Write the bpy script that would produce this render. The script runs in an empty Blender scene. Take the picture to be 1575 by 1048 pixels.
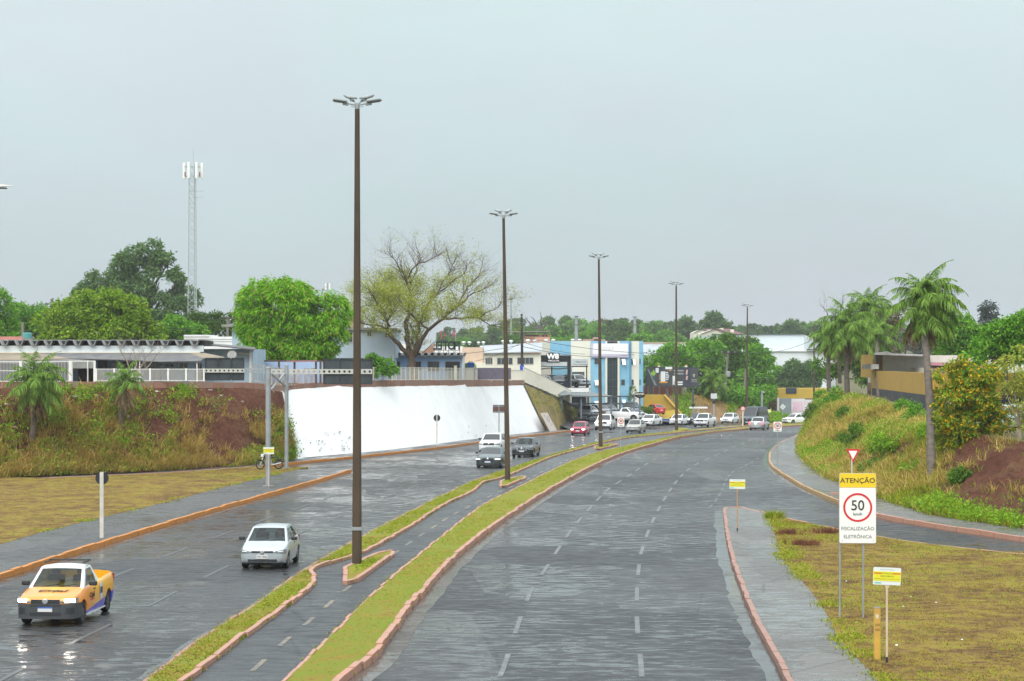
import bpy, math, random
import numpy as np
from mathutils import Vector, Matrix, Euler

SC = bpy.context.scene
COL = SC.collection
R = math.radians
random.seed(7)
RNG = np.random.default_rng(11)

# ------------------------------------------------------------------ camera, sky, sun, exposure
FPX, U0, V0, CH = 3060.0, 787.5, 560.0, 7.2
cam = bpy.data.cameras.new('camera')
cam.sensor_width = 36.0
cam.lens = FPX / 1575.0 * 36.0
cam.shift_y = (560 - 524) / 1575.0
cam.clip_end = 6000
camo = bpy.data.objects.new('camera', cam)
camo.location = (0, 0, CH)
camo.rotation_euler = (R(90), 0, 0)
COL.objects.link(camo)
SC.camera = camo

SUN_EL, SUN_AZ = 48, 200     # soft sun behind the camera, a little to the left
world = bpy.data.worlds.new('World')
SC.world = world
world.use_nodes = True
wn, wl = world.node_tree.nodes, world.node_tree.links
wn.clear()
wo = wn.new('ShaderNodeOutputWorld')
bg = wn.new('ShaderNodeBackground')
sky = wn.new('ShaderNodeTexSky')
sky.sky_type = 'NISHITA'
sky.sun_disc = False
sky.sun_elevation = R(SUN_EL)
sky.sun_rotation = R(SUN_AZ)
sky.air_density = 1.0
sky.dust_density = 4.0
tc = wn.new('ShaderNodeTexCoord')
sep = wn.new('ShaderNodeSeparateXYZ')
wl.new(tc.outputs['Generated'], sep.inputs[0])
ramp = wn.new('ShaderNodeValToRGB')       # an even overcast: zenith brighter than the horizon
cr = ramp.color_ramp
cr.elements[0].position = 0.0
cr.elements[0].color = (4.5, 5.0, 5.3, 1)
cr.elements[1].position = 1.0
cr.elements[1].color = (16.5, 17.6, 18.2, 1)
e = cr.elements.new(0.10); e.color = (5.05, 6.0, 6.2, 1)
e = cr.elements.new(0.20); e.color = (5.9, 6.85, 6.95, 1)
e = cr.elements.new(0.5); e.color = (11.5, 12.4, 12.8, 1)
wl.new(sep.outputs['Z'], ramp.inputs[0])
wnoise = wn.new('ShaderNodeTexNoise')
wnoise.inputs['Scale'].default_value = 2.2
wnoise.inputs['Detail'].default_value = 5
wmap = wn.new('ShaderNodeMapping')
wmap.inputs['Scale'].default_value = (1, 1, 3.0)
wl.new(tc.outputs['Generated'], wmap.inputs[0])
wl.new(wmap.outputs[0], wnoise.inputs['Vector'])
mr = wn.new('ShaderNodeMapRange')
mr.inputs['From Min'].default_value = 0.3
mr.inputs['From Max'].default_value = 0.7
mr.inputs['To Min'].default_value = 0.93
mr.inputs['To Max'].default_value = 1.05
wl.new(wnoise.outputs['Fac'], mr.inputs[0])
mul = wn.new('ShaderNodeVectorMath'); mul.operation = 'SCALE'
wnz = wn.new('ShaderNodeTexNoise'); wnz.inputs['Scale'].default_value = 5.5; wnz.inputs['Detail'].default_value = 6; wnz.inputs['Roughness'].default_value = 0.6
wl.new(wmap.outputs[0], wnz.inputs['Vector'])
tint = wn.new('ShaderNodeValToRGB'); tint.color_ramp.elements[0].position = 0.36; tint.color_ramp.elements[0].color = (0.975, 1.01, 1.0, 1); tint.color_ramp.elements[1].position = 0.66; tint.color_ramp.elements[1].color = (1.0, 0.962, 0.985, 1)
wl.new(wnz.outputs['Fac'], tint.inputs[0])
tm = wn.new('ShaderNodeVectorMath'); tm.operation = 'MULTIPLY'; wl.new(ramp.outputs[0], tm.inputs[0]); wl.new(tint.outputs[0], tm.inputs[1])
wl.new(tm.outputs[0], mul.inputs[0]); wl.new(mr.outputs[0], mul.inputs['Scale'])
mixs = wn.new('ShaderNodeMix'); mixs.data_type = 'RGBA'
mixs.inputs[0].default_value = 0.90
wl.new(sky.outputs[0], mixs.inputs[6]); wl.new(mul.outputs[0], mixs.inputs[7])
wl.new(mixs.outputs[2], bg.inputs['Color'])
bg.inputs['Strength'].default_value = 0.072
wl.new(bg.outputs[0], wo.inputs[0])

sl = bpy.data.lights.new('sun', 'SUN')
sl.energy = 1.5
sl.angle = R(50)
sl.color = (1.0, 0.97, 0.93)
so = bpy.data.objects.new('sun', sl)
so.rotation_euler = (R(90 - SUN_EL), 0, R(180 - SUN_AZ))
COL.objects.link(so)

SC.view_settings.view_transform = 'Standard'
SC.view_settings.look = 'None'
SC.view_settings.exposure = 0.85
SC.view_settings.gamma = 1
SC.view_settings.use_curve_mapping = False
SC.render.engine = 'CYCLES'
try:
    SC.cycles.max_bounces = 6
    SC.cycles.transparent_max_bounces = 12
    SC.cycles.diffuse_bounces = 3
    SC.cycles.use_denoising = True
except Exception:
    pass

# ------------------------------------------------------------------ pixel <-> place
def gz(y):
    """height of the road surface: flat, then falling gently away past 195 m"""
    t = np.clip((np.asarray(y, float) - 190.0) / 150.0, 0, 1)
    return -1.75 * (t * (2 - t) * 0.55 + t * t * (3 - 2 * t) * 0.45)

def G(u, v, dz=0.0):
    """the point of the road surface seen at pixel u, v of the photograph"""
    k = (v - V0) / FPX
    lo, hi = 5.0, 700.0
    for _ in range(50):
        m = 0.5 * (lo + hi)
        if CH - k * m > float(gz(m)) + dz: lo = m
        else: hi = m
    y = 0.5 * (lo + hi)
    return Vector(((u - U0) / FPX * y, y, float(gz(y)) + dz))

def P(u, v, y):
    return Vector(((u - U0) / FPX * y, y, CH - (v - V0) / FPX * y))
def PX(u, y): return (u - U0) / FPX * y
def PZ(v, y): return CH - (v - V0) / FPX * y

# ------------------------------------------------------------------ materials
def nmat(name):
    m = bpy.data.materials.new(name)
    m.use_nodes = True
    n, l = m.node_tree.nodes, m.node_tree.links
    b = n.get('Principled BSDF')
    return m, n, l, b

def ncoord(n, l, scale=(1, 1, 1), kind='Object'):
    t = n.new('ShaderNodeTexCoord'); mp = n.new('ShaderNodeMapping')
    mp.inputs['Scale'].default_value = scale
    l.new(t.outputs[kind], mp.inputs[0])
    return mp.outputs[0]

def nnoise(n, l, vec, scale, detail=4, rough=0.55, dist=0.0):
    t = n.new('ShaderNodeTexNoise')
    t.inputs['Scale'].default_value = scale; t.inputs['Detail'].default_value = detail
    t.inputs['Roughness'].default_value = rough; t.inputs['Distortion'].default_value = dist
    l.new(vec, t.inputs['Vector'])
    return t.outputs['Fac']

def nramp(n, l, fac, stops, interp='LINEAR'):
    r = n.new('ShaderNodeValToRGB'); c = r.color_ramp; c.interpolation = interp
    while len(c.elements) < len(stops): c.elements.new(0.5)
    for el, (p, col) in zip(c.elements, stops):
        el.position = p
        el.color = (col, col, col, 1) if isinstance(col, (int, float)) else (*col, 1)
    l.new(fac, r.inputs[0])
    return r.outputs[0]

def nmix(n, l, fac, a, b, blend='MIX'):
    m = n.new('ShaderNodeMix'); m.data_type = 'RGBA'; m.blend_type = blend
    for i, s in ((0, fac), (6, a), (7, b)):
        if isinstance(s, (int, float)): m.inputs[i].default_value = s
        elif isinstance(s, tuple): m.inputs[i].default_value = (*s[:3], 1)
        else: l.new(s, m.inputs[i])
    return m.outputs[2]

def nbump(n, l, b, h, strength=0.3, dist=0.02):
    bp = n.new('ShaderNodeBump'); bp.inputs['Strength'].default_value = strength
    bp.inputs['Distance'].default_value = dist
    l.new(h, bp.inputs['Height']); l.new(bp.outputs[0], b.inputs['Normal'])

_mc = {}
def mat(name, c, rough=0.6, metal=0.0, var=0.0, vs=2.0, c2=None, bump=0.0, bs=20.0, coat=0.0, spec=0.5, emit=0.0, stretch=(1, 1, 1)):
    """plain surface with procedural variation: var darkens/lightens by noise, c2 gives blotches of a second colour"""
    if name in _mc: return _mc[name]
    m, n, l, b = nmat(name)
    b.inputs['Roughness'].default_value = rough; b.inputs['Metallic'].default_value = metal
    b.inputs['Specular IOR Level'].default_value = spec
    b.inputs['Base Color'].default_value = (*c, 1)
    if coat: b.inputs['Coat Weight'].default_value = coat; b.inputs['Coat Roughness'].default_value = 0.06
    if var or c2 or bump:
        v = ncoord(n, l, stretch)
        if var or c2:
            f = nnoise(n, l, v, vs, 6, 0.6)
            c2_ = c2 or tuple(x * (1 - var) for x in c)
            l.new(nramp(n, l, f, [(0.36, c), (0.66, c2_)]), b.inputs['Base Color'])
        if bump: nbump(n, l, b, nnoise(n, l, v, bs, 5), bump, 0.02)
    if emit:
        b.inputs['Emission Color'].default_value = (*c, 1); b.inputs['Emission Strength'].default_value = emit
    m.diffuse_color = (*c, 1)
    _mc[name] = m
    return m

def leafmat(name, cols, rough=0.65, trans=0.25, spec=0.10):
    """foliage: each leaf its own shade out of cols"""
    if name in _mc: return _mc[name]
    m, n, l, b = nmat(name)
    g = n.new('ShaderNodeNewGeometry')
    st = [(i / max(1, len(cols) - 1), c) for i, c in enumerate(cols)]
    col = nramp(n, l, g.outputs['Random Per Island'], st)
    l.new(col, b.inputs['Base Color'])
    b.inputs['Roughness'].default_value = rough; b.inputs['Specular IOR Level'].default_value = spec
    tr = n.new('ShaderNodeBsdfTranslucent'); l.new(col, tr.inputs['Color'])
    mx = n.new('ShaderNodeMixShader'); mx.inputs[0].default_value = trans
    l.new(b.outputs[0], mx.inputs[1]); l.new(tr.outputs[0], mx.inputs[2])
    l.new(mx.outputs[0], n['Material Output'].inputs[0])
    _mc[name] = m
    return m

# ------------------------------------------------------------------ objects
def link(o, parent=None):
    COL.objects.link(o)
    if parent is not None: o.parent = parent
    return o

def tag(o, label=None, cat=None, group=None, kind=None):
    if label: o['label'] = label
    if cat: o['category'] = cat
    if group: o['group'] = group
    if kind: o['kind'] = kind
    return o

def thing(name, label, cat, loc=(0, 0, 0), rz=0.0, group=None):
    o = bpy.data.objects.new(name, None)
    o.empty_display_size = 0.3
    o.location = loc; o.rotation_euler = (0, 0, rz)
    link(o)
    return tag(o, label, cat, group)

def copy_tree(o, parent=None):
    c = o.copy(); COL.objects.link(c)
    if parent is not None: c.parent = parent
    for ch in list(o.children): copy_tree(ch, c)
    return c

def np_mesh(name, V, F, m=None, smooth=False):
    """mesh from numpy arrays: V (n,3), F (k,3|4)"""
    me = bpy.data.meshes.new(name)
    V = np.asarray(V, np.float32); F = np.asarray(F, np.int32)
    k = F.shape[1]
    me.vertices.add(len(V)); me.vertices.foreach_set('co', V.ravel())
    me.loops.add(F.size); me.loops.foreach_set('vertex_index', F.ravel())
    me.polygons.add(len(F))
    me.polygons.foreach_set('loop_start', np.arange(0, F.size, k, dtype=np.int32))
    me.polygons.foreach_set('loop_total', np.full(len(F), k, np.int32))
    if smooth: me.polygons.foreach_set('use_smooth', np.ones(len(F), bool))
    me.update(calc_edges=True)
    if m: me.materials.append(m)
    return me

def mobj(name, me, parent=None, loc=None):
    o = bpy.data.objects.new(name, me)
    if loc is not None: o.location = loc
    return link(o, parent)

class B:
    """collects shapes and links them as ONE mesh object"""
    def __init__(s): s.v = []; s.f = []
    def add(s, vs, fs):
        k = len(s.v); s.v += [tuple(p) for p in vs]; s.f += [tuple(i + k for i in f) for f in fs]; return s
    def box(s, x0, x1, y0, y1, z0, z1, M=None, bev=0.0):
        if bev:
            vs = []; b = bev
            for (sx, ax, bx) in ((0, x0, x1), (1, x0, x1)):
                pass
            X = (x0, x1); Y = (y0, y1); Z = (z0, z1); idx = {}
            for i in (0, 1):
                for j in (0, 1):
                    for k in (0, 1):
                        dx = b if i == 0 else -b; dy = b if j == 0 else -b; dz = b if k == 0 else -b
                        for a in range(3):
                            p = [X[i] + dx, Y[j] + dy, Z[k] + dz]
                            p[a] = (X[i], Y[j], Z[k])[a]
                            idx[(i, j, k, a)] = len(vs); vs.append(p)
            fs = []
            for i in (0, 1):
                q = [idx[(i, j, k, 0)] for j, k in ((0, 0), (1, 0), (1, 1), (0, 1))]; fs.append(q if i else q[::-1])
                q = [idx[(j, i, k, 1)] for j, k in ((0, 0), (1, 0), (1, 1), (0, 1))]; fs.append(q[::-1] if i else q)
                q = [idx[(j, k, i, 2)] for j, k in ((0, 0), (1, 0), (1, 1), (0, 1))]; fs.append(q if i else q[::-1])
            for i in (0, 1):
                for j in (0, 1):
                    fs.append([idx[(i, j, 0, 0)], idx[(i, j, 1, 0)], idx[(i, j, 1, 1)], idx[(i, j, 0, 1)]])
                    fs.append([idx[(i, 0, j, 0)], idx[(i, 1, j, 0)], idx[(i, 1, j, 2)], idx[(i, 0, j, 2)]])
                    fs.append([idx[(0, i, j, 1)], idx[(1, i, j, 1)], idx[(1, i, j, 2)], idx[(0, i, j, 2)]])
                    for k in (0, 1):
                        fs.append([idx[(i, j, k, 0)], idx[(i, j, k, 1)], idx[(i, j, k, 2)]])
        else:
            vs = [(x, y, z) for z in (z0, z1) for y in (y0, y1) for x in (x0, x1)]
            fs = [(0, 2, 3, 1), (4, 5, 7, 6), (0, 1, 5, 4), (2, 6, 7, 3), (0, 4, 6, 2), (1, 3, 7, 5)]
        if M is not None: vs = [M @ Vector(p) for p in vs]
        return s.add(vs, fs)
    def bar(s, p0, p1, w, h=None):
        """square bar between two points"""
        h = h or w
        p0, p1 = Vector(p0), Vector(p1); d = p1 - p0; L = d.length
        q = d.to_track_quat('X', 'Z').to_matrix().to_4x4(); q.translation = p0
        return s.box(0, L, -w / 2, w / 2, -h / 2, h / 2, q)
    def tube(s, pts, rs, n=8, caps=True):
        pts = [Vector(p) for p in pts]
        if isinstance(rs, (int, float)): rs = [rs] * len(pts)
        vs = []; fs = []
        for i, p in enumerate(pts):
            d = (pts[min(i + 1, len(pts) - 1)] - pts[max(i - 1, 0)])
            d = d.normalized() if d.length > 1e-9 else Vector((0, 0, 1))
            a = Vector((0, 1, 0)) if abs(d.y) < 0.9 else Vector((1, 0, 0))
            x = d.cross(a).normalized(); y = d.cross(x)
            for k in range(n):
                t = 2 * math.pi * k / n
                vs.append(p + (x * math.cos(t) + y * math.sin(t)) * rs[i])
        for i in range(len(pts) - 1):
            for k in range(n):
                a = i * n + k; b = i * n + (k + 1) % n
                fs.append((a, b, b + n, a + n))
        if caps:
            fs.append(tuple(range(n))[::-1]); fs.append(tuple(range((len(pts) - 1) * n, len(pts) * n)))
        return s.add(vs, fs)
    def lathe(s, prof, n=16, M=None, caps=True):
        """prof: (r, z) pairs, turned about z"""
        vs = []; fs = []
        for r, z in prof:
            for k in range(n):
                t = 2 * math.pi * k / n
                vs.append(Vector((r * math.cos(t), r * math.sin(t), z)))
        for i in range(len(prof) - 1):
            for k in range(n):
                a = i * n + k; b = i * n + (k + 1) % n
                fs.append((a, b, b + n, a + n))
        if caps: fs.append(tuple(range(n))[::-1]); fs.append(tuple(range((len(prof) - 1) * n, len(prof) * n)))
        if M is not None: vs = [M @ p for p in vs]
        return s.add(vs, fs)
    def prism(s, poly, d, M=None):
        """poly: (x, z) outline facing -y, thickness d along +y"""
        n = len(poly)
        vs = [Vector((x, 0, z)) for x, z in poly] + [Vector((x, d, z)) for x, z in poly]
        fs = [tuple(range(n)), tuple(range(n, 2 * n))[::-1]] + [(i, i + n, (i + 1) % n + n, (i + 1) % n) for i in range(n)]
        if M is not None: vs = [M @ p for p in vs]
        return s.add(vs, fs)
    def grid(s, rows):
        """rows of equally many points -> sheet"""
        n = len(rows[0]); vs = [p for r in rows for p in r]
        fs = [(i * n + j, i * n + j + 1, (i + 1) * n + j + 1, (i + 1) * n + j) for i in range(len(rows) - 1) for j in range(n - 1)]
        return s.add(vs, fs)
    def mesh(s, name, m=None, smooth=False):
        me = bpy.data.meshes.new(name)
        me.from_pydata(s.v, [], s.f)
        if smooth: me.polygons.foreach_set('use_smooth', np.ones(len(me.polygons), bool))
        me.update()
        if m: me.materials.append(m)
        return me
    def obj(s, name, m=None, parent=None, smooth=False, loc=None):
        return mobj(name, s.mesh(name, m, smooth), parent, loc)

def smooth_auto(o, ang=40):
    """smooth faces with hard edges past an angle"""
    me = o.data
    me.polygons.foreach_set('use_smooth', np.ones(len(me.polygons), bool))
    try: me.set_sharp_from_angle(angle=R(ang))
    except Exception: pass
    return o

def text(s, size, m, parent, loc, rot=(R(90), 0, 0), name='lettering', ex=0.004, sx=1.0, align='CENTER', shear=0.0, bold=0.0):
    c = bpy.data.curves.new(name, 'FONT')
    c.body = s; c.size = size; c.extrude = ex; c.align_x = align; c.align_y = 'CENTER'; c.shear = shear
    c.offset = bold; c.resolution_u = 3
    c.materials.append(m)
    tmp = bpy.data.objects.new(name, c); COL.objects.link(tmp)
    me = bpy.data.meshes.new_from_object(tmp.evaluated_get(bpy.context.evaluated_depsgraph_get()))
    me.name = name
    bpy.data.objects.remove(tmp); bpy.data.curves.remove(c)
    if not me.materials: me.materials.append(m)
    o = bpy.data.objects.new(name, me)
    o.location = loc; o.rotation_euler = rot; o.scale = (sx, 1, 1)
    return link(o, parent)

# interpolating curves X(y) through points of the photograph
class Line:
    def __init__(s, px, ext=None, dz=0.0):
        pts = [G(u, v, dz) for u, v in px]
        pts.sort(key=lambda p: p.y)
        s.y = np.array([p.y for p in pts]); s.x = np.array([p.x for p in pts])
        k = min(2, len(pts) - 1)
        s.s0 = (s.x[k] - s.x[0]) / (s.y[k] - s.y[0])
        s.s1 = (s.x[-1] - s.x[-3]) / (s.y[-1] - s.y[-3]) if len(pts) > 2 else s.s0
        # monotone cubic slopes
        d = np.diff(s.x) / np.diff(s.y); m = np.zeros(len(pts))
        m[1:-1] = [0 if a * b <= 0 else 2 * a * b / (a + b) for a, b in zip(d[:-1], d[1:])]
        m[0] = d[0]; m[-1] = d[-1]; s.m = m
    def __call__(s, y):
        y = np.asarray(y, float)
        i = np.clip(np.searchsorted(s.y, y) - 1, 0, len(s.y) - 2)
        h = s.y[i + 1] - s.y[i]; t = np.clip((y - s.y[i]) / h, 0, 1)
        x = (2*t**3 - 3*t**2 + 1)*s.x[i] + (t**3 - 2*t**2 + t)*h*s.m[i] + (-2*t**3 + 3*t**2)*s.x[i+1] + (t**3 - t**2)*h*s.m[i+1]
        x = np.where(y < s.y[0], s.x[0] + s.s0 * (y - s.y[0]), x)
        return np.where(y > s.y[-1], s.x[-1] + s.s1 * (y - s.y[-1]), x)

def ysteps(a, b, n):
    return np.exp(np.linspace(math.log(a), math.log(b), n))

def noise2(x, y, s, seed=0):
    """cheap smooth value noise in [0,1] for placing things"""
    x = np.asarray(x, float) * s + seed * 17.3; y = np.asarray(y, float) * s + seed * 9.1
    xi = np.floor(x); yi = np.floor(y); fx = x - xi; fy = y - yi
    def h(a, b):
        t = np.sin(a * 127.1 + b * 311.7 + seed * 74.7) * 43758.5453
        return t - np.floor(t)
    fx = fx * fx * (3 - 2 * fx); fy = fy * fy * (3 - 2 * fy)
    return (h(xi, yi) * (1 - fx) + h(xi + 1, yi) * fx) * (1 - fy) + (h(xi, yi + 1) * (1 - fx) + h(xi + 1, yi + 1) * fx) * fy
# ------------------------------------------------------------------ ground, roads, kerbs
FK = Line([(0, 743.5), (137, 737), (275, 730.5), (380, 722), (460, 714), (544, 705.5), (674, 691), (732, 683), (849, 668), (878, 664), (960, 657), (1040, 652), (1085, 649), (1130, 647.5), (1180, 646)])
NK = Line([(0, 892), (156, 841), (313, 793), (420, 762), (480, 745), (548, 724)])
LG = Line([(0, 845), (50, 829.5), (156, 802), (250, 779.5), (344, 754), (438, 731), (476, 722)])
ML = Line([(231, 1048), (281, 1008), (360, 955), (391, 936), (440, 900), (478, 875), (557, 829), (644, 783.5), (732, 741), (790, 721), (900, 687), (985, 671), (1050, 664), (1100, 659.5), (1150, 655.5), (1200, 652), (1260, 649)])
CL = Line([(300, 1048), (360, 998), (404, 967), (438, 942), (483, 905), (486, 895), (481, 882), (543, 861), (564, 853), (630, 816), (686, 780), (732, 757), (744, 746), (776, 737), (849, 706), (900, 691.5), (930, 683), (1000, 672), (1050, 667), (1100, 661.5), (1150, 657), (1200, 653)])
CR = Line([(446, 1048), (502, 992), (558.5, 934.7), (604.6, 892.5), (650.6, 854), (706.8, 808), (742.6, 781), (792, 756), (849, 727), (900, 704.5), (960, 689), (1000, 681), (1050, 672), (1100, 664.5), (1150, 658.5), (1200, 654)])
MR = Line([(535.5, 1048), (579, 1012.7), (604.6, 979.4), (630, 941), (655.7, 913), (681, 882), (727, 838.8), (806, 782), (895, 729), (952, 702), (1012, 683.5), (1088.6, 667.5), (1147, 661.5), (1200, 657.5), (1241, 655)])
RK = Line([(1206.6, 1048), (1183, 1002), (1158, 955.5), (1138.4, 905), (1122.8, 858), (1115, 815), (1112, 787)])
IE = Line([(1575, 859), (1430, 842.5), (1352, 831), (1290, 819), (1204, 800.5), (1177, 793), (1150, 787)])
IG = Line([(1183, 796), (1193, 831), (1208.5, 873.7), (1243.6, 912.6), (1271, 951.6), (1298, 1002), (1345, 1048)])
XK = Line([(1182.4, 704), (1187, 720), (1212, 737), (1243.6, 755), (1274.7, 768.5), (1290, 774.4), (1348.8, 796), (1430.5, 811), (1575, 833.6), (1184.5, 696.5), (1197, 685), (1212, 677), (1245, 664), (1275, 656)])
EB = Line([(1230, 698), (1243.6, 714), (1274.7, 737), (1349, 764.6), (1430.5, 792), (1575, 814), (1234, 679), (1241.6, 659)])

# --- materials
def wet_asphalt(name, dark, light, pud_lo, pud_hi, seed, rough_hi=0.36, patch=0.35, browns=True):
    m, n, l, b = nmat(name)
    v = ncoord(n, l)
    vo = n.new('ShaderNodeMapping'); vo.inputs['Location'].default_value = (seed * 13.7, seed * 5.1, 0); l.new(v, vo.inputs[0])
    big = nnoise(n, l, vo.outputs[0], 0.11, 4, 0.6)
    st = n.new('ShaderNodeMapping'); st.inputs['Scale'].default_value = (0.55, 0.34, 1); st.inputs['Rotation'].default_value = (0, 0, R(-8)); l.new(vo.outputs[0], st.inputs[0])
    patches = n.new('ShaderNodeTexVoronoi'); patches.inputs['Scale'].default_value = patch; patches.distance = 'CHEBYCHEV'
    l.new(st.outputs[0], patches.inputs['Vector'])
    pc = n.new('ShaderNodeSeparateColor'); l.new(patches.outputs['Color'], pc.inputs[0])
    fine = nnoise(n, l, v, 28, 5, 0.7)
    mid = nnoise(n, l, vo.outputs[0], 0.9, 5, 0.68, 0.4)
    stm = n.new('ShaderNodeMapping'); stm.inputs['Scale'].default_value = (0.6, 1.45, 1); l.new(vo.outputs[0], stm.inputs[0])
    strk = nnoise(n, l, stm.outputs[0], 1.9, 8, 0.74, 0.5)
    col = nmix(n, l, nramp(n, l, pc.outputs[0], [(0.2, 0.0), (0.8, 1.0)]), dark, light)
    col = nmix(n, l, nramp(n, l, fine, [(0.35, 0.0), (0.75, 0.45)]), col, tuple(x * 1.9 for x in light))
    col = nmix(n, l, nramp(n, l, mid, [(0.55, 0.0), (0.75, 0.55)]), col, tuple(x * 0.45 for x in dark))
    if browns: col = nmix(n, l, nramp(n, l, big, [(0.60, 0.0), (0.78, 0.3)]), col, (0.07, 0.05, 0.035))
    # tar-sealed cracks
    vc = n.new('ShaderNodeTexVoronoi'); vc.feature = 'DISTANCE_TO_EDGE'; vc.inputs['Scale'].default_value = 0.22
    dv = n.new('ShaderNodeMix'); dv.data_type = 'VECTOR'; dv.inputs[0].default_value = 0.12
    nv = n.new('ShaderNodeTexNoise'); nv.inputs['Scale'].default_value = 0.7; nv.inputs['Detail'].default_value = 4; l.new(vo.outputs[0], nv.inputs['Vector'])
    l.new(vo.outputs[0], dv.inputs[4]); l.new(nv.outputs['Color'], dv.inputs[5]); l.new(dv.outputs[1], vc.inputs['Vector'])
    col = nmix(n, l, nramp(n, l, vc.outputs[0], [(0.0, 0.5), (0.010, 0.0)]), col, (0.012, 0.012, 0.013))
    l.new(col, b.inputs['Base Color'])
    # standing water where the streak noise is low
    w = n.new('ShaderNodeMath'); w.operation = 'ADD'
    l.new(strk, w.inputs[0])
    w2 = n.new('ShaderNodeMath'); w2.operation = 'MULTIPLY'; w2.inputs[1].default_value = 0.09
    l.new(pc.outputs[1], w2.inputs[0]); l.new(w2.outputs[0], w.inputs[1])
    w3 = n.new('ShaderNodeMath'); w3.operation = 'ADD'; l.new(w.outputs[0], w3.inputs[0])
    w4 = n.new('ShaderNodeMath'); w4.operation = 'MULTIPLY'; w4.inputs[1].default_value = 0.35; l.new(big, w4.inputs[0]); l.new(w4.outputs[0], w3.inputs[1])
    rgh = nramp(n, l, w3.outputs[0], [(pud_lo, 0.04), (pud_lo + 0.03, rough_hi * 0.42), (pud_hi, rough_hi * 0.66), (min(0.98, pud_hi + 0.25), rough_hi)])
    l.new(rgh, b.inputs['Roughness'])
    l.new(nramp(n, l, w3.outputs[0], [(pud_lo, 0.55), (pud_hi, 0.34), (min(0.98, pud_hi + 0.2), 0.14)]), b.inputs['Specular IOR Level'])
    dry = nramp(n, l, w3.outputs[0], [(pud_lo, 0.0), (pud_hi, 1.0)])
    hb = n.new('ShaderNodeMath'); hb.operation = 'MULTIPLY'; l.new(fine, hb.inputs[0]); l.new(dry, hb.inputs[1])
    hs = n.new('ShaderNodeMath'); hs.operation = 'MULTIPLY_ADD'; hs.inputs[1].default_value = 2.2; l.new(mid, hs.inputs[0]); l.new(hb.outputs[0], hs.inputs[2])
    nbump(n, l, b, hs.outputs[0], 0.7, 0.014)
    b.inputs['IOR'].default_value = 1.36
    return m

M_ROADR = wet_asphalt('wet_asphalt_right', (0.022, 0.024, 0.026), (0.055, 0.058, 0.060), 0.635, 0.70, 1, 0.66)
M_ROADL = wet_asphalt('wet_asphalt_left', (0.020, 0.022, 0.024), (0.045, 0.048, 0.050), 0.665, 0.74, 2, 0.58)
M_CYCLE = wet_asphalt('wet_asphalt_cycle', (0.030, 0.033, 0.036), (0.048, 0.052, 0.055), 0.60, 0.70, 3, 0.55, 0.2)
M_WALK = wet_asphalt('wet_concrete_walk', (0.085, 0.083, 0.078), (0.13, 0.125, 0.118), 0.66, 0.73, 4, 0.6, 0.5)
M_WALKD = wet_asphalt('wet_walk_dark', (0.045, 0.046, 0.048), (0.075, 0.075, 0.075), 0.62, 0.71, 5, 0.58, 0.5)

def grass_ground(name, seed, green=0.45):
    m, n, l, b = nmat(name)
    v = ncoord(n, l)
    vo = n.new('ShaderNodeMapping'); vo.inputs['Location'].default_value = (seed * 11.1, seed * 3.3, 0); l.new(v, vo.inputs[0])
    a = nnoise(n, l, vo.outputs[0], 0.38, 6, 0.62)
    f = nnoise(n, l, vo.outputs[0], 4.5, 5, 0.75)
    mx = n.new('ShaderNodeMath'); mx.operation = 'MULTIPLY_ADD'; mx.inputs[1].default_value = 0.50
    ah = n.new('ShaderNodeMath'); ah.operation = 'MULTIPLY'; ah.inputs[1].default_value = 0.45; l.new(a, ah.inputs[0])
    l.new(f, mx.inputs[0]); l.new(ah.outputs[0], mx.inputs[2])
    g = green; c_ = nnoise(n, l, vo.outputs[0], 1.7, 5, 0.7)
    m2 = n.new('ShaderNodeMath'); m2.operation = 'MULTIPLY_ADD'; m2.inputs[1].default_value = 0.55; l.new(c_, m2.inputs[0]); l.new(mx.outputs[0], m2.inputs[2])
    o_ = 0.3 * (0.5 - g)
    col = nramp(n, l, m2.outputs[0], [(0.61 + o_ * .6, (0.085, 0.042, 0.022)), (0.71 + o_ * .6, (0.175, 0.105, 0.034)), (0.81 + o_ * .6, (0.260, 0.195, 0.034)), (0.93 + o_ * .6, (0.190, 0.225, 0.028))])
    l.new(col, b.inputs['Base Color']); b.inputs['Roughness'].default_value = 0.9; b.inputs['Specular IOR Level'].default_value = 0.15
    nbump(n, l, b, nnoise(n, l, v, 14, 5, 0.75), 0.9, 0.06)
    return m
M_GRASSR = grass_ground('lawn_ground_right', 1, 0.45)
M_GRASSL = grass_ground('lawn_ground_left', 2, 0.42)
M_GRASSM = grass_ground('lawn_ground_median', 3, 1.3)
M_FIELD = mat('field_soil', (0.11, 0.085, 0.03), 0.95, c2=(0.07, 0.085, 0.02), vs=0.05, bump=0.4, bs=1.0)

def kerb_mat(name, c, worn, amt=0.5):
    m, n, l, b = nmat(name)
    g = n.new('ShaderNodeTexCoord'); oi = n.new('ShaderNodeObjectInfo')
    geo = n.new('ShaderNodeNewGeometry')
    f = nnoise(n, l, geo.outputs['Position'], 1.3, 6, 0.65)
    f2 = nnoise(n, l, geo.outputs['Position'], 9, 4, 0.7)
    col = nmix(n, l, nramp(n, l, f, [(0.45, 0.0), (0.72, amt)]), c, worn)
    col = nmix(n, l, nramp(n, l, f2, [(0.5, 0.0), (0.78, 0.6)]), col, tuple(x * 0.55 for x in worn))
    col = nmix(n, l, nramp(n, l, oi.outputs['Random'], [(0.0, 0.25), (1.0, 0.0)]), col, worn)
    l.new(col, b.inputs['Base Color']); b.inputs['Roughness'].default_value = 0.5
    nbump(n, l, b, f2, 0.5, 0.02)
    return m
M_KORANGE = kerb_mat('kerb_orange_paint', (0.58, 0.21, 0.018), (0.36, 0.17, 0.06), 0.55)
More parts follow.
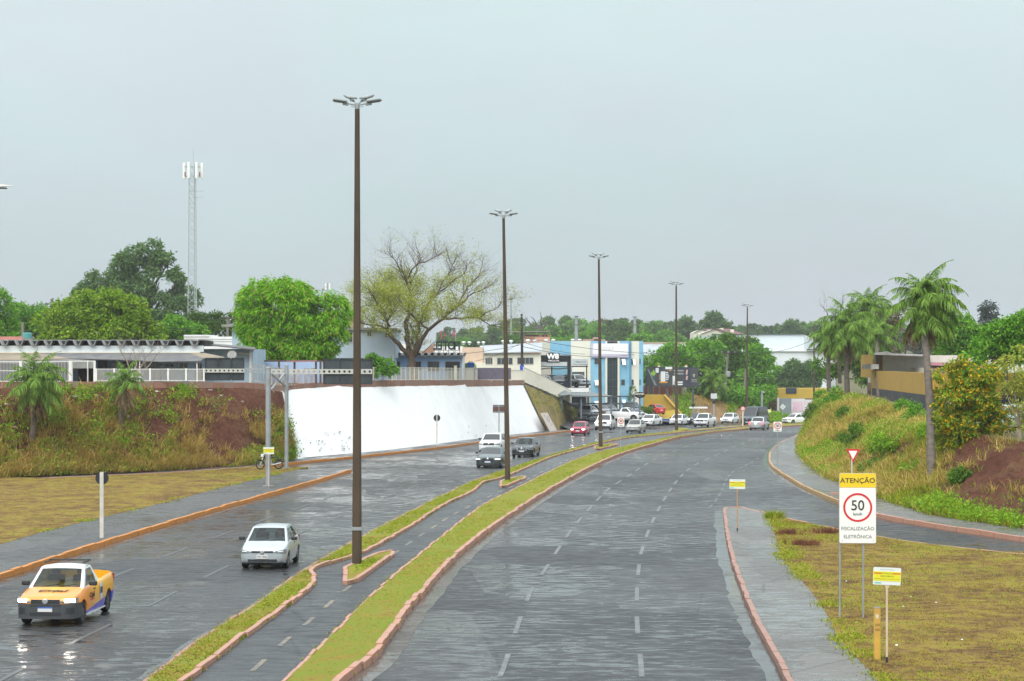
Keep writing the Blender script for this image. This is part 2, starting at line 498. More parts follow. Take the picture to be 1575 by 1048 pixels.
M_KPINK = kerb_mat('kerb_terracotta_paint', (0.46, 0.225, 0.150), (0.33, 0.20, 0.145), 0.75)
M_KYELLOW = kerb_mat('kerb_yellowed', (0.42, 0.27, 0.09), (0.36, 0.20, 0.12), 0.7)
M_KGREY = kerb_mat('kerb_faded_red', (0.33, 0.17, 0.125), (0.22, 0.14, 0.11), 0.6)

# --- sheets
def ribbon(name, fa, fb, y0, y1, z, m, n=90, nx=2, kind='structure', zl=None):
    ys = ysteps(y0, y1, n)
    rows = []
    for y in ys:
        a, b_ = float(fa(y)), float(fb(y)); z0 = float(gz(y)) + z
        r = [(a + (b_ - a) * t, y, z0) for t in np.linspace(0, 1, nx)]
        if z > 0.1: r = [(a, y, z0 - z - .05)] + r + [(b_, y, z0 - z - .05)]      # raised strips have sides
        rows.append(r)
    if z > 0.1: rows = [[(p[0], p[1], rows[0][0][2]) for p in rows[0]]] + rows + [[(p[0], p[1], rows[-1][0][2]) for p in rows[-1]]]
    o = B().grid(rows).obj(name, m)
    return tag(o, kind=kind)

def shift(f, d): return lambda y: f(y) + d
def hill(x, y):
    t = np.clip((np.asarray(y, float) - 330) / 560, 0, 1)
    return 15.5 * (t * t * (3 - 2 * t)) * (1 + 0.12 * np.sin(np.asarray(x) / 130.0))
gx = np.linspace(-800, 800, 65); gy = np.concatenate([[-40, 10], ysteps(30, 2500, 54)])
rows = [[(x, y, float(gz(y)) - 0.16 + float(hill(x, y)) * (1 if y < 1200 else max(0.0, 1 - (y - 1200) / 1500.0))) for x in gx] for y in gy]
ground = B().grid(rows).obj('ground', M_FIELD, smooth=True); tag(ground, kind='structure')

def left_edge(y): return np.where(np.asarray(y) < 133, np.where(np.asarray(y) < 126, NK(np.minimum(y, 133)) - 0.1, FK(y)), FK(y))
left_road = ribbon('left_carriageway', left_edge, shift(ML, 0.2), 8, 300, 0.0, M_ROADL, 130, 3)
def xk_edge(y): return np.where(np.asarray(y) < 78, XK(78) + (78 - np.asarray(y)) * 1.4, XK(y))
right_road = ribbon('right_carriageway', shift(MR, -0.2), shift(xk_edge, 0.05), 8, 300, 0.0, M_ROADR, 130, 3)
cyc = ribbon('cycle_path', shift(CL, 0.0), shift(CR, 0.0), 8, 285, 0.07, M_CYCLE, 160, 2)
gl = ribbon('median_verge', shift(ML, 0.12), shift(CL, -0.02), 8, 285, 0.15, M_GRASSM, 160, 3)
gr = ribbon('median_verge', shift(CR, 0.04), shift(MR, -0.13), 8, 290, 0.17, M_GRASSM, 160, 3)
# left island: walk by the near kerb, lawn behind it
lw = ribbon('left_island_walk', shift(LG, -0.1), shift(NK, -0.16), 8, 133, 0.15, M_WALKD, 60)
ll = ribbon('left_island_lawn', lambda y: np.where(np.asarray(y) < 122, -90.0, FK(y) + 0.02), shift(LG, -0.12), 30, 136, 0.155, M_GRASSL, 80, 6)
# far left walk at the foot of the bank and the white wall
fw = ribbon('left_far_walk', shift(lambda y: FK(y) - 2.4 - 0.0 * y, 0), shift(FK, -0.1), 117, 232, 0.15, M_WALKD, 60)
# right island
def isl_r(y): return np.where(np.asarray(y) < 74, 46.0, IE(y) - 0.1)
iw = ribbon('right_island_walk', shift(RK, 0.14), lambda y: np.where(np.asarray(y) > 93.4, np.maximum(IE(y) - 0.1, RK(y) + 0.2), IG(y) + 0.04), 8, 97.6, 0.15, M_WALK, 90)
il = ribbon('right_island_lawn', shift(IG, 0.0), isl_r, 8, 93.4, 0.155, M_GRASSR, 90, 6)
xw = ribbon('right_far_walk', shift(XK, 0.12), shift(EB, 0.3), 70, 235, 0.15, M_WALK, 90)

# gutter strips: darker, soil-washed concrete beside the kerbs
M_GUT = wet_asphalt('gutter_concrete', (0.05, 0.042, 0.036), (0.085, 0.07, 0.06), 0.74, 0.82, 6, 0.5, 0.9)
M_GUTW = wet_asphalt('gutter_water', (0.035, 0.034, 0.03), (0.05, 0.048, 0.045), 0.80, 0.92, 7, 0.4, 0.9, False)
def wav(f, d, a, s): return lambda y: f(y) + d + a * (noise2(y, y * 0, s, 3) - 0.5)
ribbon('gutter', shift(MR, 0.0), wav(MR, 0.52, 0.14, 0.9), 10, 290, 0.004, M_GUT, 200)
ribbon('gutter', wav(RK, -0.42, 0.22, 1.7), shift(RK, 0.02), 10, 97.5, 0.004, M_GUTW, 160)
ribbon('gutter', shift(NK, 0.0), wav(NK, 0.42, 0.12, 0.7), 10, 132, 0.004, M_GUT, 120)
ribbon('gutter', wav(ML, -0.3, 0.2, 0.6), shift(ML, 0.05), 10, 290, 0.004, M_GUTW, 160)
ribbon('gutter', wav(XK, -0.40, 0.2, 1.5), shift(XK, 0.0), 79, 230, 0.004, M_GUTW, 120)

# --- kerbs: separate stones near, one run beyond
UNIT = B().box(-0.5, 0.5, -0.5, 0.5, 0, 1, bev=0.03).mesh('kerb_stone')
def kerb(f, y0, y1, m, h=0.17, w=0.16, sgn=0, near=85, L=1.0, name='kerb', pts=None, base=0.0, mf=None, jit=0.018):
    """f: X(y) of the kerb's road-side foot, sgn +1/-1: the side the kerb body lies on"""
    if pts is None:
        ys = np.linspace(y0, y1, 1200); xs = f(ys)
    else:
        ys = np.array([p[1] for p in pts]); xs = np.array([p[0] for p in pts])
    d = np.concatenate([[0], np.cumsum(np.hypot(np.diff(xs), np.diff(ys)))])
    n = max(1, int(round(d[-1] / L)))
    t = np.linspace(0, d[-1], n + 1); X = np.interp(t, d, xs); Y = np.interp(t, d, ys)
    far = B(); root = None; stones = []
    for i in range(n):
        a = Vector((X[i], Y[i], 0)); b_ = Vector((X[i + 1], Y[i + 1], 0)); c = (a + b_) / 2; dr = (b_ - a); ln = dr.length
        nrm = Vector((dr.y, -dr.x, 0)).normalized()      # to the right of the run
        c += nrm * (sgn * w / 2)
        z = float(gz(c.y)) + base
        ang = math.atan2(dr.y, dr.x) + random.uniform(-1, 1) * jit
        c += nrm * random.uniform(-1, 1) * jit
        hh = h * random.uniform(0.88, 1.08)
        M = Matrix.Translation((c.x, c.y, z - 0.05)) @ Matrix.Rotation(ang, 4, 'Z')
        sx = ln - random.uniform(0.02, 0.06)
        if c.y < near: stones.append((M, sx, w, hh + 0.05, c.y))
        else: far.box(-sx / 2, sx / 2, -w / 2, w / 2, 0, hh + 0.05, M)
    root = far.obj(name, m) if far.v else bpy.data.objects.new(name, None)
    if not far.v: link(root)
    tag(root, kind='structure')
    mm = {}
    for M, sx, w_, hh, yy in stones:
        mt = mf(yy) if mf else m
        if mt.name not in mm:
            u = UNIT.copy(); u.materials.clear(); u.materials.append(mt); u.name = 'kerb_stone'; mm[mt.name] = u
        o = mobj('kerb_stone', mm[mt.name], root)
        o.matrix_local = M @ Matrix.Diagonal((sx, w_, hh, 1))
    return root

kerb(NK, 22, 132.5, M_KORANGE, 0.19, 0.17, -1, 133)
kerb(FK, 122.5, 134, M_KPINK, 0.2, 0.16, -1, 150)
kerb(FK, 134.2, 230, M_KORANGE, 0.17, 0.16, -1, 165, mf=lambda y: M_KORANGE if noise2(y, 0, 0.15, 5) > 0.3 else M_KYELLOW)
kerb(MR, 22, 285, M_KPINK, 0.19, 0.17, -1, 90, jit=0.03)
kerb(CL, 25, 280, M_KPINK, 0.19, 0.14, -1, 80, jit=0.03)
kerb(CR, 25, 280, M_KPINK, 0.185, 0.09, 1, 70, jit=0.03)
kerb(ML, 25, 285, M_KGREY, 0.15, 0.12, 1, 70)
kerb(RK, 22, 97.3, M_KGREY, 0.165, 0.15, 1, 98)
kerb(IE, 73, 98.0, M_KPINK, 0.165, 0.12, -1, 99)
kerb(None, 0, 0, M_KPINK, 0.165, 0.13, 0, 120, pts=[(float(RK(97.2)) + 0.07, 97.2), (float(RK(97.4)) + 0.25, 97.75), (float(IE(98)) - 0.35, 98.15), (float(IE(98.0)), 98.05)], L=0.5)
kerb(XK, 79, 98, M_KPINK, 0.2, 0.17, 1, 120)
kerb(XK, 98, 103, M_KPINK, 0.2, 0.2, 1, 120)
kerb(XK, 103.2, 160, M_KYELLOW, 0.16, 0.15, 1, 130)
kerb(XK, 160, 225, M_KGREY, 0.16, 0.15, 1, 130)
# the little terracotta box of kerbs on the far walk
pA, pB, pC = G(1277, 764), G(1292, 763.5), G(1300, 775)
kerb(None, 0, 0, M_KPINK, 0.22, 0.14, 0, 120, pts=[(pA.x, pA.y), (pA.x + 0.9, pA.y + 0.1), (pA.x + 1.3, pA.y - 3.3)])

# --- pole islands in the cycle path
POLES = [(549, 868), (781, 739), (924, 687.5), (1040.5, 663.5), (1148.5, 650.5)]
ISL = [[(531, 903), (545, 901), (606, 857), (603, 853), (580, 858), (531, 880)],
       [(770, 752), (776, 752), (808, 739), (806, 736.5), (790, 739), (771, 744)],
       [(915, 693.5), (922, 693.5), (949, 687), (947, 685.3), (932, 686), (915, 689.3)],
       [(1036, 667.2), (1042, 667.2), (1060, 664.6), (1056, 663.6), (1046, 663.5), (1036, 665.2)]]
for k, px in enumerate(ISL):
    pts = [G(u, v) for u, v in px]
    pts = pts + [pts[0]]
    top = B(); zc = float(gz(pts[0].y)) + 0.17
    top.add([(p.x, p.y, zc) for p in pts[:-1]], [tuple(range(len(pts) - 1))])
    tag(top.obj('pole_island', M_GRASSM), kind='structure')
    kerb(None, 0, 0, M_KPINK, 0.2, 0.15, 0, 130, pts=[(p.x, p.y) for p in pts], L=0.95)

# --- paint
def paint_mat(name, c, wear, under):
    m, n, l, b = nmat(name)
    v = ncoord(n, l)
    f = nnoise(n, l, v, 2.6, 7, 0.72); g = nnoise(n, l, v, 22, 4, 0.7)
    mx = n.new('ShaderNodeMath'); mx.operation = 'MULTIPLY_ADD'; mx.inputs[1].default_value = 0.5; l.new(g, mx.inputs[0]); l.new(f, mx.inputs[2])
    l.new(nmix(n, l, nramp(n, l, mx.outputs[0], [(wear - 0.08, 0.0), (wear + 0.1, 1.0)]), c, under), b.inputs['Base Color'])
    b.inputs['Roughness'].default_value = 0.35
    return m
M_PAINTW = paint_mat('worn_white_paint', (0.21, 0.205, 0.19), 0.68, (0.07, 0.073, 0.076))
M_PAINTF = paint_mat('faded_white_paint', (0.085, 0.085, 0.08), 0.56, (0.06, 0.062, 0.065))
M_PAINTY = paint_mat('worn_cream_paint', (0.25, 0.185, 0.12), 0.76, (0.055, 0.058, 0.06))
def dashes(cx, y0, y1, per, ln, w, m, parent, z=0.008, skip=()):
    k = 0; y = y0
    while y < y1:
        if k not in skip:
            ys = np.linspace(y, y + ln, 4); rows = []
            for q in ys:
                x = float(cx(q)); s = float(cx(q + 0.3)) - float(cx(q - 0.3)); h = w / 2 * math.hypot(1, s / 0.6)
                rows.append([(x - h, q, float(gz(q)) + z), (x + h, q, float(gz(q)) + z)])
            B().grid(rows).obj('lane_dash', m, parent)
        y += per; k += 1
D1 = Line([(968, 731.5), (935.5, 753), (908, 781), (892, 799), (876, 819), (858.5, 845), (839, 875.5), (817, 908.6), (774, 1029)])
D2 = Line([(986, 1023.5), (980, 959), (979.5, 914.5), (982, 878), (987, 847.5), (1038.7, 743), (1068, 716), (1089, 706), (1122, 690.6)])
D3 = Line([(1105, 765), (1126, 727), (1144, 718), (1153.5, 712)])
dashes(lambda y: np.where(np.asarray(y) < 128, D1(y), MR(y) + (D1(128) - MR(128)) * 1.0), 23.7, 230, 7.35, 3.6, 0.13, M_PAINTW, right_road)
dashes(lambda y: np.where(np.asarray(y) < 168, D2(y), MR(y) + (D2(168) - MR(168))), 23.7, 235, 7.35, 3.6, 0.13, M_PAINTW, right_road)
dashes(D3, 99, 150, 4.6, 2.8, 0.13, M_PAINTF, right_road)
dashes(lambda y: NK(np.minimum(y, 131)) * 0.64 + ML(y) * 0.36 if np.all(np.asarray(y) < 131) else FK(y) * 0.66 + ML(y) * 0.34, 26, 230, 8.0, 4.0, 0.13, M_PAINTF, left_road)
dashes(lambda y: NK(np.minimum(y, 131)) * 0.32 + ML(y) * 0.68 if np.all(np.asarray(y) < 131) else FK(y) * 0.33 + ML(y) * 0.67, 27, 230, 8.0, 4.0, 0.13, M_PAINTF, left_road)
CC = Line([(396, 1030), (436, 993), (473, 962), (504, 935), (529, 913), (617, 847), (637, 833), (657, 820), (675, 808), (692, 797), (757, 764), (800, 745), (845, 722), (890, 703), (940, 690)])
dashes(CC, 26.2, 165, 4.0, 1.75, 0.13, M_PAINTY, cyc, 0.078)

# --- banks and terraces
def soil_mat(name):
    m, n, l, b = nmat(name)
    v = ncoord(n, l)
    a = nnoise(n, l, v, 0.5, 6, 0.65); f = nnoise(n, l, v, 3.5, 5, 0.7)
    col = nramp(n, l, a, [(0.3, (0.13, 0.048, 0.030)), (0.5, (0.19, 0.078, 0.048)), (0.66, (0.23, 0.13, 0.065))])
    col = nmix(n, l, nramp(n, l, f, [(0.46, 0.0), (0.66, 0.75)]), col, (0.065, 0.030, 0.020))
    l.new(col, b.inputs['Base Color']); b.inputs['Roughness'].default_value = 0.95; b.inputs['Specular IOR Level'].default_value = 0.1
    nbump(n, l, b, nnoise(n, l, v, 2.2, 8, 0.78), 1.0, 0.5)
    return m
M_SOIL = soil_mat('red_bank_soil')
M_TERR = mat('terrace_ground', (0.16, 0.10, 0.06), 0.9, c2=(0.10, 0.10, 0.03), vs=0.3, bump=0.4, bs=3)

def bank(name, pairs, ns=12, nu=8, amp=0.28, m=M_SOIL, seed=0):
    """pairs: (foot, crest) points along the run -> bumpy sloping sheet; returns sampler data"""
    rows = []
    for (a0, c0), (a1, c1) in zip(pairs[:-1], pairs[1:]):
        for i in range(ns):
            t = i / ns; a = a0.lerp(a1, t); c = c0.lerp(c1, t); rows.append((a, c))
    rows.append(pairs[-1])
    out = []
    for a, c in rows:
        r = []
        for k in range(nu + 1):
            s = k / nu; ss = s - 0.10 * math.sin(2 * math.pi * s)
            p = a.lerp(c, s); p.z = a.z + (c.z - a.z) * (0.5 * s + 0.5 * ss)
            w = math.sin(math.pi * s) * amp
            nn = float(noise2(p.x, p.y, 0.45, seed + 2)) - 0.5 + 0.5 * (float(noise2(p.x + p.z, p.y, 1.3, seed + 4)) - 0.5)
            p.z += w * nn * 2; p.y -= w * nn
            r.append(p)
        out.append(r)
    o = B().grid(out).obj(name, m, smooth=True); tag(o, kind='structure')
    return o, out

def sheet_back(name, crest, dx, dy, z, m):
    rows = [[(p.x, p.y, p.z) for p in crest], [(p.x + dx, p.y + dy, z) for p in crest]]
    return tag(B().grid(rows).obj(name, m), kind='structure')

LB = []
for bu, bv, cu, cv in ((-420, 752, -400, 597), (-200, 743, -190, 597), (0, 735, 0, 597), (140, 729, 140, 597), (275, 723, 275, 597), (380, 716, 372, 597), (430, 710, 418, 601), (452, 707, 434, 603)):
    a = G(bu, bv, 0.15); yy = a.y + (6.0 if bu < 420 else 3.4)
    LB.append((a, P(cu, cv, yy)))
left_bank, LBG = bank('left_bank', LB, 12, 10, 0.35, seed=1)
WB = [((452, 706.5), (431, 602)), ((469, 701), (436, 600.5)), ((544, 694.5), (520, 593.5)), ((671, 682.8), (640, 591.8)), ((735, 675.5), (715, 591.2)), ((840, 663), (805, 590.7))]
WALLP = []
for (bu, bv), (tu, tv) in WB:
    a = G(bu, bv, 0.12); WALLP.append((a, P(tu, tv, a.y + 3.0)))
MOSS = []
for (bu, bv), (tu, tv), dy in (((841, 663.2), (806, 591), 3.2), ((858, 659.5), (842, 606), 4), ((877, 656), (879, 623.5), 5), ((891, 653.5), (895, 645), 4)):
    a = G(bu, bv, 0.12); MOSS.append((a, P(tu, tv, a.y + dy)))
crest_l = [p[1] for p in LB] + [p[1] for p in WALLP[1:]]
sheet_back('left_terrace', crest_l, -30, 130, 5.2, M_TERR)
# terrace side going down to the car lot
sheet_back('left_terrace', [WALLP[-1][1]] + [p[1] for p in MOSS[1:]], -20, 12, 4.4, M_TERR)

RB = []
for bu, bv, cu, cv, dy in ((2100, 872, 2150, 760, 10), (1800, 840, 1860, 716, 10), (1575, 814, 1640, 690, 10.5), (1430, 792, 1500, 668, 11), (1349, 764.6, 1444, 655, 13), (1274.7, 737, 1382, 630, 18), (1243.6, 714, 1336, 616, 20), (1230, 698, 1292, 606, 19), (1232, 679, 1262, 612, 14), (1241, 661, 1254, 628, 6)):
    a = G(bu, bv, 0.15); RB.append((a, P(cu, cv, a.y + dy)))
right_bank, RBG = bank('right_bank', RB, 12, 12, 0.45, seed=5)
sheet_back('right_terrace', [p[1] for p in RB], 70, 45, 4.2, M_TERR)

# car-lot forecourt and the cut bank behind it
lot = B().grid([[tuple(G(880, 662, 0.01)), tuple(G(960, 656.5, 0.01)), tuple(G(1060, 650.5, 0.01))], [(4, 262, 0.05), (13, 262, -0.1), (24.5, 276, -0.93)], [(2, 292, 0.3), (18, 292, 0.0), (28, 292, -0.9)]]).obj('car_lot_ground', M_WALKD)
tag(lot, kind='structure')
# ------------------------------------------------------------------ retaining walls, parapets, railings
M_WHITEW = mat('whitewash', (0.88, 0.89, 0.88), 0.75, c2=(0.81, 0.82, 0.82), vs=0.9, bump=0.2, bs=2.2, stretch=(1, 1, 0.5))
def wall_sheet(name, pairs, m, label, cat, ns=10, nu=8, thick=0.5, amp=0.05):
    rows = []
    prs = []
    for (a0, c0), (a1, c1) in zip(pairs[:-1], pairs[1:]):
        for i in range(ns): prs.append((a0.lerp(a1, i / ns), c0.lerp(c1, i / ns)))
    prs.append(pairs[-1])
    for a, c in prs:
        a = a.copy(); a.z -= 0.15
        r = []
        for k in range(nu + 1):
            p = a.lerp(c, k / nu)
            p.y -= amp * (float(noise2(p.x, p.z, 0.7, 3)) - 0.5) * 2
            r.append(tuple(p))
        r.append((c.x, c.y + thick, c.z)); r.append((a.x, a.y + thick + 0.6, a.z - 0.2))
        rows.append(r)
    o = B().grid(rows).obj(name, m)
    smooth_auto(o, 50)
    return tag(o, label, cat)
white_wall = wall_sheet('white_retaining_wall', WALLP, M_WHITEW, 'long whitewashed sloping retaining wall at the left carriageway', 'retaining wall', amp=0.10)
# missing plaster and grime patches low on the white wall (thin raised flakes of bare plaster)
def on_wall(t, s, out=0.02):
    k = t * (len(WALLP) - 1); i = min(int(k), len(WALLP) - 2); f = k - i
    a = WALLP[i][0].lerp(WALLP[i + 1][0], f); c = WALLP[i][1].lerp(WALLP[i + 1][1], f)
    p = a.lerp(c, s); p.y -= out; p.z += out * 0.5
    return p
flk = B()
rr = random.Random(4)
for _ in range(60):
    t = rr.choice([rr.uniform(0.22, 0.40), rr.uniform(0.2, 0.98)]); s = rr.uniform(0.03, 0.34) if t < 0.42 else rr.uniform(0.05, 0.9); c = on_wall(t, s, 0.13)
    k = rr.uniform(0.02, 0.07) * (1.3 if s < 0.3 else 0.6); n = rr.randint(5, 8); ph = rr.random() * 6
    vs = [(c.x + k * rr.uniform(0.5, 1.3) * math.cos(ph + 6.283 * i / n), c.y, c.z + k * 0.7 * rr.uniform(0.5, 1.3) * math.sin(ph + 6.283 * i / n)) for i in range(n)]
    vs2 = [(x, y + 0.16, z) for x, y, z in vs]
    flk.add(vs + vs2, [tuple(range(n))] + [(i, i + n, (i + 1) % n + n, (i + 1) % n) for i in range(n)])
pl = flk.obj('flaked_plaster', mat('bare_plaster', (0.33, 0.34, 0.33), 0.9, var=0.3, vs=4), white_wall); pl['kind'] = 'stuff'

def moss_mat():
    m, n, l, b = nmat('mossy_stone')
    v = ncoord(n, l, (0.9, 0.9, 0.28)); v2 = ncoord(n, l)
    a = nnoise(n, l, v, 1.6, 6, 0.65, 1.2); f = nnoise(n, l, v2, 5, 5, 0.7)
    col = nramp(n, l, a, [(0.34, (0.045, 0.04, 0.02)), (0.48, (0.20, 0.15, 0.05)), (0.58, (0.36, 0.26, 0.05)), (0.72, (0.22, 0.17, 0.09))])
    col = nmix(n, l, nramp(n, l, f, [(0.5, 0), (0.75, 0.5)]), col, (0.09, 0.08, 0.04))
    l.new(col, b.inputs['Base Color']); b.inputs['Roughness'].default_value = 0.9
    nbump(n, l, b, nnoise(n, l, v2, 3, 6, 0.7), 0.8, 0.1); return m
moss_wall = wall_sheet('mossy_stone_revetment', MOSS, moss_mat(), 'mossy yellow-brown stone slope at the far end of the white wall', 'stone slope', amp=0.25)
# small pale painted patch with graffiti at the foot of the mossy slope
pp = [G(846, 664.5, 0.1), G(857, 662.8, 0.1)]
gq = B(); q0 = P(831, 636, pp[0].y + 0.6); q1 = P(842, 635, pp[1].y + 0.6)
gq.add([pp[0] + Vector((0, -0.12, 0)), pp[1] + Vector((0, -0.12, 0)), q1, q0, pp[0] + Vector((0, 0.5, 0)), pp[1] + Vector((0, 0.5, 0)), q1 + Vector((0, 0.5, 0)), q0 + Vector((0, 0.5, 0))], [(0, 1, 2, 3), (0, 4, 5, 1), (1, 5, 6, 2), (2, 6, 7, 3), (3, 7, 4, 0)])
gp_ = tag(gq.obj('painted_patch', mat('pale_pink_plaster', (0.55, 0.48, 0.43), 0.8, var=0.2, vs=2)), 'small pale plaster panel with dark scribbles between white wall and mossy slope', 'plaster panel')
scr = B()
for i, (t, s) in enumerate(((0.25, 0.85), (0.5, 0.75), (0.75, 0.8), (0.55, 0.55), (0.6, 0.35), (0.7, 0.66), (0.4, 0.65))):
    a = pp[0].lerp(pp[1], t).lerp(q0.lerp(q1, t), s) + Vector((0, -0.16, 0))
    scr.bar(a + Vector((-0.12, 0, -0.14)), a + Vector((0.1, 0, 0.16)), 0.07, 0.02); scr.bar(a + Vector((0.05, 0.01, -0.18)), a + Vector((0.14, 0.01, 0.05)), 0.06, 0.02)
tag(scr.obj('graffiti', mat('black_spray', (0.02, 0.02, 0.025), 0.7), gp_), kind='stuff')

M_BLOCK = mat('parapet_block', (0.34, 0.17, 0.115), 0.85, c2=(0.23, 0.14, 0.10), vs=1.2, bump=0.4, bs=8)
M_BLOCK2 = mat('parapet_block_grey', (0.27, 0.19, 0.15), 0.85, c2=(0.36, 0.18, 0.12), vs=0.9, bump=0.4, bs=8)
M_RAIL = mat('cream_steel', (0.72, 0.70, 0.60), 0.45, var=0.15, vs=3)
M_RAILW = mat('white_steel', (0.76, 0.76, 0.72), 0.45, var=0.12, vs=3)
def path_pts(pts, step):
    d = [0]
    for a, b_ in zip(pts[:-1], pts[1:]): d.append(d[-1] + (b_ - a).length)
    n = max(1, round(d[-1] / step)); out = []
    for i in range(n + 1):
        s = d[-1] * i / n; k = 0
        while k < len(d) - 2 and d[k + 1] < s: k += 1
        f = (s - d[k]) / max(1e-6, d[k + 1] - d[k]); out.append(pts[k].lerp(pts[k + 1], f))
    return out
def block_course(name, pts, h, w, label, step=1.0, mats=(M_BLOCK, M_BLOCK2), cat='parapet'):
    root = thing(name, label, cat, pts[0])
    q = path_pts(pts, step); mm = []
    for m in mats:
        u = UNIT.copy(); u.materials.clear(); u.materials.append(m); u.name = 'block'; mm.append(u)
    for i, (a, b_) in enumerate(zip(q[:-1], q[1:])):
        c = (a + b_) / 2; d = b_ - a; jz = random.uniform(-0.03, 0.03)
        o = mobj('block', mm[0] if random.random() < 0.65 else mm[-1], root)
        ang = math.atan2(d.y, d.x); sl_ = math.atan2(d.z, math.hypot(d.x, d.y))
        o.matrix_local = Matrix.Translation(c - pts[0] + Vector((0, random.uniform(-0.03, 0.03), -0.25))) @ Matrix.Rotation(ang, 4, 'Z') @ Matrix.Rotation(-sl_, 4, 'Y') @ Matrix.Diagonal((d.length - 0.035, w, h + 0.25 + jz, 1))
    return root
def railing(name, pts, h, label, step=1.0, bar=0.14, pw=0.06, m=M_RAIL, z0=0.0, rails=(0.04, 1.0), br=0.013, group=None, cat='railing', diag=False):
    root = thing(name, label, cat, pts[0], group=group)
    q = path_pts(pts, step)
    for a in q:
        p = a - pts[0]
        B().box(-pw / 2, pw / 2, -pw / 2, pw / 2, z0, z0 + h + 0.05).obj('post', m, root, loc=p)
    for fr in rails:
        r = B()
        for a, b_ in zip(q[:-1], q[1:]): r.bar(a - pts[0] + Vector((0, 0, z0 + h * fr)), b_ - pts[0] + Vector((0, 0, z0 + h * fr)), 0.045)
        r.obj('rail', m, root)
    for a, b_ in zip(q[:-1], q[1:]):
        d = b_ - a; k = max(2, int(d.length / bar)); bb = B()
        for i in range(1, k):
            p = a.lerp(b_, i / k) - pts[0]
            bb.box(p.x - br, p.x + br, p.y - br, p.y + br, p.z + z0 + 0.05 * h, p.z + z0 + h)
        o = bb.obj('bar_panel', m, root)
    return root

# parapet of brick-red blocks along the terrace edge and its railings
up = Vector((0, 0, 1))
PAR1 = [p[1] + Vector((0, 0.25, 0)) for p in LB[2:7]]
block_course('block_parapet', PAR1, 0.42, 0.25, 'low brick-red block parapet on top of the weedy bank below the motel', 1.15)
PAR2 = [LB[6][1] + Vector((0, 0.25, 0.0))] + [p[1] + Vector((0, 0.25, 0)) for p in WALLP[1:]]
block_course('block_parapet', PAR2, 0.40, 0.28, 'brown block parapet running along the top of the white wall', 1.0, (M_BLOCK2, M_BLOCK))
PARW = [p + Vector((0, 0, 0.40)) for p in PAR2[2:]]
railing('terrace_railing', PARW, 1.12, 'cream steel railing with mesh panels above the white wall in front of the hotel', 1.0, 0.125, br=0.010)
PARM = [WALLP[-1][1] + Vector((0, 0.2, 0)), MOSS[1][1] + Vector((0, 0.2, 0)), MOSS[2][1] + Vector((0, 0.2, 0))]
block_course('sloping_kerb', PARM, 0.2, 0.22, 'dark sloping coping that descends along the top of the mossy slope', 1.0, (mat('dark_coping', (0.05, 0.045, 0.04), 0.8, var=0.3),), 'coping')
railing('sloping_railing', [p + Vector((0, 0, 0.18)) for p in PARM], 1.75, 'cream railing descending along the mossy slope towards the car lot', 1.15, 0.10, br=0.012)
# rounded last panel of that railing
# low fence between the two sign boards, and the motel's own fences
F0 = [P(388, 586.5, 152.5), P(418, 592, 153), P(452, 595, 158), P(498, 590, 165)]
railing('low_fence', F0, 1.35, 'rusty cream fence behind the steel gantry between the two sign boards', 1.5, 0.2, pw=0.07, m=mat('rusty_cream', (0.55, 0.50, 0.42), 0.6, c2=(0.25, 0.14, 0.09), vs=1.5), rails=(0.05, 0.97))
YF = 137.5
def fx(u, v=587): return P(u, v, YF)
railing('motel_fence', [fx(148, 586.5), fx(314, 586.5)], 0.83, 'low white framed fence in front of the blue motel', 1.35, 0.07, pw=0.13, m=M_RAILW, rails=(0.03, 1.0), br=0.010)
railing('motel_fence', [fx(-120, 588), fx(108, 588)], 1.42, 'tall white barred fence left of the motel gate', 4.0, 0.10, pw=0.2, m=M_RAILW, rails=(0.04, 0.55, 1.0), br=0.011)
gt = thing('motel_gate', 'white gate frame with slatted upper part before the brown motel door', 'gate', fx(128, 588))
for u in (110, 145.5): B().box(-0.07, 0.07, -0.07, 0.07, 0, 1.48).obj('post', M_RAILW, gt, loc=fx(u, 588) - fx(128, 588))
B().bar(fx(110, 588) - fx(128, 588) + up * 1.45, fx(145.5, 588) - fx(128, 588) + up * 1.45, 0.07).obj('lintel', M_RAILW, gt)
g_ = B()
for i in range(22):
    p = fx(110 + 35.5 * i / 21, 588) - fx(128, 588); g_.box(p.x - 0.012, p.x + 0.012, -0.02, 0.0, 0.95, 1.43)
g_.obj('slat_row', M_RAILW, gt)

# ------------------------------------------------------------------ buildings on the left terrace
def C3(name, c, rough=0.8, var=0.12, vs=0.8, bump=0.15): return mat(name, c, rough, var=var, vs=vs, bump=bump, bs=6)
M_BLUE = C3('pale_blue_wall', (0.36, 0.47, 0.66)); M_BLUE2 = C3('lighter_blue_wall', (0.42, 0.55, 0.66)); M_GREYB = C3('grey_blue_wall', (0.40, 0.49, 0.57), vs=0.3)
M_HOTEL = C3('hotel_blue_wall', (0.32, 0.48, 0.74)); M_WHT = C3('white_wall', (0.78, 0.79, 0.78)); M_CREAM = C3('cream_wall', (0.72, 0.70, 0.58)); M_BEIGE = C3('beige_wall', (0.66, 0.50, 0.37))
M_ROOFG = mat('grey_fibre_roof', (0.10, 0.10, 0.105), 0.75, c2=(0.17, 0.165, 0.16), vs=1.2, bump=0.3, bs=4)
M_ROOFT = mat('tan_fibre_roof', (0.28, 0.23, 0.16), 0.8, c2=(0.20, 0.17, 0.13), vs=1.0, bump=0.3, bs=4)
M_DARK = mat('dark_opening', (0.018, 0.018, 0.02), 0.5); M_BROWN = mat('brown_door', (0.055, 0.025, 0.018), 0.5, var=0.3); M_WIN = mat('window_glass', (0.05, 0.06, 0.065), 0.12, spec=0.8)
